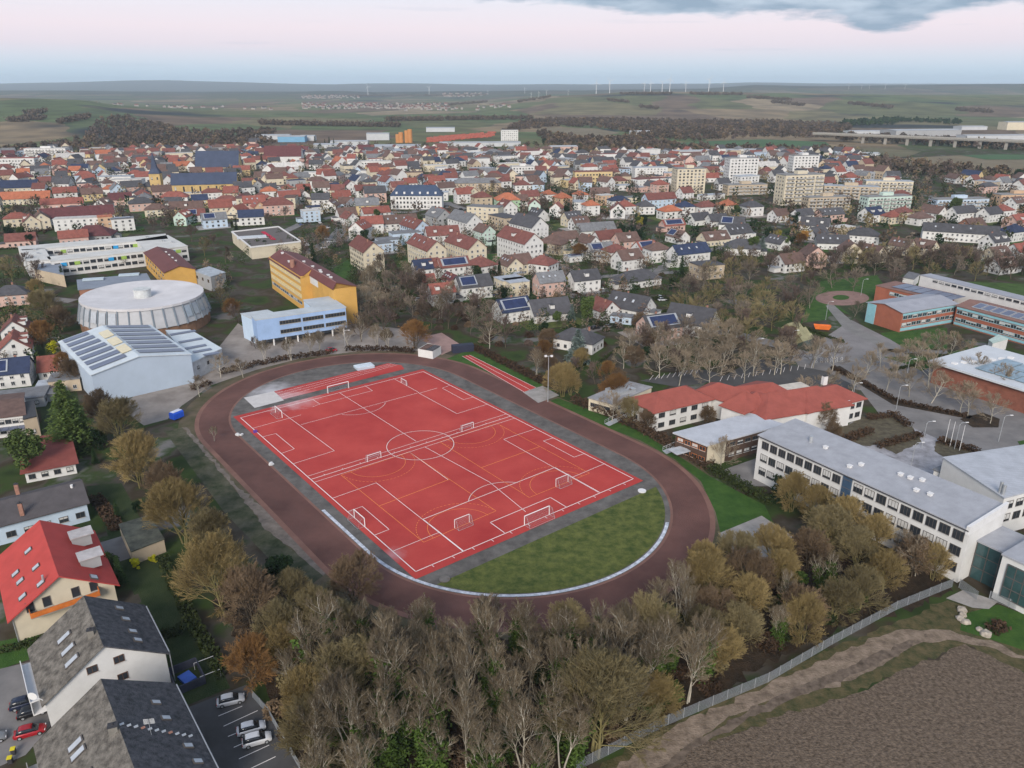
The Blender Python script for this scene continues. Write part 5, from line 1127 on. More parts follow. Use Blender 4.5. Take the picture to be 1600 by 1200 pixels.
for k, (_, X, Y) in enumerate(fill):
    px, py = PXY(X, Y)
    w = ok_rng.choice(wch); rf = ok_rng.choice('kkkknnnddrrgsll' if px > 860 else ('nnkkkddrr' if px > 1150 else rch)); typ = ok_rng.choice('ggggghhf') ; 
    if rf in 'lf': typ = 'f'
    Ln = ok_rng.uniform(10, 18); Wd = ok_rng.uniform(9, 11.5); e = ok_rng.choice([4.5, 6, 6, 7, 8.5]); az = ok_rng.choice([A_, A_, B_, B_, 5, 90]) + ok_rng.uniform(-8, 8)
    if k < n_ind: house(0, 0, az, Ln, Wd, e, w, rf, typ, c=np.array([X, Y])); continue
    P = rect((X, Y), az, Ln, Wd); mw = wi[w]; mr_ = ri[rf]; rise = {'g': .45, 'h': .38, 'f': .05}[typ] * Wd; HOUSES.append((X, Y, Ln * .5))
    if typ == 'g': gable_walls(stuffv, P, e, e + rise, mw); gable_roof(stuffv, P, e, e + rise, .35, .2, mr_)
    else:
        stuffv.prism(P, -.3, e, mw, top=False)
        if typ == 'h': hip_roof(stuffv, P, e, e + rise, .4, .15, mr_)
        else: flat_roof(stuffv, P, e, .2, .3, mr_)
    for i in visible_sides(P):
        a, b = P[i], P[(i + 1) % 4]; azb = math.degrees(math.atan2(*(b - a)[::-1])); nn = np.array([(b - a)[1], -(b - a)[0]]) / np.linalg.norm(b - a)
        for z in ([1.7, 4.4] if e > 5 else [1.7]):
            for t_ in ((.2, .5, .8) if np.linalg.norm(b - a) > 11 else (.3, .7)): q = a + (b - a) * t_ + nn * .02; stuffv.box((*q, z), (1.5, .1, 1.4), azb, len(smats) - 1)
so_ = stuffv.build('distant_houses', smats, origin=(0, 0, 0)); tag(so_, 'small far houses with red, brown and slate roofs packed across the old town', 'houses', kind='stuff')
# ---- industrial edge, brickyard, warehouses
def shed(px, py, az, Ln, Wd, h, wm, rm, label, name='warehouse', cat='warehouse', rise=1.2, z0=None):
    c = G(px, py) + np.array([0, Wd * .4]); z0 = hgt(*c) if z0 is None else z0; P = rect(c, az, Ln, Wd); r = root(name, label, cat, (c[0], c[1], z0), group='sheds on the edge of town'); HOUSES.append((c[0], c[1], Ln * .5))
    mb = MB(); gable_walls(mb, P, z0 + h, z0 + h + rise, 0, z0 - 2); mb.build('wall', wm, r); mb = MB(); gable_roof(mb, P, z0 + h, z0 + h + rise, .3); mb.build('roof', rm, r); return r
LG = mat('shed_white', (.46, .48, .50), .7, .06, .1); BG_ = mat('shed_blue', (.16, .34, .50), .7, .08, .1); RL = mat('shed_roof', (.36, .38, .40), .7, .1, .05)
for a in ((590, 219, 5, 40, 24, 11, LG, RL, 'tall white gabled shed beyond the red roofs'), (545, 228, 5, 60, 26, 7, LG, RL, 'white shed left of the tall white gabled shed'), (620, 234, 5, 70, 30, 6, LG, ROOF['l'], 'wide pale shed in front of the orange silos'), (455, 222, 5, 46, 26, 9, BG_, RL, 'bright blue shed beside the dark conifers'),
          (425, 218, 8, 60, 30, 7, LG, RL, 'long pale shed at the left of the industrial edge'), (480, 220, 5, 26, 20, 8, LG, RL, 'small white shed beside the bright blue shed'), (688, 206, 3, 60, 20, 8, LG, ROOF['l'], 'white factory hall behind the brickyard'), (750, 229, 4, 130, 20, 6, LG, RL, 'very long white shed in front of the brickyard'),
          (640, 241, 5, 54, 26, 6, LG, ROOF['l'], 'pale green shed among the middle sheds'), (580, 236, 5, 60, 24, 6, LG, RL, 'low white shed between road and middle sheds'), (510, 232, 5, 40, 20, 6, LG, ROOF['l'], 'low pale shed behind the dark conifers'), (775, 246, 8, 70, 22, 6, LG, RL, 'pale shed among trees below the white office tower'),
          (880, 238, 8, 40, 22, 8, WALL['p'], RL, 'pinkish block at the wood edge'), (1340, 246, 5, 60, 14, 5, LG, RL, 'low white shed beyond the small white apartment tower'), (1165, 241, 5, 60, 14, 6, LG, RL, 'long white depot at the green field'), (1080, 243, 5, 80, 16, 6, LG, RL, 'white depot beside the pink gabled houses'),
          (1445, 213, 10, 140, 50, 11, WALL['k'], RL, 'huge grey and white warehouse beyond the viaduct'), (1352, 209, 8, 70, 30, 5, LG, RL, 'low pale green warehouse beyond the viaduct'), (1560, 219, 6, 130, 30, 8, LG, RL, 'wide white warehouse behind the right end of the viaduct'), (1590, 203, 6, 60, 30, 16, WALL['c'], RL, 'tall cream factory block on the right horizon fields'), (1520, 203, 6, 60, 30, 7, LG, RL, 'scattered white halls right of the huge warehouse'),
          (1000, 211, 5, 40, 12, 7, LG, RL, 'lone white barn in front of the vineyard hill wood')): shed(*a)
OR = mat('silo_orange', (.48, .22, .08), .8, .1, .2); RS = mat('stacked_tiles', (.36, .10, .07), .9, .35, .3)
for i, (px, h) in enumerate(((636, 20), (622, 14), (627, 17), (641, 22))):
    q = G(px, 223); mb = MB(); mb.tube([(*q, 0), (*q, h)], 4.0, 10, cap=True); o = mb.build('silo', OR, origin=(*q, 0)); tag(o, '', 'silo', 'orange silos of the brickyard'); pend(o, 'orange silo tower at the brickyard', q)
bx = random.Random(5); q0 = G(700, 212)
sb = MB()
for k in range(330):
    px = bx.uniform(668, 772); py = 223 - (px - 668) / 104 * 9 - bx.uniform(0, 7)
    q = G(px, py); sb.box((*q, 1.6), (bx.uniform(3, 8), 2.5, bx.uniform(1.6, 3.4)), 8)
o = sb.build('tile_stacks', RS, origin=(0, 0, 0)); tag(o, 'red stacks of fired tiles spread over the brickyard', 'tile stacks', kind='stuff')
# ---- motorway viaduct
va, vb = G(1270, 209.5, 12), G(1660, 224.5, 12); dv = (vb - va) / np.linalg.norm(vb - va); nv = np.array([-dv[1], dv[0]])
r_ = root('viaduct', 'long concrete motorway viaduct on paired tapering piers', 'bridge', (*((va + vb) / 2), 0))
VC = mat('viaduct_concrete', (.27, .255, .23), .9, .12, .05)
mb = MB(); Pv = [va - nv * 1, vb - nv * 1, vb + nv * 26, va + nv * 26]; mb.prism(Pv, 11.0, 14.2, bottom=True); mb.build('deck', VC, r_)
mb = MB(); mb.prism([va - nv * 1.6, vb - nv * 1.6, vb - nv * 1.1, va - nv * 1.1], 12.6, 15.2, bottom=True); mb.build('parapet', mat('parapet_pale', (.30, .285, .26)), r_)
Lv = np.linalg.norm(vb - va)
for k, px in enumerate((1347, 1382, 1416, 1453, 1491, 1530, 1571, 1612)):
    u = None; best = 1e9
    for t_ in np.linspace(0, 1, 800):
        q = va + (vb - va) * t_; e = abs(PXY(q[0], q[1], 8)[0] - px)
        if e < best: best = e; u = t_
    q = va + (vb - va) * u
    for off in (3, 20):
        c = q + nv * off + dv * (off * .35); mb = MB(); mb.prism([c - dv * 2.2 - nv * 1.4, c + dv * 2.2 - nv * 1.4, c + dv * 2.2 + nv * 1.4, c - dv * 2.2 + nv * 1.4], -1, 11.1); mb.build('pier', VC, r_)
# ---- wind turbines on the ridge
TW = mat('turbine_white', (.70, .71, .72), .6, .04, .1)
mb = MB(); mb.tube([(0, 0, -3), (0, 0, 92)], [2.4, 1.3], 8); tower_me = mb.mesh('turbine_tower', TW)
mb = MB(); mb.box((0, 1.5, 93), (3.2, 8, 3.4)); nac_me = mb.mesh('nacelle', TW)
mb = MB(); mb.tube([(0, 0, 1), (0, 0, 14), (0, 0, 42)], [1.1, 1.6, .35], 4); blade_me = mb.mesh('blade', TW)
def turbine(px, dist, s, ang):
    X = (px - 800) / 1288 * dist; z = hgt(X, dist); r = root('wind_turbine', '', 'wind turbine', (X, dist, z), group='wind turbines along the ridge'); r.scale = (s, s, s)
    link('tower', tower_me, r); link('nacelle', nac_me, r)
    h = link('rotor', MB_hub, r, (0, -3.2, 93)); h.rotation_euler = (0, ang, 0)
    for k in range(3): b = link('blade', blade_me, h); b.rotation_euler = (0, k * 2 * pi / 3, 0)
    pend(r, 'white three bladed wind turbine on the ridge' if px < 1250 else 'white three bladed wind turbine on the far right ridge', (X, dist))
mb = MB(); mb.tube([(0, -1.2, 0), (0, 1.8, 0)], [.9, 1.4], 8, cap=True); MB_hub = mb.mesh('rotor', TW)
for i, (px, top, base) in enumerate(((932, 119, 145), (953, 117, 145), (1007, 124, 144), (1017, 123, 144), (1035, 122, 144), (1047, 115, 144), (1072, 123, 144), (1108, 117, 145), (1131, 122, 145), (1327, 130, 142), (1347, 132, 141), (1359, 133, 141), (1384, 132, 142), (1415, 131, 142), (820, 130, 142), (830, 134, 144), (842, 134, 144), (854, 131, 144), (888, 134, 144), (574, 120, 140), (670, 122, 140), (762, 133, 141))):
    dist = 4200 if base >= 144 else 6400
    s = max(.25, (base - top) / 1381 * dist / 135)
    turbine(px, dist, s, i * 1.3)
for k, (px, d_) in enumerate(((700, 2300), (440, 2600))): pass
# far villages on the middle ridge
vr = random.Random(3); vm = MB()
for (x0, x1, d0, d1, n) in ((470, 560, 5600, 6200, 70), (690, 760, 6000, 6700, 60), (470, 700, 3300, 4100, 190), (600, 800, 3000, 3500, 30), (120, 420, 3000, 3600, 30)):
    for _ in range(n):
        px = vr.uniform(x0, x1); d_ = vr.uniform(d0, d1); X = (px - 800) / 1288 * d_; z = hgt(X, d_); s = vr.uniform(9, 16)
        P = rect((X, d_), vr.uniform(0, 180), s, 9); gable_walls(vm, P, z + 6, z + 9, 0, z - 2); gable_roof(vm, P, z + 6, z + 9, .3, .2, vr.choice([1, 1, 2]))
o = vm.build('distant_village', [mat('village_wall', (.30, .28, .26)), ROOF['d'], ROOF['k']], origin=(0, 0, 0)); tag(o, 'tiny pale villages scattered along the hazy valley and ridge', 'village', kind='stuff')
# ================================================================ NEAR HOUSES, lower left
LICH = mat('roof_lichen_tiles', (.095, .086, .076), .95, .35, .9, (.205, .188, .165), bump=.4, bscale=4); SLATE = mat('roof_dark_slate', (.052, .055, .062), .85, .35, 1.2, (.10, .10, .11), bump=.3, bscale=5)
def near_house(name, label, cat, ridge, hw_l, hw_r, e_l, e_r, zr, wm, rm_l, rm_r, lm=None, oh=.5):
    """ridge: far and near ridge point; left and right half widths, their eave heights"""
    g0, g1 = np.array(ridge[0]), np.array(ridge[1]); dr = (g1 - g0) / np.linalg.norm(g1 - g0); nr = np.array([dr[1], -dr[0]])   # nr to the left seen from the camera side
    if nr[0] > 0: nr = -nr
    A, B = g0 + nr * hw_l, g1 + nr * hw_l; C, Dd = g1 - nr * hw_r, g0 - nr * hw_r
    r = root(name, label, cat, (*((g0 + g1) / 2), 0)); HOUSES.append((*((g0 + g1) / 2), 10))
    if lm: landmark(lm, (g0 + g1) / 2)
    mb = MB(); el = min(e_l, e_r)
    for p, q, zp, zq in ((A, B, e_l, e_l), (C, Dd, e_r, e_r)): mb.add([(*p, -.3), (*q, -.3), (*q, zq), (*p, zp)], [(0, 1, 2, 3)])
    for m_, p, q in ((g1, B, C), (g0, Dd, A)): 
        zp, zq = (e_l, e_r) if p is B else (e_r, e_l)
        mb.add([(*p, -.3), (*q, -.3), (*q, zq), (*m_, zr), (*p, zp)], [(0, 1, 2, 3, 4)])
    mb.build('wall', wm, r)
    for nm_, E0, E1, ze, s in (('l', A, B, e_l, 1), ('r', Dd, C, e_r, -1)):
        mb2 = MB(); hw = hw_l if s > 0 else hw_r; sl = (zr - ze) / hw
        q = [np.array([*(g0 - dr * oh), zr + .04]), np.array([*(g1 + dr * oh), zr + .04]), np.array([*(E1 + dr * oh + nr * s * oh), ze - sl * oh + .04]), np.array([*(E0 - dr * oh + nr * s * oh), ze - sl * oh + .04])]
        nn = np.cross(q[1] - q[0], q[2] - q[0])
        if nn[2] < 0: q = q[::-1]
        up = np.array([0, 0, .25]); mb2.add([x + up for x in q] + q, [(0, 1, 2, 3), (7, 6, 5, 4)] + [(i + 4, (i + 1) % 4 + 4, (i + 1) % 4, i) for i in range(4)])
        mb2.build('roof', rm_l if s > 0 else rm_r, r)
    def sp(u, v, s):
        E0, E1, ze = (A, B, e_l) if s > 0 else (Dd, C, e_r); q = (E0 * (1 - u) + E1 * u) * (1 - v) + (g0 * (1 - u) + g1 * u) * v; return np.array([*q, ze + (zr - ze) * v])
    def panel(u0, u1, v0, v1, s, nm='skylight', m=SKYL, th=.1, lift=.36, fr=DFRAME):
        c = [sp(u0, v0, s), sp(u1, v0, s), sp(u1, v1, s), sp(u0, v1, s)]; nn = np.cross(c[1] - c[0], c[3] - c[0]); nn /= np.linalg.norm(nn)
        if nn[2] < 0: nn = -nn; c = c[::-1]
        hi = [q + nn * (lift + th) for q in c]; lo = [q + nn * (lift - .2) for q in c]; ct = sum(hi) / 4; mbp = MB()
        mbp.add(lo + hi, [(4, 5, 6, 7), (0, 1, 5, 4), (1, 2, 6, 5), (2, 3, 7, 6), (3, 0, 4, 7)], 1); mbp.add([h + (ct - h) * .16 + nn * .012 for h in hi], [(0, 1, 2, 3)], 0); return mbp.build(nm, [m, fr], r)
    return r, dict(A=A, B=B, C=C, D=Dd, g0=g0, g1=g1, dr=dr, nr=nr, sp=sp, panel=panel)
def ridge_of(p_far, p_near, z): return [G(*p_far, z), G(*p_near, z)]
REDP = mat('roof_red_pantile', (.42, .060, .052), .8, .10, .3)
# red house
r_, g = near_house('gabled_house', 'cream house with bright red gabled roof and orange balcony', 'house', ridge_of((63, 817), (91, 899), 10.5), 8.2, 8.2, 5.2, 5.2, 10.5, WALL['c'], REDP, REDP, 'bright red roofed house', .8)
for u, v in ((.28, .55), (.62, .25), (.62, .6), (.86, .22), (.9, .6), (.45, .2)): g['panel'](u, u + .055, v, v + .16, 1)
for u in (.30, .72):
    q = g['sp'](u, .45, -1); az = math.degrees(math.atan2(*g['dr'][::-1])); mb = MB(); c = q[:2] - g['nr'] * 1.2
    mb.box((*c, q[2] + .5), (3.0, 3.4, 2.2), az, 0); mb.box((*(c - g['nr'] * .2), q[2] + 1.75), (3.6, 4.2, .2), az, 1); mb.build('dormer', [WALL['k'], mat('dormer_sheet', (.42, .40, .40))], r_)
for u, v in ((.5, .3), (.93, .3)): g['panel'](u, u + .07, v, v + .14, -1)
q = g['sp'](.93, .72, 1); mb = MB(); mb.tube([q, q + np.array([0, 0, 1.6])], .2, 8, cap=True); mb.build('flue', METAL, r_)
a, b = g['B'], g['C']; azg_ = math.degrees(math.atan2(*(b - a)[::-1])); na = np.array([(b - a)[1], -(b - a)[0]]) / np.linalg.norm(b - a)
if na @ g['dr'] < 0: na = -na
mb = MB(); c = (a + b) / 2; mb.box((*(c + na * .9), 4.7), (11, 1.8, .2), azg_, 1); mb.box((*(c + na * 1.8), 5.3), (11, .12, 1.0), azg_, 0)
for s in (-1, 1): mb.box((*(c + na * .95 + (b - a) / np.linalg.norm(b - a) * s * 5.5), 5.3), (.12, 1.7, 1.0), azg_, 0)
mb.build('balcony', [mat('balcony_orange', (.55, .16, .035), .7, .2, .8), CONC], r_)
for t_ in (.18, .34, .62, .80): o = put_win(r_, a + (b - a) * t_, azg_ if na @ np.array([sin(rad(azg_)), -cos(rad(azg_))]) > 0 else azg_ + 180, 6.1, 1.3, 2.0, DFRAME, 1, 'balcony_door')
mb = MB(); mb.tube([(*(a + na * .15), 0), (*(a + na * .15), 5)], .07, 6); mb.build('downpipe', METAL, r_)
# slate house 1
def slate_house(label, far, near, zr, lm, hl=9.0, hr=8.2):
    r, g = near_house('apartment_house', label, 'house', ridge_of(far, near, zr), hl, hr, zr - 6.0, zr - 5.6, zr, WALL['w'], LICH, SLATE, lm, .5)
    return r, g
r_, g = slate_house('white gabled house, roof half lichened grey tile half black slate, before the red roofed house', (132, 935), (161, 1009), 12.0, 'upper slate roofed house')
for u in (.42, .66, .88): g['panel'](u - .1, u - .02, .42, .66, 1)
for u in (.12, .36, .62, .80): g['panel'](u, u + .07, .42 - .1 * u, .56 - .1 * u, -1)
q = g['sp'](.72, .9, 1); chimney(r_, q[:2], q[2] - .2, 1.6, .9, mat('chimney_grey', (.20, .19, .17)))
a, b = g['B'], g['C']; na = g['dr']; azf = math.degrees(math.atan2(*(b - a)[::-1])); azf = azf if np.array([sin(rad(azf)), -cos(rad(azf))]) @ na > 0 else azf + 180
for t_, z in ((.40, 8.6), (.62, 8.6), (.62, 5.2)): put_win(r_, a + (b - a) * t_, azf, z, 1.5, 1.3, mat('brown_frame', (.12, .06, .035)), 2)
mb = MB(); c = (g['A'] + g['B']) / 2 + g['nr'] * .9
for z in (2.8, 5.2): mb.box((*c, z), (10, 1.8, .2), math.degrees(math.atan2(*g['dr'][::-1])), 0); mb.box((*(c + g['nr'] * .85), z + .55), (10, .12, 1.0), math.degrees(math.atan2(*g['dr'][::-1])), 0)
mb.build('balcony', TRIM, r_)
q = g['B'] + g['nr'] * 1.4 - g['dr'] * .6; mb = MB(); n_ = 14; mb.add([(q[0] + .7 * cos(2 * pi * k / n_), q[1] + .25, 7.4 + .7 * sin(2 * pi * k / n_)) for k in range(n_)] + [(q[0], q[1] + .45, 7.4)], [(k, (k + 1) % n_, n_) for k in range(n_)] + [tuple(range(n_))]); mb.tube([(q[0], q[1] + .4, 7.4), (*(g['B'] + g['nr'] * .1), 6.6)], .05, 5); mb.build('satellite_dish', TRIM, r_)
mb = MB(); e = g['sp'](0, 0, -1) - np.array([*(g['nr'] * .6), .1]); f = g['sp'](1, 0, -1) - np.array([*(g['nr'] * .6), .1]); mb.tube([e, f], .11, 6); mb.tube([f, f + np.array([0, 0, -6])], .08, 6); mb.build('gutter', METAL, r_)
r_, g = slate_house('white gabled house, half lichened and half black roof, cut by the bottom edge', (159, 1066), (215, 1215), 12.5, 'lower slate roofed house', 9.2, 8.8)
for u in (.30, .39, .62, .86): g['panel'](u, u + .055, .36, .58, 1)
for u, v in ((.22, .32), (.40, .28), (.70, .15), (.86, .12)): g['panel'](u, u + .045, v, v + .13, -1)
q = g['sp'](.52, .93, 1); chimney(r_, q[:2], q[2] - .2, 1.5, 1.1, mat('chimney_grey', (.20, .19, .17)))
for k in range(11):
    q = g['sp'](.50 + .012 * k, .95 - k * .085, -1); mb = MB(); mb.box((q[0], q[1], q[2] + .42), (.55, .4, .06), 36); mb.build('roof_step', METAL if k % 4 != 3 else BRICK, r_)
q = g['sp'](.60, .62, -1); mb = MB(); mb.tube([q, q + np.array([0, 0, 3.0])], .04, 5)
for k in range(6): mb.tube([q + np.array([-.7, 0, 2.1 + .15 * k]), q + np.array([.7, .2, 2.1 + .15 * k])], .025, 4)
mb.build('aerial', METAL, r_)
mb = MB(); e = g['sp'](0, 0, -1) - np.array([*(g['nr'] * .6), .1]); f = g['sp'](1, 0, -1) - np.array([*(g['nr'] * .6), .1]); mb.tube([e, f], .11, 6); mb.build('gutter', METAL, r_)
a, b = g['A'], g['B']; mb = MB(); c = a * .85 + b * .15 + g['nr'] * .9; mb.box((*c, 3.6), (6, 1.8, .2), math.degrees(math.atan2(*g['dr'][::-1]))); mb.box((*(c + g['nr'] * .85), 4.1), (6, .12, 1.0), math.degrees(math.atan2(*g['dr'][::-1]))); mb.build('balcony', CONC, r_)
# long grey roofed bungalow
P = [G(-30, 830, 4.5), G(135, 786, 4.5), G(119, 738, 6.5), G(-30, 768, 6.5)]
r_, P = hero('bungalow', 'long bungalow with dark grey roof and two tall brick chimneys', 'house', P, 'long grey bungalow')
d = (P[1] - P[0]) / np.linalg.norm(P[1] - P[0]); n = np.array([-d[1], d[0]]); Ln = np.linalg.norm(P[1] - P[0]); P = [P[0], P[1], P[1] + n * 13, P[0] + n * 13]; HOUSES.append((*(sum(P) / 4), 12))
mb = MB(); gable_walls(mb, P, 4.6, 7.0); mb.build('wall', WALL['b'], r_); mb = MB(); gable_roof(mb, P, 4.6, 7.0, .6); mb.build('roof', mat('roof_dark_taupe', (.085, .078, .082), .9, .15, .4, bump=.2, bscale=6), r_)
facade(r_, P[0], P[1], (2.0,), 6, 1.8, 1.4, fr=DFRAME)
for q in ((34, 800), (28, 770)): q = G(*q, 6); chimney(r_, q, 6.4, 1.8, .8)
q = G(112, 760, 7); mb = MB(); mb.tube([(*q, 6.5), (q[0], q[1], 7.4)], .3, 8, cap=True); mb.build('satellite_dish', TRIM, r_)
# garage at the wood edge with green bushes, stone gable house by the deodar
r_, P = hero('garage', 'low garage with mossy black flat roof beside the golden trees', 'garage', pts([(205, 862), (256, 842), (233, 806), (186, 820)], 3.2))
mb = MB(); mb.prism(P, -.3, 3.1, top=False); mb.build('wall', WALL['t'], r_); mb = MB(); flat_roof(mb, P, 3.1, .2, .25); mb.build('roof', mat('roof_mossy_felt', (.055, .060, .055), .95, .3, .5, (.10, .11, .09)), r_)
r_, P = hero('villa', 'white villa with shallow dark red roof beside the tall deodar', 'house', pts([(38, 738), (117, 723), (104, 678), (45, 686)], 3.0)); HOUSES.append((*(sum(P) / 4), 9))
mb = MB(); gable_walls(mb, P, 3.0, 4.3); mb.build('wall', WALL['w'], r_); mb = MB(); gable_roof(mb, P, 3.0, 4.3, .9); mb.build('roof', mat('roof_villa_red', (.21, .06, .05), .85, .15, .4), r_); facade(r_, P[0], P[1], (1.5,), 4, 1.5, 1.3, fr=DFRAME); facade(r_, P[1], P[2], (1.5,), 3, 1.4, 1.3, fr=DFRAME)
r_, P = hero('terrace_house', 'white terraced house with brown roof and glazed solar porch at the left edge', 'house', pts([(-40, 655), (38, 646), (36, 612), (-40, 620)], 6.5)); HOUSES.append((*(sum(P) / 4), 9))
mb = MB(); gable_walls(mb, P, 6.0, 7.6); mb.build('wall', WALL['w'], r_); mb = MB(); gable_roof(mb, P, 6.0, 7.6, .4); mb.build('roof', ROOF['n'], r_); facade(r_, P[0], P[1], (4.6, 1.8), 7, 1.5, 1.3, fr=DFRAME)
mb = MB(); c = (P[0] + P[1]) / 2; azq = math.degrees(math.atan2(*(P[1] - P[0])[::-1])); dq = (P[1] - P[0]) / np.linalg.norm(P[1] - P[0]); nq = np.array([dq[1], -dq[0]])
for k in range(6):
    mb = MB(); q = P[0] + (P[1] - P[0]) * (k + .5) / 6 + nq * 1.6; mb.box((*q, 3.2), (1.8, 2.6, .12), azq); mb.build('solar_panel', SOLARG, r_)
r_, P = hero('tower_annex', 'narrow buff flat roofed tower beside the brown roofed terrace', 'house', pts([(36, 655), (57, 650), (53, 625), (35, 630)], 6))
mb = MB(); mb.prism(P, -.3, 5.8, top=False); mb.build('wall', WALL['t'], r_); mb = MB(); flat_roof(mb, P, 5.8, .15, .3); mb.build('roof', DARK, r_); facade(r_, P[0], P[1], (1.8,), 1, 1.4, 1.2, fr=DFRAME)
# trampoline-like garden frame, raised bed with blue tarp
r_ = root('pool_shed', 'dark open garden pen with blue tarpaulin beside the parking lot', 'shed', (*G(293, 1062), 0)); q = G(293, 1062); mb = MB()
for s, sz in (((-2.2, 0), (.15, 5.4, 1.6)), ((2.2, 0), (.15, 5.4, 1.6)), ((0, -2.7), (4.5, .15, 1.6)), ((0, 2.7), (4.5, .15, 1.6))): a_ = rad(36); mb.box((q[0] + s[0] * cos(a_) - s[1] * sin(a_), q[1] + s[0] * sin(a_) + s[1] * cos(a_), .8), sz, 36)
mb.build('fence_panel', mat('pen_boards', (.05, .055, .08)), r_); mb = MB(); mb.box((q[0], q[1], .35), (2.0, 2.6, .5), 50); mb.build('tarpaulin', mat('blue_tarp', (.06, .13, .45)), r_)
for px, py in ((320, 1041), (330, 1062)):
    q = G(px, py); mb = MB(); a_ = np.array([cos(.6), sin(.6)]) * 1.6
    for s in (-1, 1): mb.tube([(*(q + a_ * s), 0), (*(q + a_ * s), 1.4)], .05, 5)
    mb.tube([(*(q - a_), 1.4), (*(q + a_), 1.4)], .05, 5); o = mb.build('garden_goal', TRIM, origin=(*q, 0)); tag(o, '', 'goal', 'small garden goals'); pend(o, 'small white garden goal frame on the dark lawn', q)
# ================================================================ SPORTS GROUND FURNITURE
GW = mat('goal_white', (.78, .78, .78), .5, .04, 1); NETM = mat('goal_net', (.30, .30, .33), .9, .1, 1)
def goal(c, face, w, h, dp, label, netm=NETM, frame=GW):
    """c: middle of the goal line; face: direction the goal opens to"""
    f = np.array(face) / np.linalg.norm(face); s = np.array([-f[1], f[0]]); r = root('football_goal', label, 'goal', (*c, .1), group='goals on the red pitch')
    a, b = c - s * w / 2, c + s * w / 2; mb = MB(); rr = .10 if w > 4 else .07
    mb.tube([(*a, .1), (*a, h), ], rr, 6); mb.tube([(*b, .1), (*b, h)], rr, 6); mb.tube([(*a, h), (*b, h)], rr, 6); mb.build('post_frame', frame, r)
    mb = MB(); tp = dp * .45
    for e in (a, b): mb.tube([(*e, h), (*(e - f * tp), h), (*(e - f * dp), .15), (*e, .15)], .04, 5)
    mb.tube([(*(a - f * dp), .15), (*(b - f * dp), .15)], .04, 5); mb.build('stanchion', METAL, r)
    mb = MB(); nn = max(6, int(w / .35)); rn = .012
    for k in range(nn + 1): q = a + (b - a) * k / nn; mb.tube([(*q, h), (*(q - f * tp), h), (*(q - f * dp), .15)], rn, 3)
    for z_, o_ in [(h, tp * .5), (h, tp)] + [(h - (h - .15) * k / 6, tp + (dp - tp) * k / 6) for k in range(1, 7)]: mb.tube([(*(a - f * o_), z_), (*(b - f * o_), z_)], rn, 3)
    for e in (a, b):
        for k in range(1, 6): z_ = h * k / 6; mb.tube([(*e, z_), (*(e - f * (dp - (dp - tp) * z_ / h)), z_)], rn, 3)
    mb.build('net', netm, r); return r
goal(G(839, 813), UL, 7.32, 2.44, 2.0, 'large white goal on the goal line beside the grass half circle')
goal(G(529, 611), -UL, 7.32, 2.44, .8, 'large white goal without deep net in front of the red jump runway')
goal(G(562, 816), UV, 5, 2.2, 1.8, 'goal with trailing net on the touchline by the frosted gutter')
goal(G(436, 649), UV, 5, 2.2, 1.6, 'goal in the frosted far corner beside the sand pit')
goal(G(631, 601), -UV, 3.2, 1.8, .6, 'small white goal near the corner by the grandstand mats')
goal(G(585, 719), UL * -1, 4, 1.9, 1.3, 'small grey handball goal left of the centre circle')
goal(G(731, 672), UL * -1, 4, 1.9, 1.3, 'small grey handball goal right of the centre circle')
goal(G(722, 821), UL, 4, 2.2, 1.6, 'grey netted handball goal nearest to the bottom corner of the red pitch')
goal(G(878, 757), UL, 4, 2.2, 1.6, 'grey netted handball goal nearest to the timber pavilion')
# floodlight mast
q = G(856, 628); r_ = root('floodlight_mast', 'tall pale floodlight mast beside the concrete throwing pad', 'floodlight', (*q, 0)); mb = MB(); mb.tube([(*q, 0), (*q, 15.2)], [.16, .09], 8); mb.build('mast', METAL, r_)
mb = MB(); mb.box((*q, 15.1), (2.2, .15, .15), 20); mb.build('crossarm', METAL, r_)
for s in (-1, 1): mb = MB(); mb.box((q[0] + s * .9, q[1] - .2, 15.2), (.7, .5, .5), 20); mb.build('lamp_head', TRIM, r_)
# trailer, container, mats, kerb sacks
q = G(277, 655); r_ = root('trailer', 'small bright blue covered trailer at the corner of the track', 'trailer', (*q, 0)); mb = MB(); az_ = 60
ca_, sa_ = cos(rad(az_)), sin(rad(az_))
prof = [(-1.1, .6), (1.1, .6), (1.1, 2.2), (.7, 2.6), (-.7, 2.6), (-1.1, 2.2)]
vs = [(q[0] + u * 1.7 * ca_ * s - y * sa_, q[1] + u * 1.7 * sa_ * s + y * ca_, z) for s, u in ((-1, 1), (1, 1)) for y, z in prof]
mb.add(vs, [(i, (i + 1) % 6, 6 + (i + 1) % 6, 6 + i) for i in range(6)] + [tuple(reversed(range(6))), tuple(range(6, 12))]); mb.build('body', mat('trailer_blue', (.02, .09, .55), .4, .1, 1), r_)
mb = MB(); mb.box((q[0], q[1], 2.66), (3.0, 1.5, .1), az_); mb.build('roof', mat('trailer_roof', (.55, .60, .70)), r_)
for s in (-1, 1): mb = MB(); c = q + np.array([-sa_, ca_]) * s * 1.1; mb.tube([(*(c - np.array([-sa_, ca_]) * .1), .35), (*(c + np.array([-sa_, ca_]) * .1), .35)], .35, 10, cap=True); mb.build('wheel', DARK, r_)
r_, P = hero('storage_cabin', 'white flat storage cabin with two dark roof fields at the track edge', 'cabin', pts([(653, 545), (676, 549), (689, 541), (668, 536)], 3.0), 'white storage cabin'); mb = MB(); mb.prism(P, -.1, 3.0, top=False); mb.build('wall', WALL['w'], r_)
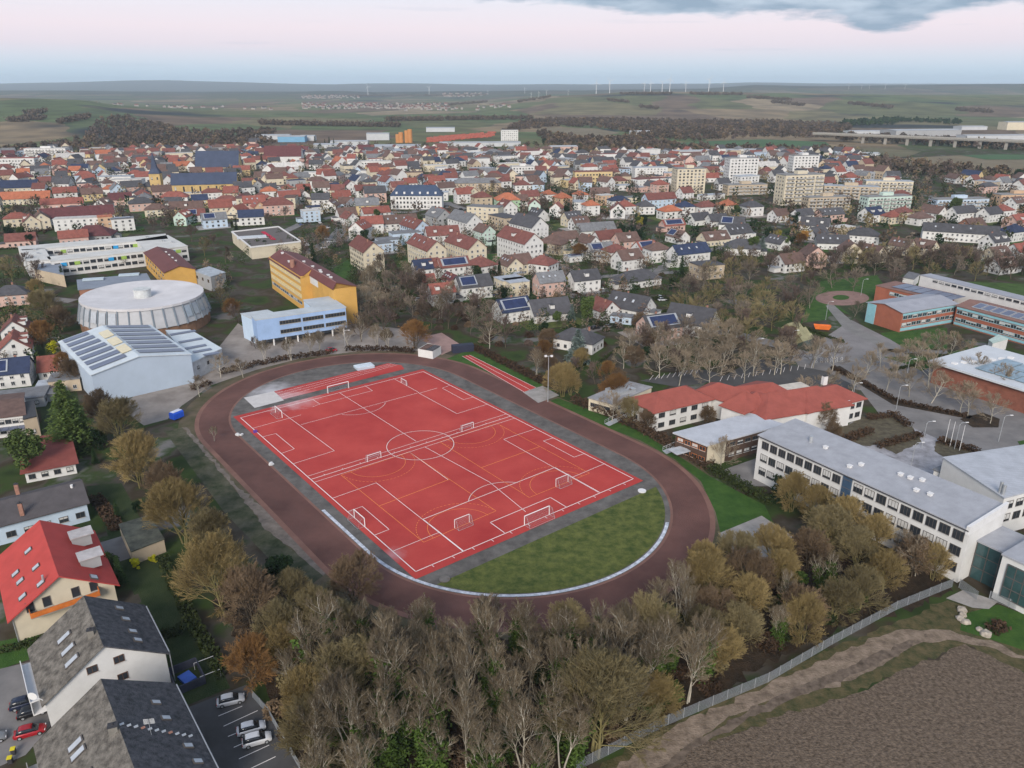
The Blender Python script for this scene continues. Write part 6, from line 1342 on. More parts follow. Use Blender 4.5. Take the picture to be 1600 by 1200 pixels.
for k in (0, 1): u0, u1 = .06 + k * .46, .48 + k * .46; a = P[0] + (P[1] - P[0]) * u0; b = P[0] + (P[1] - P[0]) * u1; e = P[3] - P[0]; mb = MB(); mb.prism([a + e * .06, b + e * .06, b + e * .94, a + e * .94], 2.85, 2.98); mb.build('roof', ROOF['n'] if k == 0 else ROOF['k'], r_)
r_, P = hero('shipping_container', 'dark navy shipping container beside the white storage cabin', 'container', rect(G(723, 549), 18, 8, 2.6)); mb = MB(); mb.prism(P, 0, 2.7); mb.build('body', mat('container_navy', (.025, .03, .055), .6, .1, 1), r_); mb = MB()
for k in range(24): q = P[0] + (P[1] - P[0]) * (k + .5) / 24; mb.box((*q, 1.35), (.16, .12, 2.4), 18)
mb.build('corrugated_side', mat('container_rib', (.035, .04, .07)), r_)
q = G(569, 575); r_ = root('mat_stack', 'pale blue high jump mat beside the red runway', 'mat', (*q, .1)); mb = MB(); mb.box((*q, .5), (6.2, 4.0, .7), 31, 0); mb.build('cushion', mat('mat_blue', (.44, .53, .62), .7, .08, 1), r_); mb = MB(); mb.box((*q, .93), (6.3, 4.1, .12), 31); mb.build('cover', mat('mat_cover', (.55, .62, .68)), r_)
mb = MB(); q = G(1003, 768); mb.tube([(*q, .1), (*q, .32)], 1.0, 20, cap=True); o = mb.build('discus_cover', TRIM, origin=(*q, 0)); tag(o, 'round white cover plate on the grass half circle beside the pitch corner', 'cover')
q = G(695, 906); mb = MB(); mb.tube([(*q, .1), (*q, .3)], 1.1, 20, cap=True); mb.tube([(q[0] + .9, q[1], .1), (q[0] + .9, q[1], .55)], .25, 10, cap=True); o = mb.build('shot_ring', mat('worn_ring', (.16, .15, .14)), origin=(*q, 0)); tag(o, 'worn dark throwing ring at the lower corner of the red pitch', 'ring')
for px, py in ((374, 681), (424, 727)):
    q = G(px, py); mb = MB()
    for k in range(4): mb.box((q[0] + rnd.uniform(-.6, .6), q[1] + rnd.uniform(-.4, .4), .3 + .1 * k), (.9, .55, .4), rnd.uniform(0, 90))
    o = mb.build('sandbag_pile', TRIM, origin=(*q, 0)); tag(o, '', 'sandbags', 'white sandbag heaps'); pend(o, 'small white sandbag heap on the track kerb', q)
q = G(399, 676); mb = MB(); mb.box((*q, .4), (1.0, .8, .6), 30); o = mb.build('kit_bag', mat('bag_violet', (.12, .05, .30)), origin=(*q, 0)); tag(o, 'small violet bag at the touchline in the frosted corner', 'bag')
# ramps and stairs at the right bank
for (a, b, lab) in (((948, 664), (985, 645), 'grey metal ramp leading from the track bank to the flat pavilion'), ((1038, 707), (1072, 692), 'grey metal stair ramp below the timber pavilion')):
    A, B = G(*a), G(*b, 2.0); d = (B - A) / np.linalg.norm(B - A); n = np.array([-d[1], d[0]]); r_ = root('ramp', lab, 'ramp', (*A, 0)); mb = MB()
    mb.add([(*(A - n), .1), (*(B - n), 2.0), (*(B + n), 2.0), (*(A + n), .1), (*(A - n), -.1), (*(B - n), 1.8), (*(B + n), 1.8), (*(A + n), -.1)], [(0, 1, 2, 3), (7, 6, 5, 4), (0, 4, 5, 1), (1, 5, 6, 2), (2, 6, 7, 3), (3, 7, 4, 0)]); mb.build('deck', METAL, r_)
    for s in (-1, 1):
        mb = MB()
        for k in range(7): t_ = k / 6; q = A + (B - A) * t_ + n * s; mb.tube([(*q, .05 + 1.9 * t_), (*q, 1.15 + 1.9 * t_)], .05, 4)
        mb.tube([(*(A + n * s), 1.15), (*(B + n * s), 3.05)], .06, 4); mb.tube([(*(A + n * s), .65), (*(B + n * s), 2.55)], .04, 4); mb.build('railing', METAL, r_)
# flagpoles, street lamps
for px, py in ((1476, 694), (1484, 698), (1499, 704)):
    q = G(px, py); mb = MB(); mb.tube([(*q, 0), (*q, 7.5)], [.09, .05], 6); o = mb.build('flagpole', TRIM, origin=(*q, 0)); tag(o, '', 'flagpole', 'flagpoles by the entrance court'); pend(o, 'bare white flagpole by the entrance court', q)
def lamp(px, py, h=8, arm=1.5, look='grey street lamp with a curved arm'):
    q = G(px, py); r = root('street_lamp', '', 'street lamp', (*q, 0), group='street lamps'); mb = MB(); mb.tube([(*q, 0), (*q, h - .8), (q[0] + .3, q[1], h - .2), (q[0] + arm, q[1], h)], [.10, .08, .06, .05], 6); mb.build('pole', METAL, r); mb = MB(); mb.box((q[0] + arm + .3, q[1], h - .02), (.8, .3, .16)); mb.build('lamp_head', TRIM, r); pend(r, look, q)
for p in ((1491, 702), (1422, 735), (1290, 500), (1345, 462), (1440, 700), (1400, 640), (1180, 562), (1415, 596), (1560, 690), (1022, 520), (935, 478), (870, 432), (965, 440), (645, 540), (540, 548), (1330, 636), (1235, 548)): lamp(*p)
# chain link fence with posts
MESHM = mat('fence_wire', (.30, .33, .36), .5, .1, 1, metal=.3)
def fence(pts_, h, label, step=2.6, pitch=.14):
    P = [G(*p) for p in pts_]; r = root('wire_fence', label, 'fence', (*P[0], 0)); mb = MB()
    for a, b in zip(P[:-1], P[1:]):
        l_ = np.linalg.norm(b - a); n_ = max(1, int(l_ / step)); az = math.degrees(math.atan2(*(b - a)[::-1])); d = (b - a) / l_
        for k in range(n_): q = a + (b - a) * k / n_; m2 = MB(); m2.tube([(*q, -.2), (*q, h + .1)], .05, 5, cap=True); m2.build('post', METAL, r)
        for k in range(int(l_ / pitch)): q = a + d * (k + .5) * pitch; mb.box((*q, h / 2), (.028, .028, h), az)
        for k in range(8): mb.box((*((a + b) / 2), .05 + (h - .1) * k / 7), (l_, .03, .03), az)
    mb.build('wire_mesh', MESHM, r); return r
fence([(900, 1205), (1044, 1132), (1200, 1066), (1300, 1007), (1400, 953), (1468, 925), (1488, 917)], 2.0, 'long wire mesh fence between the wood and the dirt road')
fence([(1498, 918), (1526, 938)], 2.0, 'pale wire gate on the paved path beside the white front hall')
fence([(1545, 936), (1640, 975)], 1.8, 'wire fence in front of the white front hall')
fence([(395, 1090), (420, 1118), (470, 1205)], 1.6, 'grey mesh fence along the lower parking lot', 2.6, .1)
# boulders
br = random.Random(9)
for k, (px, py, s) in enumerate(((1503, 955, 1.2), (1500, 968, 1.0), (1508, 973, 1.1), (1540, 992, 1.3), (1530, 985, .8), (1504, 962, .9))):
    q = G(px, py); bm_ = bpy.data.meshes.new('boulder'); import bmesh
    b = bmesh.new(); bmesh.ops.create_icosphere(b, subdivisions=2, radius=s * .8)
    for v in b.verts: v.co *= 1 + br.uniform(-.16, .16); v.co.z *= .62
    b.to_mesh(bm_); b.free(); bm_.materials.append(mat('boulder_stone', (.36, .32, .27), .95, .3, 1.5)); o = link('boulder', bm_, None, (*q, .25)); tag(o, '', 'boulder', 'boulders on the grass verge'); pend(o, 'pale boulder on the grass verge', q)
# ================================================================ CARS
RUB = mat('tyre_rubber', (.02, .02, .02), .9, .1, 1); CGL = mat('car_glass', (.015, .018, .024), .08, .1, .5, spec=.7); LAMPM = mat('headlight_glass', (.6, .6, .62), .2, .05, 1); TAIL = mat('tail_light_red', (.30, .015, .015), .3, .05, 1)
def paint(n, c): 
    m = mat('car_paint_' + n, c, .28, .04, .3, spec=.5, metal=.15); return m
def loft(secs, n=1):
    mb = MB(); k = len(secs[0])
    for s in secs: mb.v += [tuple(p) for p in s]
    for i in range(len(secs) - 1):
        for j in range(k - 1): a = i * k + j; mb.f.append([a, a + k, a + k + 1, a + 1]); mb.m.append(0)
    mb.f.append(list(range(k))); mb.m.append(0); mb.f.append(list(reversed(range((len(secs) - 1) * k, len(secs) * k)))); mb.m.append(0); return mb
def sec(x, zb, zt, hw, tw): return [(x, -hw * .96, zb), (x, -hw, (zb + zt) * .45), (x, -hw * .98, zt - .10), (x, -tw, zt), (x, 0, zt + .025), (x, tw, zt), (x, hw * .98, zt - .10), (x, hw, (zb + zt) * .45), (x, hw * .96, zb)]
def car_meshes(kind):
    hb = kind == 'suv'; k = 1.08 if hb else 1.0
    xs = [(-2.12, .42, .62, .70, .60), (-2.05, .28, .82, .80, .70), (-1.5, .24, .92 * k, .87, .76), (-.6, .22, .94 * k, .89, .78), (.6, .22, .93 * k, .89, .78), (1.2, .22, .90 * k, .88, .76), (1.75, .25, .80 * k, .85, .70), (2.05, .30, .66 * k, .78, .62), (2.16, .40, .54, .66, .5)]
    body = loft([sec(*s) for s in xs])
    rear = -1.95 if hb else -1.75; top = 1.50 * k
    cab = [(rear, .90 * k, .92 * k + .04, .76, .70), (rear + .35, .90 * k, top - .08, .78, .58), (-.9, .9 * k, top, .79, .60), (.15, .9 * k, top - .02, .79, .60), (.55, .9 * k, top - .14, .78, .60), (1.25, .86 * k, .92 * k, .76, .70)]
    cabin = loft([sec(*s) for s in cab])
    roofm_ = loft([[(x, -w, z), (x, 0, z + .03), (x, w, z)] for x, z, w in ((rear + .4, top - .06, .55), (-.9, top + .02, .58), (.15, top, .58), (.45, top - .09, .57))])
    return body, cabin, roofm_
CARP = {}
def car(px, py, az, pn, col, label=None, kind='hatch', c=None, small=False, look=None, group='parked cars'):
    c = G(px, py) if c is None else c; r = root('parked_car', label or '', 'car', (*c, .05), az, group=group); key = (kind, pn)
    if key not in CARP:
        b, g, t_ = car_meshes(kind); pm = paint(pn, col); mm = []
        for nm, q, m in (('body', b, pm), ('windows', g, CGL), ('roof', t_, pm)):
            me = q.mesh(nm, m); me.polygons.foreach_set('use_smooth', [True] * len(me.polygons)); mm.append((nm, me))
        CARP[key] = mm
    for nm, me in CARP[key]: link(nm, me, r)
    if 'wheel' not in CARP:
        w = MB(); w.tube([(0, -.11, 0), (0, .11, 0)], .33, 14, cap=True); CARP['wheel'] = w.mesh('wheel', RUB); w = MB(); w.tube([(0, -.12, 0), (0, .12, 0)], .2, 10, cap=True); CARP['rim'] = w.mesh('rim', METAL)
        w = MB(); w.box((0, 0, 0), (.12, .38, .16)); CARP['hl'] = w.mesh('headlight', LAMPM); CARP['tl'] = w.mesh('tail_light', TAIL)
    for x in (-1.3, 1.35):
        for s in (-1, 1): w = link('wheel', CARP['wheel'], r, (x, s * .80, .33)); (link('rim', CARP['rim'], w) if not small else None)
    if not small:
        for s in (-1, 1): link('headlight', CARP['hl'], r, (2.04, s * .56, .60)); link('tail_light', CARP['tl'], r, (-2.08, s * .60, .72))
    if not label: pend(r, look or f'parked {pn} car', c)
    return r
car(40, 1103, 25, 'dark blue', (.015, .022, .05), 'dark blue estate car furthest up the driveway of the slate house', 'suv')
car(52, 1116, 28, 'black', (.012, .012, .014), 'black car between the dark blue estate and the red car', 'hatch')
car(48, 1147, 24, 'red', (.32, .012, .02), 'dark red car on the driveway of the slate house', 'hatch')
car(361, 1098, 20, 'silver', (.50, .52, .55), 'silver car alone in the upper bay of the lower parking lot', 'hatch')
car(393, 1142, 22, 'pale silver', (.52, .55, .60), 'pale silver car parked beside the white car in the lower lot', 'hatch')
car(402, 1160, 22, 'white', (.70, .71, .72), 'white car with black roof nearest the mesh fence of the lower lot', 'suv')
car(-14, 1160, 30, 'grey', (.20, .21, .22), 'grey car half cut by the left edge', 'hatch')
car(518, 549, 12, 'red', (.32, .012, .02), 'red car parked by the hedge above the far bend of the track', 'hatch')
cc = [('white', (.70, .71, .72)), ('silver', (.50, .52, .55)), ('black', (.012, .012, .014)), ('grey', (.20, .21, .22)), ('blue', (.03, .08, .25)), ('red', (.32, .012, .02))]
cr_ = random.Random(4)
spots = [(475, 378), (482, 384), (500, 384), (507, 388), (516, 379), (490, 377), (525, 386), (512, 374), (470, 352), (481, 350), (500, 349), (512, 357), (520, 346), (530, 350), (825, 408), (820, 404), (848, 394), (985, 434), (1025, 438), (1012, 432), (1035, 470), (1030, 466), (720, 328), (735, 333), (745, 338), (760, 345), (712, 330), (770, 350), (700, 325), (690, 322), (655, 470), (1290, 385), (1328, 376), (1306, 382), (950, 512), (930, 514), (770, 462), (742, 480), (640, 290), (615, 277), (607, 267), (603, 258)]
for p in spots:
    n_, c_ = cr_.choice(cc); car(*p, cr_.choice([20, 115, 30]), n_, c_, small=True, look=f'small parked {n_} car in the town streets')
for k in range(4): pass
# orange skip and camouflage tents on the campus lot
q = G(1284, 515); r_ = root('skip', 'bright orange open waste skip on the campus lot', 'skip', (*q, .05)); mb = MB(); P0 = rect(q, -15, 5.2, 2.0); P1 = rect(q, -15, 6.6, 2.4)
mb.add([(*p, .3) for p in P0] + [(*p, 1.9) for p in P1] + [(*p, 1.9) for p in rect(q, -15, 6.3, 2.1)] + [(*p, .6) for p in rect(q, -15, 5.0, 1.8)], [(0, 1, 5, 4), (1, 2, 6, 5), (2, 3, 7, 6), (3, 0, 4, 7), (4, 5, 9, 8), (5, 6, 10, 9), (6, 7, 11, 10), (7, 4, 8, 11), (8, 9, 13, 12), (9, 10, 14, 13), (10, 11, 15, 14), (11, 8, 12, 15), (12, 13, 14, 15), (3, 2, 1, 0)]); mb.build('tub', mat('skip_orange', (.62, .15, .03), .6, .12, .6), r_); mb = MB()
for s in (-1, 1): mb.box((q[0] + s * 2, q[1], .2), (.3, 2.0, .4), -15)
mb.build('skid', DARK, r_)
TENT = mat('tent_canvas', (.26, .25, .15), .95, .2, .4)
for k, (px, py) in enumerate(((1237, 517), (1248, 527), (1256, 537))):
    q = G(px, py); r_ = root('tent', '', 'tent', (*q, 0), group='khaki tents on the gravel lot'); P = rect(q, 35, 7, 5); mb = MB(); gable_walls(mb, P, 1.4, 3.6); mb.build('wall', TENT, r_); mb = MB(); gable_roof(mb, P, 1.4, 3.6, .2, .06); mb.build('roof', TENT, r_); pend(r_, 'khaki canvas tent on the gravel lot', q)
q = G(1262, 545); r_ = root('tent', 'dark green tent shelter at the end of the khaki tents', 'tent', (*q, 0)); P = rect(q, 35, 6, 5); mb = MB(); gable_walls(mb, P, 1.8, 3.4); mb.build('wall', mat('tent_green', (.05, .07, .055)), r_); mb = MB(); gable_roof(mb, P, 1.8, 3.4, .2, .06); mb.build('roof', mat('tent_green_roof', (.07, .085, .075)), r_)
# bicycle racks: white dots row
for k in range(12):
    q = G(1275 + (k % 6) * 8, 563 + (k // 6) * 4 - (k % 6) * .3); mb = MB(); mb.tube([(q[0] - .3, q[1], 0), (q[0] - .3, q[1], .7), (q[0], q[1], .95), (q[0] + .3, q[1], .7), (q[0] + .3, q[1], 0)], .06, 5); o = mb.build('bollard', TRIM, origin=(*q, 0)); tag(o, '', 'bollard', 'white hoops on the campus lot'); pend(o, 'white hoop bollard on the campus lot', q)

for k, (px, py) in enumerate(((22, 1178), (17, 1192))):
    q = G(px, py); r_ = root('waste_bin', '', 'bin', (*q, 0), 20, group='yellow lidded bins'); mb = MB(); mb.prism([(-.28, -.32), (.28, -.32), (.28, .32), (-.28, .32)], .1, 1.0); link('body', mb.mesh('body', DARK), r_); mb = MB(); mb.box((0, 0, 1.05), (.66, .74, .1)); link('lid', mb.mesh('lid', mat('bin_yellow', (.60, .50, .02), .5, .1, 1)), r_); pend(r_, 'yellow lidded waste bin by the hedge', q)
# ================================================================ TREES
tr = np.random.RandomState(11)
def nrm(v): return v / (np.linalg.norm(v) + 1e-9)
def gen_tree(seed, H, style):
    r = random.Random(seed); S = dict(
        golden=dict(tf=.10, n=(14, 8, 7, 6), ang=(10, 72), l1=.60, rat=.58, up=.05, jit=.12, stems=3, dome=(.46, .53), rt=(.034, .028)),
        bare=dict(tf=.36, n=(10, 7, 7, 5), ang=(16, 46), l1=.42, rat=.55, up=.10, jit=.11, stems=2, dome=(.30, .62), rt=(.026, .020)),
        plane=dict(tf=.20, n=(11, 7, 7, 4), ang=(25, 70), l1=.56, rat=.56, up=.05, jit=.18, stems=1, dome=(.52, .50), rt=(.040, .032)),
        far=dict(tf=.12, n=(12, 7, 8), ang=(15, 75), l1=.58, rat=.58, up=.08, jit=.16, stems=1, dome=(.48, .50), rt=(.075, .07)))[style]
    segs = []; maxl = len(S['n']); cz = H * (1 - S['dome'][1]); rx, rz = H * S['dome'][0], H * S['dome'][1]; jr = [r.uniform(.74, 1.18) for _ in range(12)]
    def limit(p, d):
        """distance from p along d to the lumpy crown outline"""
        k = int((math.atan2(d[1], d[0]) + pi) / (2 * pi) * 11.99); m = jr[k]; a = np.array([1 / (rx * m), 1 / (rx * m), 1 / rz]); q = (p - np.array([0, 0, cz])) * a; e = d * a
        A = e @ e; B = q @ e; C = q @ q - 1; D_ = B * B - A * C
        return (-B + math.sqrt(D_)) / A if D_ > 0 and C < 0 else .6
    def grow(p, d, ln_, rad_, lv):
        ns = (5, 4, 2, 1, 1)[lv]; q = p; dd = d; path = [p]
        for k in range(ns):
            dd = nrm(dd + np.array([r.gauss(0, S['jit']), r.gauss(0, S['jit']), r.gauss(0, S['jit']) + S['up']]) * (.5 if lv == 0 else 1)); q2 = q + dd * ln_ / ns
            r0 = rad_ * (1 - .75 * k / ns); r1 = rad_ * (1 - .75 * (k + 1) / ns); segs.append((*q, *q2, r0, r1, lv)); q = q2; path.append(q)
        if lv >= maxl: return
        n_ = S['n'][lv]; t0 = S['tf'] / .85 if lv == 0 else .25
        for k in range(n_):
            t_ = t0 + (1 - t0) * (k + r.random()) / n_; i = min(ns - 1, int(t_ * ns)); f = t_ * ns - i; b = path[i] * (1 - f) + path[i + 1] * f
            base = nrm(path[i + 1] - path[i]); a = rad(r.uniform(*S['ang'])) if lv == 0 else rad(r.uniform(18, 52)); ph = r.uniform(0, 2 * pi) if lv else k * 2.4 + r.uniform(-.5, .5)
            u = nrm(np.cross(base, (0.3, .2, 1) if abs(base[2]) < .9 else (1, 0, 0))); v = np.cross(base, u)
            if lv == 0: a *= 1.2 - .6 * t_
            cd = nrm(base * cos(a) + (u * cos(ph) + v * sin(ph)) * sin(a))
            if lv >= 1: cd = nrm(cd + .30 * nrm(b - np.array([0, 0, cz * .55])))
            cl = H * S['l1'] * (1.05 - .45 * t_) * r.uniform(.8, 1.15) if lv == 0 else ln_ * S['rat'] * r.uniform(.7, 1.25) * (1.15 - .45 * t_)
            cl = min(cl, limit(b, cd) * r.uniform(.72, 1.28)); cl = max(cl, .35)
            cr_ = max(.03, rad_ * (.40 if lv == 0 else .42))
            if lv + 1 >= 3: cr_ = S['rt'][0]
            if lv + 1 == 4: cr_ = S['rt'][1]
            grow(b, cd, cl, cr_, lv + 1)
    st = S['stems']
    for k in range(st):
        d0 = np.array([r.gauss(0, .05) + (.14 * (k - 1 if st > 2 else k * 2 - 1) if st > 1 else 0), r.gauss(0, .08), 1]); grow(np.array([.25 * (k * 2 - 1) if st > 1 else 0, 0, -.2]), nrm(d0), H * (.78 if k == 0 else .66), H * (.016 if style != 'bare' else .012), 0)
    return np.array(segs)
def seg_mesh(name, sg, mats, n=3):
    p0 = sg[:, 0:3]; p1 = sg[:, 3:6]; r0 = sg[:, 6:7]; r1 = sg[:, 7:8]; d = p1 - p0; d /= np.linalg.norm(d, axis=1, keepdims=True) + 1e-9
    ref = np.where(np.abs(d[:, 2:3]) < .9, [[0, 0, 1.]], [[1., 0, 0]]); a = np.cross(d, ref); a /= np.linalg.norm(a, axis=1, keepdims=True) + 1e-9; b = np.cross(d, a); V = []
    for P_, R_ in ((p0, r0), (p1, r1)):
        for j in range(n): t_ = 2 * pi * j / n; V.append(P_ + R_ * (cos(t_) * a + sin(t_) * b))
    V = np.stack(V, 1).reshape(-1, 3); o = np.arange(len(sg))[:, None] * 2 * n
    F = np.concatenate([o + np.array([[j, (j + 1) % n, n + (j + 1) % n, n + j]]) for j in range(n)], 0)
    return npmesh(name, V, F, mats)
def leaf_cloud(name, pos, size, mats, mi=None, flat=0.0, rs=tr):
    n = len(pos); s = np.broadcast_to(np.asarray(size, float), (n,))[:, None]
    a = rs.normal(size=(n, 3)); a[:, 2] *= (1 - flat); a /= np.linalg.norm(a, axis=1, keepdims=True); c = rs.normal(size=(n, 3)); c[:, 2] *= (1 - flat); b = np.cross(a, c); b /= np.linalg.norm(b, axis=1, keepdims=True) + 1e-9
    if flat > .5: b = np.cross(a, np.array([[0, 0, 1.]]) + .3 * rs.normal(size=(n, 3))); b /= np.linalg.norm(b, axis=1, keepdims=True)
    V = np.stack([pos - a * s - b * s * .5, pos + a * s - b * s * .4, pos + a * s * .9 + b * s * .5, pos - a * s * .8 + b * s * .6], 1).reshape(-1, 3)
    return npmesh(name, V, np.arange(4 * n).reshape(n, 4), mats, mi)
def tmat(n, c, c2, sc=.35): return mat(n, c, .95, .2, sc, c2, rand=.22, spec=.05)
BARK = tmat('bark_grey', (.16, .135, .11), (.24, .21, .175)); BARKD = tmat('bark_dark', (.085, .068, .05), (.14, .115, .085)); BARKP = tmat('bark_pale', (.34, .31, .25), (.48, .45, .38)); BARKG = tmat('bark_mossy', (.15, .14, .06), (.22, .19, .09))
TWG = tmat('twig_golden', (.245, .185, .082), (.345, .265, .120), .22); TWO = tmat('twig_olive', (.180, .150, .082), (.255, .212, .112), .22); TWB = tmat('twig_brown', (.150, .105, .068), (.215, .155, .098), .22); TWR = tmat('twig_rust', (.20, .105, .045), (.26, .15, .06), .22)
TWBR = tmat('twig_wood', (.165, .130, .088), (.240, .195, .132), .22); TWGR = tmat('twig_grey', (.165, .135, .105), (.23, .19, .15), .22); TWP = tmat('twig_pale', (.23, .19, .14), (.31, .25, .18), .22); TWM = tmat('twig_mauve', (.115, .085, .075), (.16, .12, .10), .22); TWD = tmat('twig_dark', (.075, .058, .046), (.115, .088, .066), .22)
IVY = tmat('ivy_leaves', (.036, .070, .016), (.080, .125, .030), .8); EVG = tmat('needle_green', (.020, .045, .018), (.045, .075, .026), .7); DEO = tmat('deodar_green', (.060, .110, .030), (.135, .185, .055), .6); BLU = tmat('blue_cedar', (.12, .17, .16), (.20, .25, .22), .6); DKG = tmat('yew_green', (.012, .028, .014), (.026, .048, .020), .7); PIN = tmat('pine_green', (.050, .080, .026), (.090, .125, .04), .6); YEL_ = tmat('yellow_leaves', (.42, .42, .02), (.60, .58, .04), .8); BUSHM = tmat('shrub_green', (.030, .055, .018), (.055, .075, .025), .6); GLD = tmat('golden_conifer', (.20, .19, .03), (.30, .26, .05), .6); ORL = tmat('orange_leaves', (.30, .16, .04), (.40, .22, .06), .6)
TREES = {}
def tree_proto(key, style, H, seeds, bark, twig, ivy=0):
    L_ = []
    for s in seeds:
        sg = gen_tree(s, H, style); lv = sg[:, 8]
        cut = 3 if style == 'bare' else 2; tk = seg_mesh('trunk', sg[lv < cut], bark, 5 if style not in ('far', 'bare') else 4); cr = seg_mesh('crown', sg[lv >= cut], twig, 3); parts = [('trunk', tk), ('crown', cr)]
        if ivy:
            t0 = sg[lv == 0]; n = 3200; i = tr.randint(0, len(t0), n); f = tr.rand(n, 1); p = t0[i, 0:3] * (1 - f) + t0[i, 3:6] * f; keep = p[:, 2] < H * (.52 + .25 * tr.rand(n)); p = p[keep]; p = p + tr.normal(size=p.shape) * np.array([.7, .7, .3]) * (1.2 - .5 * p[:, 2:3] / H); parts.append(('ivy', leaf_cloud('ivy', p, tr.uniform(.16, .34, len(p)), IVY)))
        L_.append(parts)
    TREES[key] = (H, L_)
tree_proto('golden', 'golden', 14, (1, 2, 3), BARKG, TWG); tree_proto('olive', 'golden', 14, (4, 5), BARKG, TWO); tree_proto('brown', 'golden', 13, (6, 7), BARKD, TWB)
tree_proto('bare', 'bare', 17, (11, 12, 13, 14), BARKP, TWBR); tree_proto('ivied', 'bare', 17, (15, 16, 17), BARKP, TWBR, 1); tree_proto('plane', 'plane', 13, (21, 22, 23), BARKP, TWP)
tree_proto('rust', 'golden', 13, (8,), BARKD, TWR); tree_proto('park', 'far', 14, (31, 32, 33), BARKD, TWM); tree_proto('parkgold', 'far', 14, (34, 35), BARKG, TWO); tree_proto('parkgrey', 'far', 14, (36, 37), BARK, TWGR); tree_proto('thicket', 'far', 12, (38, 39), BARKD, TWD)
LOOK = dict(golden=('golden_tree', 'golden twigged bare tree', 'golden twigged bare trees'), olive=('olive_tree', 'olive brown dense bare tree', 'olive brown bare trees'), brown=('brown_tree', 'dark brown dense bare tree', 'dark brown bare trees'), rust=('rust_tree', 'rust brown leafless tree', 'rust brown trees'), bare=('bare_tree', 'tall grey bare tree with forked trunk', 'tall grey bare trees of the wood'), ivied=('ivied_tree', 'tall bare tree with ivy clad trunk', 'ivy clad trees of the wood'),
            plane=('plane_tree', 'pale leafless street tree', 'pale leafless street trees'), park=('park_tree', 'mauve brown leafless park tree', 'mauve brown park trees'), parkgold=('willow_tree', 'yellow olive leafless park tree', 'yellow olive park trees'), parkgrey=('ash_tree', 'grey leafless park tree', 'grey park trees'), thicket=('thicket_tree', 'dark thicket tree', 'dark thicket trees'))
tcount = [0]
def plant(key, c, h, wide=1.0, look=None, label=None, z=0):
    H, L_ = TREES[key]; parts = L_[tr.randint(len(L_))]; nm, lk, grp = LOOK[key]; r = root(nm, label or '', 'tree', (c[0], c[1], z), tr.uniform(0, 360), group=grp); s = h / H; r.scale = (s * wide, s * wide, s)
    for n_, me in parts: link(n_, me, r)
    tcount[0] += 1
    if not label: pend(r, look or lk, c)
    return r
def scatter(poly, sp, mx=999, seed=0, px=True):
    P = [G(*p) for p in poly] if px else poly; xs = [p[0] for p in P]; ys_ = [p[1] for p in P]; rs = random.Random(seed); out = []
    for _ in range(mx * 60):
        q = (rs.uniform(min(xs), max(xs)), rs.uniform(min(ys_), max(ys_)))
        if poly_in(q, P) and all((q[0] - o[0]) ** 2 + (q[1] - o[1]) ** 2 > sp * sp for o in out): out.append(q)
        if len(out) >= mx: break
    return [np.array(o) for o in out]
R_ = random.Random(77)
# row of big golden trees left of the track
for px, py, h, k, w in ((220, 762, 15, 'golden', 1.0), (288, 850, 15.5, 'golden', 1.0), (350, 955, 16, 'golden', 1.02), (190, 690, 13, 'olive', 1.05), (262, 790, 11, 'brown', 1.0), (330, 875, 12, 'olive', .9), (395, 980, 13, 'brown', .95), (556, 938, 10, 'brown', 1.15), (455, 955, 9, 'olive', 1.0), (160, 665, 11, 'brown', 1.0), (95, 520, 11, 'brown', 1.2), (75, 500, 13, 'olive', 1.2), (60, 470, 10, 'golden', .9), (70, 545, 11, 'rust', 1.0), (118, 605, 10, 'brown', 1.0), (105, 590, 9, 'rust', .9), (335, 690, 5, 'bare', 1.0)):
    plant(key=k, c=G(px, py), h=h, wide=w)
# the wood in front
for q in scatter([(395, 1070), (430, 1000), (500, 990), (520, 1060), (500, 1190), (462, 1165)], 5.5, 12, 1): plant(R_.choice(['golden', 'golden', 'olive', 'rust', 'bare']), q, R_.uniform(9, 12), R_.uniform(.95, 1.1))
for q in scatter([(505, 1020), (600, 1010), (700, 1025), (900, 1015), (1060, 965), (1110, 1000), (1120, 1090), (1000, 1130), (890, 1210), (500, 1215)], 4.8, 56, 2): plant(R_.choice(['bare', 'ivied', 'ivied', 'ivied', 'ivied', 'bare', 'bare', 'olive']), q, R_.uniform(12.5, 17) * (1.0 if q[1] < G(0, 1060)[1] else .76), R_.uniform(.9, 1.2))
for q in scatter([(480, 1190), (900, 1190), (880, 1260), (480, 1260)], 6, 12, 12): plant(R_.choice(['bare', 'ivied', 'ivied']), q, R_.uniform(11, 14), R_.uniform(.95, 1.15))
for q in scatter([(1090, 915), (1130, 880), (1240, 860), (1320, 840), (1470, 908), (1380, 950), (1240, 1010), (1130, 1080), (1090, 1010)], 6.2, 34, 3): plant(R_.choice(['golden', 'golden', 'olive', 'golden', 'brown', 'ivied']), q, R_.uniform(7.5, 11), R_.uniform(1.0, 1.15))
for px, py, h, k in ((1235, 800, 10, 'golden'), (1270, 815, 9, 'golden'), (1300, 830, 8, 'olive'), (1320, 790, 9, 'golden'), (1265, 770, 7, 'brown'), (1430, 900, 9, 'plane'), (1455, 905, 8, 'golden'), (1400, 880, 8, 'plane'), (1290, 850, 9, 'golden'), (1215, 890, 8, 'golden'), (1250, 1005, 10, 'golden'), (1030, 1120, 8, 'golden'), (1125, 735, 9, 'plane'), (985, 660, 8, 'olive'), (1010, 675, 7, 'brown'), (1105, 665, 6, 'brown'), (955, 660, 10, 'plane'), (1285, 670, 8, 'brown'), (1300, 690, 6, 'brown'), (1240, 655, 5, 'brown')): plant(k, G(px, py), h, 1.0)
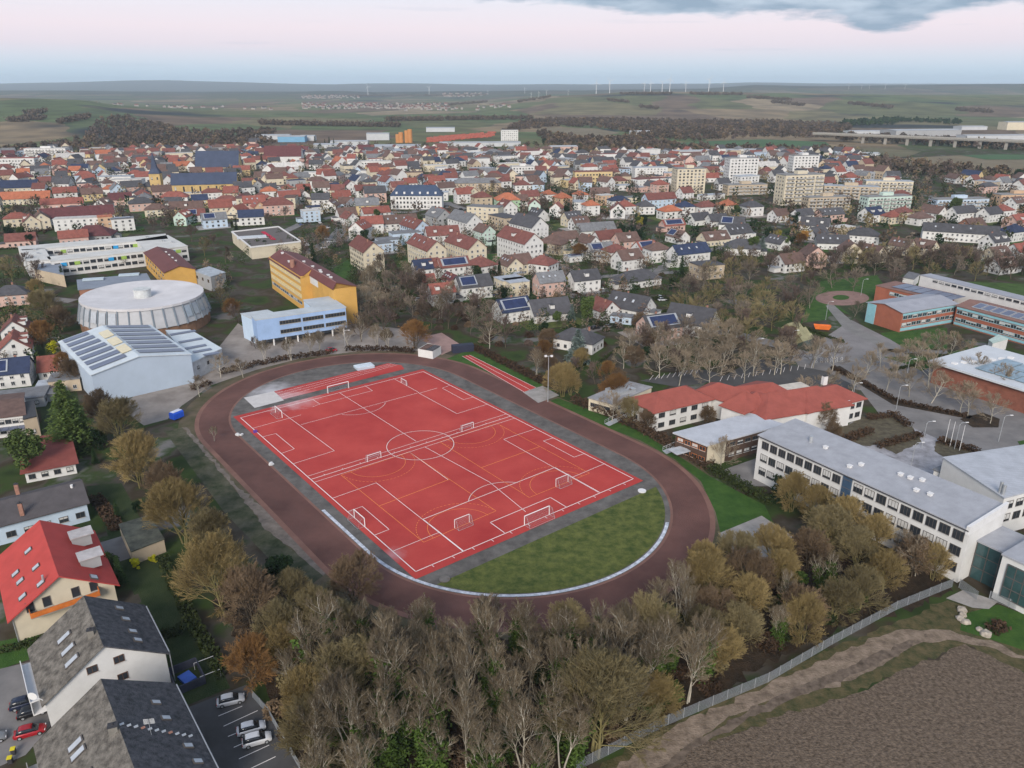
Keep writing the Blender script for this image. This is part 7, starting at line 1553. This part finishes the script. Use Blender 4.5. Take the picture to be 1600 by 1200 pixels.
# thicket north of the track
for q in scatter([(565, 540), (560, 470), (590, 430), (640, 440), (700, 470), (770, 500), (800, 560), (740, 548), (700, 525), (650, 520)], 6.0, 50, 4): plant(R_.choice(['thicket', 'park', 'park', 'parkgrey', 'bare', 'plane']), q, R_.uniform(9, 13), R_.uniform(1, 1.2))
for px, py, h, k in ((648, 545, 11, 'rust'), (590, 545, 10, 'bare'), (607, 548, 9, 'bare'), (565, 530, 9, 'bare'), (415, 566, 9, 'bare'), (455, 563, 9, 'bare'), (485, 557, 10, 'bare'), (500, 552, 9, 'bare'), (545, 540, 9, 'plane'), (380, 590, 7, 'plane'), (345, 590, 8, 'plane'), (312, 620, 7, 'plane'), (400, 545, 5, 'park'), (345, 480, 9, 'parkgold'), (372, 505, 9, 'park'), (365, 495, 8, 'rust')): plant(k, G(px, py), h, 1.15)
for q in scatter([(805, 585), (830, 560), (870, 560), (980, 600), (960, 640), (900, 625), (860, 612)], 7, 9, 5): plant(R_.choice(['golden', 'rust', 'brown', 'park']), q, R_.uniform(6, 8.5), 1.0)
for px, py, h, k in ((880, 620, 11, 'golden'), (838, 592, 11, 'bare'), (962, 628, 9, 'rust'), (990, 575, 8, 'brown'), (930, 600, 8, 'park')): plant(k, G(px, py), h, 1.2)
# pale street trees round the campus lots
for q in scatter([(1010, 600), (1040, 565), (1130, 540), (1240, 570), (1200, 600), (1100, 605)], 8, 22, 6): plant('plane', q, R_.uniform(10, 12.5), 1.05)
for px, py in ((1255, 640), (1290, 625), (1330, 620), (1385, 610), (1420, 620), (1455, 630), (1500, 645), (1512, 650), (1547, 662), (1350, 590), (1300, 580), (1270, 575), (1400, 590), (1450, 605), (1520, 600), (1560, 620), (1430, 575), (1460, 565), (1480, 560), (1440, 560), (1516, 570), (1415, 570), (1375, 575)): plant('plane', G(px, py), R_.uniform(9, 12), 1.0)
for q in scatter([(960, 575), (1010, 535), (1120, 535), (1250, 560), (1300, 585), (1240, 600), (1140, 575), (1050, 590)], 7, 22, 31): plant(R_.choice(['plane', 'plane', 'park', 'parkgrey']), q, R_.uniform(8.5, 11.5), 1.05)
# park on the right
for q in scatter([(1060, 470), (1120, 425), (1230, 410), (1290, 430), (1270, 480), (1250, 530), (1160, 545), (1100, 520)], 8, 42, 7): plant(R_.choice(['park', 'parkgold', 'parkgold', 'parkgrey', 'park']), q, R_.uniform(9, 13), 1.2)
for q in scatter([(1280, 430), (1330, 405), (1600, 415), (1640, 440), (1520, 440), (1440, 425), (1390, 440), (1350, 425)], 8, 46, 8): plant(R_.choice(['park', 'thicket', 'parkgrey', 'parkgold']), q, R_.uniform(9, 13), 1.2)
for px, py, h, k in ((1300, 450, 12, 'parkgrey'), (1333, 455, 12, 'parkgrey'), (1350, 420, 9, 'park'), (1388, 450, 11, 'park'), (1455, 436, 9, 'parkgold'), (1230, 540, 8, 'brown'), (1250, 520, 8, 'park'), (1335, 495, 7, 'parkgrey'), (1090, 500, 11, 'parkgold'), (1065, 495, 11, 'parkgold'), (1118, 510, 10, 'parkgrey'), (1180, 510, 10, 'parkgold'), (1165, 520, 11, 'parkgold'), (1250, 385, 8, 'rust'), (1000, 515, 7, 'brown'), (1015, 545, 7, 'brown'), (855, 545, 8, 'brown')): plant(k, G(px, py), h, 1.2)
# larger single trees of the town
TOWN_T = [(265, 352, 11, 'park'), (300, 378, 11, 'park'), (320, 400, 11, 'parkgold'), (335, 392, 10, 'park'), (352, 410, 9, 'thicket'), (275, 350, 9, 'parkgrey'), (445, 345, 11, 'park'), (470, 340, 10, 'park'), (420, 352, 9, 'park'), (545, 352, 10, 'park'), (590, 380, 9, 'parkgold'), (700, 345, 9, 'park'), (615, 330, 9, 'park'), (560, 400, 9, 'thicket'), (505, 375, 9, 'rust'), (480, 405, 8, 'park'), (30, 345, 12, 'park'), (60, 330, 12, 'park'), (80, 300, 10, 'park'), (190, 345, 10, 'park'), (205, 350, 9, 'parkgrey'), (660, 295, 12, 'park'), (750, 310, 12, 'parkgrey'), (770, 300, 11, 'park'), (965, 290, 12, 'park'), (990, 300, 11, 'park'), (1010, 290, 11, 'parkgrey'), (1040, 300, 10, 'parkgrey'), (1320, 330, 12, 'park'), (1310, 318, 11, 'park'), (1300, 310, 11, 'rust'), (1435, 330, 11, 'parkgrey'), (1570, 330, 11, 'park'), (1120, 320, 11, 'park'), (1140, 330, 10, 'parkgrey'), (850, 330, 10, 'park'), (905, 405, 9, 'rust'), (870, 400, 7, 'park'), (1140, 345, 9, 'park'), (1030, 375, 8, 'park'), (20, 440, 13, 'parkgold'), (40, 430, 12, 'park'), (60, 440, 11, 'park'), (100, 415, 8, 'park'), (150, 420, 8, 'park'), (195, 418, 8, 'rust'), (120, 400, 8, 'park'), (170, 400, 8, 'parkgrey'), (240, 360, 8, 'park')]
for px, py, h, k in TOWN_T: plant(k, G(px, py), h, 1.2)
# evergreens
def evergreen(key, H, seed):
    rs = np.random.RandomState(seed); mb = MB(); mb.tube([(0, 0, -.2), (0, 0, H * .9)], [H * .018, .04], 6); tk = mb.mesh('trunk', BARKD); pos = []; 
    if key in ('spruce', 'deodar', 'blue'):
        n = int(H * 2.6)
        for k in range(n):
            z = H * (.06 + .92 * k / n); R0 = (H * (.20 if key == 'spruce' else .36)) * (1 - (z / H) ** 1.15) + .25
            for j in range(9 if key != 'spruce' else 8):
                a = rs.rand() * 2 * pi; L_ = R0 * rs.uniform(.75, 1.12); m_ = max(4, int(L_ * (5.5)))
                for i in range(m_):
                    f = (i + .5) / m_; w = .16 + .30 * f * (1 - f) * L_; pos.append((cos(a) * L_ * f + rs.normal() * w, sin(a) * L_ * f + rs.normal() * w, z + .25 * L_ * f - .42 * L_ * f * f + rs.normal() * .10))
        fl = .8; size = .30 if key != 'spruce' else .26
    else:
        for b in range(26 if key == 'pine' else 18):
            th_, zz = rs.rand() * 2 * pi, rs.rand(); R1 = H * (.24 if key == 'pine' else .30); c = np.array([cos(th_) * R1 * rs.rand() ** .6, sin(th_) * R1 * rs.rand() ** .6, H * ((.45 + .5 * zz) if key == 'pine' else (.12 + .72 * zz))]); m_ = 150
            v = rs.normal(size=(m_, 3)); v /= np.linalg.norm(v, axis=1, keepdims=True); pos += list(c + v * (H * .13) * rs.uniform(.55, 1.05, (m_, 1)))
        fl = .2; size = .30 * H / 12
    return tk, np.array(pos), size, fl
EV = {}
for key, H, m in (('spruce', 14, EVG), ('deodar', 20, DEO), ('blue', 12, BLU), ('pine', 13, PIN), ('yew', 9, DKG)):
    L_ = []
    for s in (1, 2): tk, pos, size, fl = evergreen(key, H, s + 5); L_.append([('trunk', tk), ('crown', leaf_cloud('crown', pos, size * tr.uniform(.7, 1.3, len(pos)), m, flat=fl))])
    EV[key] = (H, L_)
ENAME = dict(spruce=('spruce_tree', 'dark narrow spruce'), deodar=('cedar_tree', 'tall layered cedar'), blue=('blue_cedar', 'pale blue green cedar'), pine=('pine_tree', 'rounded dark green pine'), yew=('yew_tree', 'very dark dense evergreen'))
def ever(key, c, h, wide=1.0, label=None, look=None, m=None):
    H, L_ = EV[key]; parts = L_[tr.randint(2)]; nm, lk = ENAME[key]; r = root(nm, label or '', 'tree', (c[0], c[1], 0), tr.uniform(0, 360), group=lk + 's'); s = h / H; r.scale = (s * wide, s * wide, s)
    for n_, me in parts:
        o = link(n_, me, r)
        if m and n_ == 'crown': o.material_slots[0].link = 'OBJECT'; o.material_slots[0].material = m
    if not label: pend(r, look or lk, c)
    return r
ever('deodar', G(116, 700), 20, 1.15, 'huge layered deodar cedar beside the white villa'); ever('pine', G(48, 745), 12, 1.15, 'dark green spreading pine in front of the white villa'); ever('blue', G(902, 568), 13, 1.05, 'pale blue green cedar spreading before the slate grey bungalow'); ever('pine', G(916, 515), 13, .75, 'tall green pine with bare reddish trunk in the gardens'); ever('spruce', G(893, 503), 8, 1.2, 'small bluish spruce beside the tall green pine', m=BLU)
ever('yew', G(1222, 790), 8, 1.15, 'dark dense evergreen in front of the long white school block'); ever('spruce', G(490, 412), 12, 1.0); ever('spruce', G(1064, 435), 12, 1.0); ever('yew', G(1052, 452), 6, 1.2); ever('spruce', G(936, 452), 8, 1.0); ever('yew', G(978, 450), 5, 1.2)
for px, py, h, k in ((420, 395, 8, 'yew'), (370, 362, 9, 'spruce'), (535, 340, 9, 'yew'), (250, 327, 9, 'yew'), (500, 315, 12, 'yew'), (490, 318, 9, 'pine'), (480, 305, 10, 'yew'), (240, 320, 8, 'yew'), (15, 370, 9, 'yew'), (35, 375, 8, 'pine'), (48, 385, 8, 'yew'), (885, 335, 9, 'yew'), (970, 368, 9, 'yew'), (985, 372, 9, 'yew'), (995, 358, 8, 'pine'), (1000, 375, 9, 'yew'), (1005, 352, 8, 'yew'), (1020, 385, 8, 'blue'), (1175, 398, 10, 'pine'), (1190, 392, 9, 'blue'), (1200, 375, 9, 'yew'), (1130, 333, 8, 'yew'), (1150, 338, 8, 'pine'), (1230, 345, 11, 'spruce'), (1240, 352, 10, 'yew'), (1252, 360, 9, 'spruce'), (1225, 390, 8, 'pine'), (1232, 385, 9, 'yew'), (1305, 360, 8, 'yew'), (1490, 338, 13, 'pine'), (1475, 358, 9, 'yew'), (1488, 362, 8, 'yew'), (1465, 352, 7, 'pine'), (1550, 332, 12, 'spruce'), (1345, 330, 9, 'yew'), (1425, 330, 11, 'spruce'), (1595, 335, 8, 'yew'), (1480, 268, 10, 'spruce'), (1530, 272, 12, 'spruce'), (1524, 272, 10, 'spruce'), (1590, 285, 14, 'yew'), (1300, 252, 13, 'spruce'), (1282, 250, 12, 'yew'), (1340, 246, 10, 'spruce'), (1353, 245, 9, 'spruce'), (140, 212, 16, 'spruce'), (146, 214, 13, 'spruce'), (410, 262, 16, 'spruce'), (422, 245, 14, 'spruce'), (478, 262, 15, 'spruce'), (515, 228, 15, 'spruce'), (508, 229, 12, 'spruce'), (522, 229, 13, 'spruce'), (492, 222, 11, 'spruce'), (880, 292, 11, 'spruce'), (936, 290, 12, 'spruce'), (770, 395, 8, 'spruce'), (762, 342, 10, 'spruce'), (780, 430, 8, 'spruce'), (772, 440, 8, 'yew'), (745, 437, 8, 'yew'), (785, 470, 8, 'yew'), (1155, 280, 8, 'yew'), (1180, 278, 8, 'yew'), (955, 245, 10, 'yew'), (862, 228, 11, 'spruce'), (850, 226, 11, 'yew'), (990, 255, 9, 'yew'), (700, 256, 10, 'yew'), (712, 250, 10, 'spruce'), (750, 252, 9, 'yew'), (785, 262, 10, 'yew'), (590, 345, 8, 'pine'), (570, 380, 9, 'yew'), (335, 290, 9, 'yew'), (870, 510, 6, 'pine'), (835, 500, 5, 'yew'), (890, 530, 6, 'yew'), (850, 525, 6, 'yew'), (150, 725, 5, 'spruce'), (185, 810, 5, 'spruce'), (190, 915, 7, 'spruce'), (178, 900, 5, 'pine'), (215, 800, 3, 'yew'), (155, 700, 6, 'yew'), (100, 445, 10, 'spruce'), (30, 565, 5, 'yew'), (440, 920, 8, 'yew'), (880, 490, 5, 'yew'), (1010, 560, 5, 'yew')): ever(k, G(px, py), h, R_.uniform(.9, 1.15))
for px, py, h, m, lk in ((85, 560, 6, YEL_, 'bright yellow leafed tree beside the solar roofed gym'), (1215, 375, 6, GLD, 'yellow green conifer among dark evergreens'), (842, 462, 4, GLD, 'golden shrub in a garden of the row houses'), (886, 452, 6, GLD, 'slim golden conifer beside a white gabled house'), (998, 358, 8, GLD, 'golden conifer rising from dark evergreens'), (850, 398, 6, PIN, 'round green tree at a street corner'), (1255, 382, 8, ORL, 'orange leafed round tree by the dark roofed houses'), (212, 888, 2.5, YEL_, 'lime green bush behind the mossy garage'), (240, 880, 2.2, YEL_, 'small lime bush at the corner of the mossy garage')): ever('pine' if h > 5 else 'yew', G(px, py), h, 1.1, lk, m=m)
# ---- hedges and shrubs
def hedge(ptsx, w, h, m, look, dens=26):
    P = [G(*p) for p in ptsx]; pos = []
    for a, b in zip(P[:-1], P[1:]):
        l_ = np.linalg.norm(b - a); n_ = int(l_ * dens * max(1, w * .8)); d = (b - a) / l_; nn = np.array([-d[1], d[0]]); t_ = tr.rand(n_, 1); q = a + (b - a) * t_ + nn * (tr.rand(n_, 1) - .5) * w; z = tr.rand(n_) ** .7 * h * (1 + .18 * np.sin(t_[:, 0] * l_ * 1.7)); pos.append(np.c_[q, z])
    pos = np.concatenate(pos); o = P[0]; me = leaf_cloud('hedge', pos - np.array([o[0], o[1], 0]), tr.uniform(.16, .36, len(pos)), m); r = link('hedge', me, None, (*o, 0)); tag(r, '', 'hedge', 'hedges'); pend(r, look, (P[0] + P[-1]) / 2)
HB = tmat('hedge_brown', (.050, .034, .024), (.085, .055, .036), .6); HG = tmat('hedge_green', (.022, .036, .014), (.045, .055, .02), .6)
hedge([(345, 585), (400, 572), (450, 562), (520, 553)], 2.2, 1.8, HB, 'dark brown hedge along the far bend of the track'); hedge([(540, 548), (600, 548), (648, 551)], 2.2, 1.8, HB, 'dark hedge under the trees behind the track'); hedge([(300, 610), (330, 600)], 2, 1.5, HB, 'dark brown hedge below the solar roofed gym')
hedge([(895, 628), (940, 645), (1000, 672), (1060, 705), (1110, 735)], 3.5, 2.2, HB, 'brown shrub belt between track bank and timber pavilion'); hedge([(1110, 735), (1160, 765), (1210, 790)], 3.5, 2.0, HG, 'green brown shrub belt below the long white school'); hedge([(740, 545), (800, 575), (860, 605)], 3, 2, HB, 'brown undergrowth behind the sprint lanes')
hedge([(1300, 577), (1350, 600), (1400, 628), (1510, 652)], 2.0, 1.1, HB, 'long brown hedge on the road island'); hedge([(1355, 656), (1395, 650), (1420, 668)], 2.5, 1.5, HB, 'curved brown hedge by the red roofed school'); hedge([(1320, 690), (1360, 675)], 3, 1.5, HB, 'rounded brown hedge behind the white school'); hedge([(1370, 700), (1440, 680)], 2.5, 1.3, HB, 'brown shrubs in the entrance court'); hedge([(1465, 690), (1530, 708)], 3, 1.3, HB, 'brown shrubs below the flagpoles'); hedge([(1250, 510), (1300, 530), (1318, 536)], 1.5, .9, HG, 'dark hedge strip beside the gravel lot')
hedge([(245, 1000), (290, 985)], 2, 1.5, HG, 'dark hedge between the garden lawns'); hedge([(255, 880), (300, 975), (350, 1060)], 2.5, 2, HG, 'dark green hedge on the wood side of the lawns'); hedge([(0, 1022), (62, 1005)], 1.5, 1.2, HG, 'hedge below the bright red roofed house'); hedge([(150, 780), (185, 830)], 3, 1.5, HB, 'dark bushes in the garden of the long bungalow'); hedge([(1545, 975), (1570, 990)], 4, .8, HB, 'dry brown shrub bed behind the boulders'); hedge([(900, 460), (870, 436), (850, 425)], 1.5, 1.3, HG, 'green garden hedge along the street'); hedge([(1010, 468), (1060, 470)], 3, 1.4, HG, 'green hedge beside the park lawn'); hedge([(930, 510), (970, 512)], 3, 1.6, HG, 'green hedge of the dark red house garden')
hedge([(640, 400), (700, 402)], 1.5, 1.2, HG, 'green hedge between apartment houses'); hedge([(1390, 580), (1440, 570), (1480, 556)], 1.5, .8, HG, 'low hedge beside the campus lawn'); hedge([(1, 540), (60, 560)], 2, 1.4, HG, 'garden hedge behind the red roofed cottages')
lz = [.02]
for (c, az, Ln, Wd, ppm) in HINFO:
    if ppm < 1.75 or c[1] < 250 or (c[1] < 330 and c[0] < -130): continue
    lot = rect(c, az, Ln + R_.uniform(8, 13), Wd + R_.uniform(9, 16)); k = R_.random()
    if k < .55: lz[0] += .0003; sheet('garden_lawn', lot, lz[0], R_.choice([DLAWN, LAWN, GRASS]), px=False)
    elif k < .75: lz[0] += .0003; sheet('paved_lot', lot, lz[0], R_.choice([ASPH, CONC, PAVE]), px=False)
    if ppm > 2.0 and R_.random() < .7:
        i0 = R_.randrange(4); P3 = [lot[(i0 + j) % 4] for j in range(R_.choice((2, 3)))]
        hedge([PXY(p[0], p[1]) for p in P3], 1.0, R_.uniform(1.0, 1.7), R_.choice([HG, HB, HG]), 'clipped garden hedge', 20)
SHR = []
for s in range(3):
    rs = np.random.RandomState(40 + s); n = 900; v = rs.normal(size=(n, 3)); v /= np.linalg.norm(v, axis=1, keepdims=True); v[:, 2] = np.abs(v[:, 2]); p = v * np.array([1.7, 1.5, 1.9]) * rs.uniform(.35, 1.08, (n, 1)); SHR.append(p)
shm = {}
def shrub(c, s, m, look):
    k = tr.randint(3); key = (k, m.name)
    if key not in shm: shm[key] = leaf_cloud('shrub', SHR[k], tr.uniform(.12, .28, len(SHR[k])), m)
    o = link('shrub', shm[key], None, (*c, 0)); o.scale = (s, s, s * .9); o.rotation_euler = (0, 0, tr.uniform(0, 6)); tag(o, '', 'shrub', 'undergrowth shrubs'); pend(o, look, c)
for q in scatter([(400, 1100), (470, 960), (660, 1000), (900, 1000), (1080, 930), (1230, 860), (1440, 890), (1240, 1005), (1000, 1140), (880, 1215), (480, 1215)], 4, 95, 21): shrub(q, R_.uniform(.8, 1.5), R_.choice([HB, HB, HG, IVY, TWB, TWO]), 'low shrub in the wood')
for q in scatter([(570, 530), (600, 450), (780, 510), (790, 560), (700, 520)], 5, 22, 22): shrub(q, R_.uniform(.9, 1.6), R_.choice([HB, HB, TWD]), 'brown thicket shrub')
for q in scatter([(600, 480), (810, 450), (1040, 430), (1060, 560), (880, 560)], 8, 60, 23): shrub(q, R_.uniform(.7, 1.3), R_.choice([HB, HG, BUSHM, TWB, TWM]), 'garden shrub between houses')
# ---- woods too far off to tell apart, and the many small trees among the roofs
def blob(n, R, seed, H=10):
    rs = np.random.RandomState(seed); v = rs.normal(size=(n, 3)); v /= np.linalg.norm(v, axis=1, keepdims=True); return v * np.array([R, R, H * .45]) * rs.uniform(.45, 1.05, (n, 1)) + np.array([0, 0, H * .56])
def mass(name, label, polys, spacing, n_, R, size, mats, hs, nq=34, seed=1, px=True, avoid=False, cat='wood'):
    rs = np.random.RandomState(seed); P_ = []; M_ = []; S_ = []; blobs = [blob(nq, R, seed + k) for k in range(6)]
    for poly in polys:
        Wp = [G(*p) for p in poly] if px else poly; xs = [p[0] for p in Wp]; ys_ = [p[1] for p in Wp]; cell = spacing
        for x in np.arange(min(xs), max(xs), cell):
            for y in np.arange(min(ys_), max(ys_), cell):
                q = (x + rs.uniform(-.5, .5) * cell, y + rs.uniform(-.5, .5) * cell)
                if rs.rand() > n_ or not poly_in(q, Wp): continue
                if avoid and any((q[0] - h[0]) ** 2 + (q[1] - h[1]) ** 2 < (h[2] + avoid) ** 2 for h in HOUSES): continue
                s = rs.uniform(*hs); b = blobs[rs.randint(6)] * s; b = b + rs.normal(size=b.shape) * .3; P_.append(b + np.array([q[0], q[1], hgt(*q)])); M_.append(np.full(len(b), rs.randint(len(mats)))); S_.append(np.full(len(b), size * s))
    if not P_: return
    P_ = np.concatenate(P_); me = leaf_cloud(name, P_, np.concatenate(S_) * rs.uniform(.6, 1.3, len(P_)), mats, np.concatenate(M_), rs=rs); o = link(name, me); tag(o, label, cat, kind='stuff')
mass('far_wood', 'far off brown leafless woods along the valley and below the vineyard hill', [[(-60, 236), (60, 230), (130, 220), (160, 200), (200, 196), (260, 204), (330, 210), (430, 206), (430, 226), (380, 232), (200, 236)], [(780, 206), (830, 188), (960, 187), (1100, 190), (1200, 190), (1330, 196), (1325, 207), (1290, 216), (1180, 215), (1090, 221), (1040, 220), (990, 214), (975, 206), (930, 200), (870, 198), (835, 202)], [(835, 206), (870, 212), (935, 218), (985, 214), (1050, 226), (1120, 233), (1300, 234), (1330, 240), (1240, 242), (1000, 240), (860, 234)], [(1300, 222), (1340, 221), (1420, 226), (1530, 233), (1640, 239), (1640, 230), (1400, 215), (1300, 213)], [(1340, 250), (1480, 262), (1640, 279), (1640, 288), (1400, 274), (1330, 262)]], 15, .82, 5.6, 2.0, [TWM, TWD, TWB, TWD], (.55, 1.1), 36, 3)
mass('far_conifers', 'dark far belt of conifers on the slope above the warehouse', [[(1310, 192), (1400, 186), (1410, 190), (1390, 196), (1312, 198)], [(1395, 187), (1500, 192), (1500, 195), (1400, 190)]], 15, .7, 5, 1.9, [EVG, DKG], (.8, 1.3), 30, 5)
hl = []
for (x0, y0, x1, y1) in ((0, 193, 60, 188), (30, 182, 62, 178), (80, 195, 130, 186), (970, 147.5, 1050, 147.5), (1080, 148, 1160, 148.5), (950, 158, 985, 161), (1000, 168, 1030, 171), (1210, 161, 1260, 166), (1330, 163, 1400, 170), (1500, 173, 1560, 177), (540, 150, 760, 149), (810, 160, 860, 152), (400, 196, 620, 200), (600, 190, 830, 187), (700, 165, 760, 160), (1170, 153, 1240, 158)): hl.append([(x0, y0), (x1, y1), (x1, y1 + 1.2), (x0, y0 + 1.2)])
def hill_mass():
    rs = np.random.RandomState(8); P_ = []; b0 = [blob(22, 6, k + 60) for k in range(4)]
    for (a, b, c, d) in hl:
        for k in range(int(abs(b[0] - a[0]) * 1.3)):
            f = rs.rand(); px = a[0] + (b[0] - a[0]) * f; py = a[1] + (b[1] - a[1]) * f + rs.uniform(0, 1.0)
            # walk the ray to the terrain
            lo, hi_ = 1100.0, 9000.0; best = None
            for dd in np.linspace(1100, 8200, 220):
                z = hgt((px - 800) / 1288 * dd, dd)
                if z >= zat(py, dd): best = (dd, z); break
            if best is None: continue
            dd, z = best; P_.append(b0[rs.randint(4)] * rs.uniform(.7, 1.4) + np.array([(px - 800) / 1288 * dd, dd, z]))
    P_ = np.concatenate(P_); o = link('hill_hedgerows', leaf_cloud('hill_hedgerows', P_, rs.uniform(1.4, 3.0, len(P_)), TWD, rs=rs)); tag(o, 'thin dark hedgerows and copses on the far hills', 'hedgerow', kind='stuff')
hill_mass()
mass('town_trees', 'small leafless trees and bushes filling the gaps between the town roofs', [[(-60, 400), (-60, 240), (420, 232), (800, 226), (1340, 240), (1660, 285), (1660, 400), (1400, 395), (1050, 385), (800, 340), (420, 340), (300, 360), (20, 372)]], 13, .62, 3.6, .85, [TWM, TWD, TWB, TWGR, HG, TWM, DKG, TWO], (.55, 1.1), 44, 9, avoid=1.0)
mass('garden_trees', 'small leafless garden trees and bushes around the nearer houses', [[(540, 440), (620, 340), (1060, 390), (1160, 400), (1060, 470), (1000, 520), (860, 540), (800, 520), (700, 470)], [(1050, 400), (1640, 395), (1640, 425), (1100, 425)], [(-40, 440), (60, 430), (110, 560), (110, 640), (-40, 650)], [(300, 440), (420, 380), (560, 350), (600, 420), (560, 450), (480, 420), (400, 395), (360, 470)]], 6.2, .62, 2.5, .40, [TWM, TWD, TWB, TWGR, HG, BUSHM, DKG, HG], (.5, .95), 110, 10, avoid=1.5)
print('individual deciduous trees', tcount[0], 'bytes ok')
for nm, p in (('red pitch centre circle', C0), ('far bend of the track', U(84, 0)), ('near bend of the track', U(-84, 0)), ('concrete throwing pad', G(845, 615)), ('white sand pit', G(413, 625)), ('round brick plaza', G(1316, 466)), ('ploughed field', G(1450, 1080)), ('lower parking lot', G(370, 1140)), ('concrete pad', G(1180, 840)), ('long motorway viaduct', G(1450, 230)), ('tan field', G(900, 207)), ('orange brickyard silos', G(636, 223)), ('wire gate', G(1510, 928)), ('floodlight mast', G(856, 628)), ('blue trailer', G(277, 655)), ('mossy garage', G(220, 835)), ('white villa', G(70, 710)), ('khaki tents', G(1248, 527)), ('bright blue shed', G(455, 222))): landmark(nm, p)
write_labels()
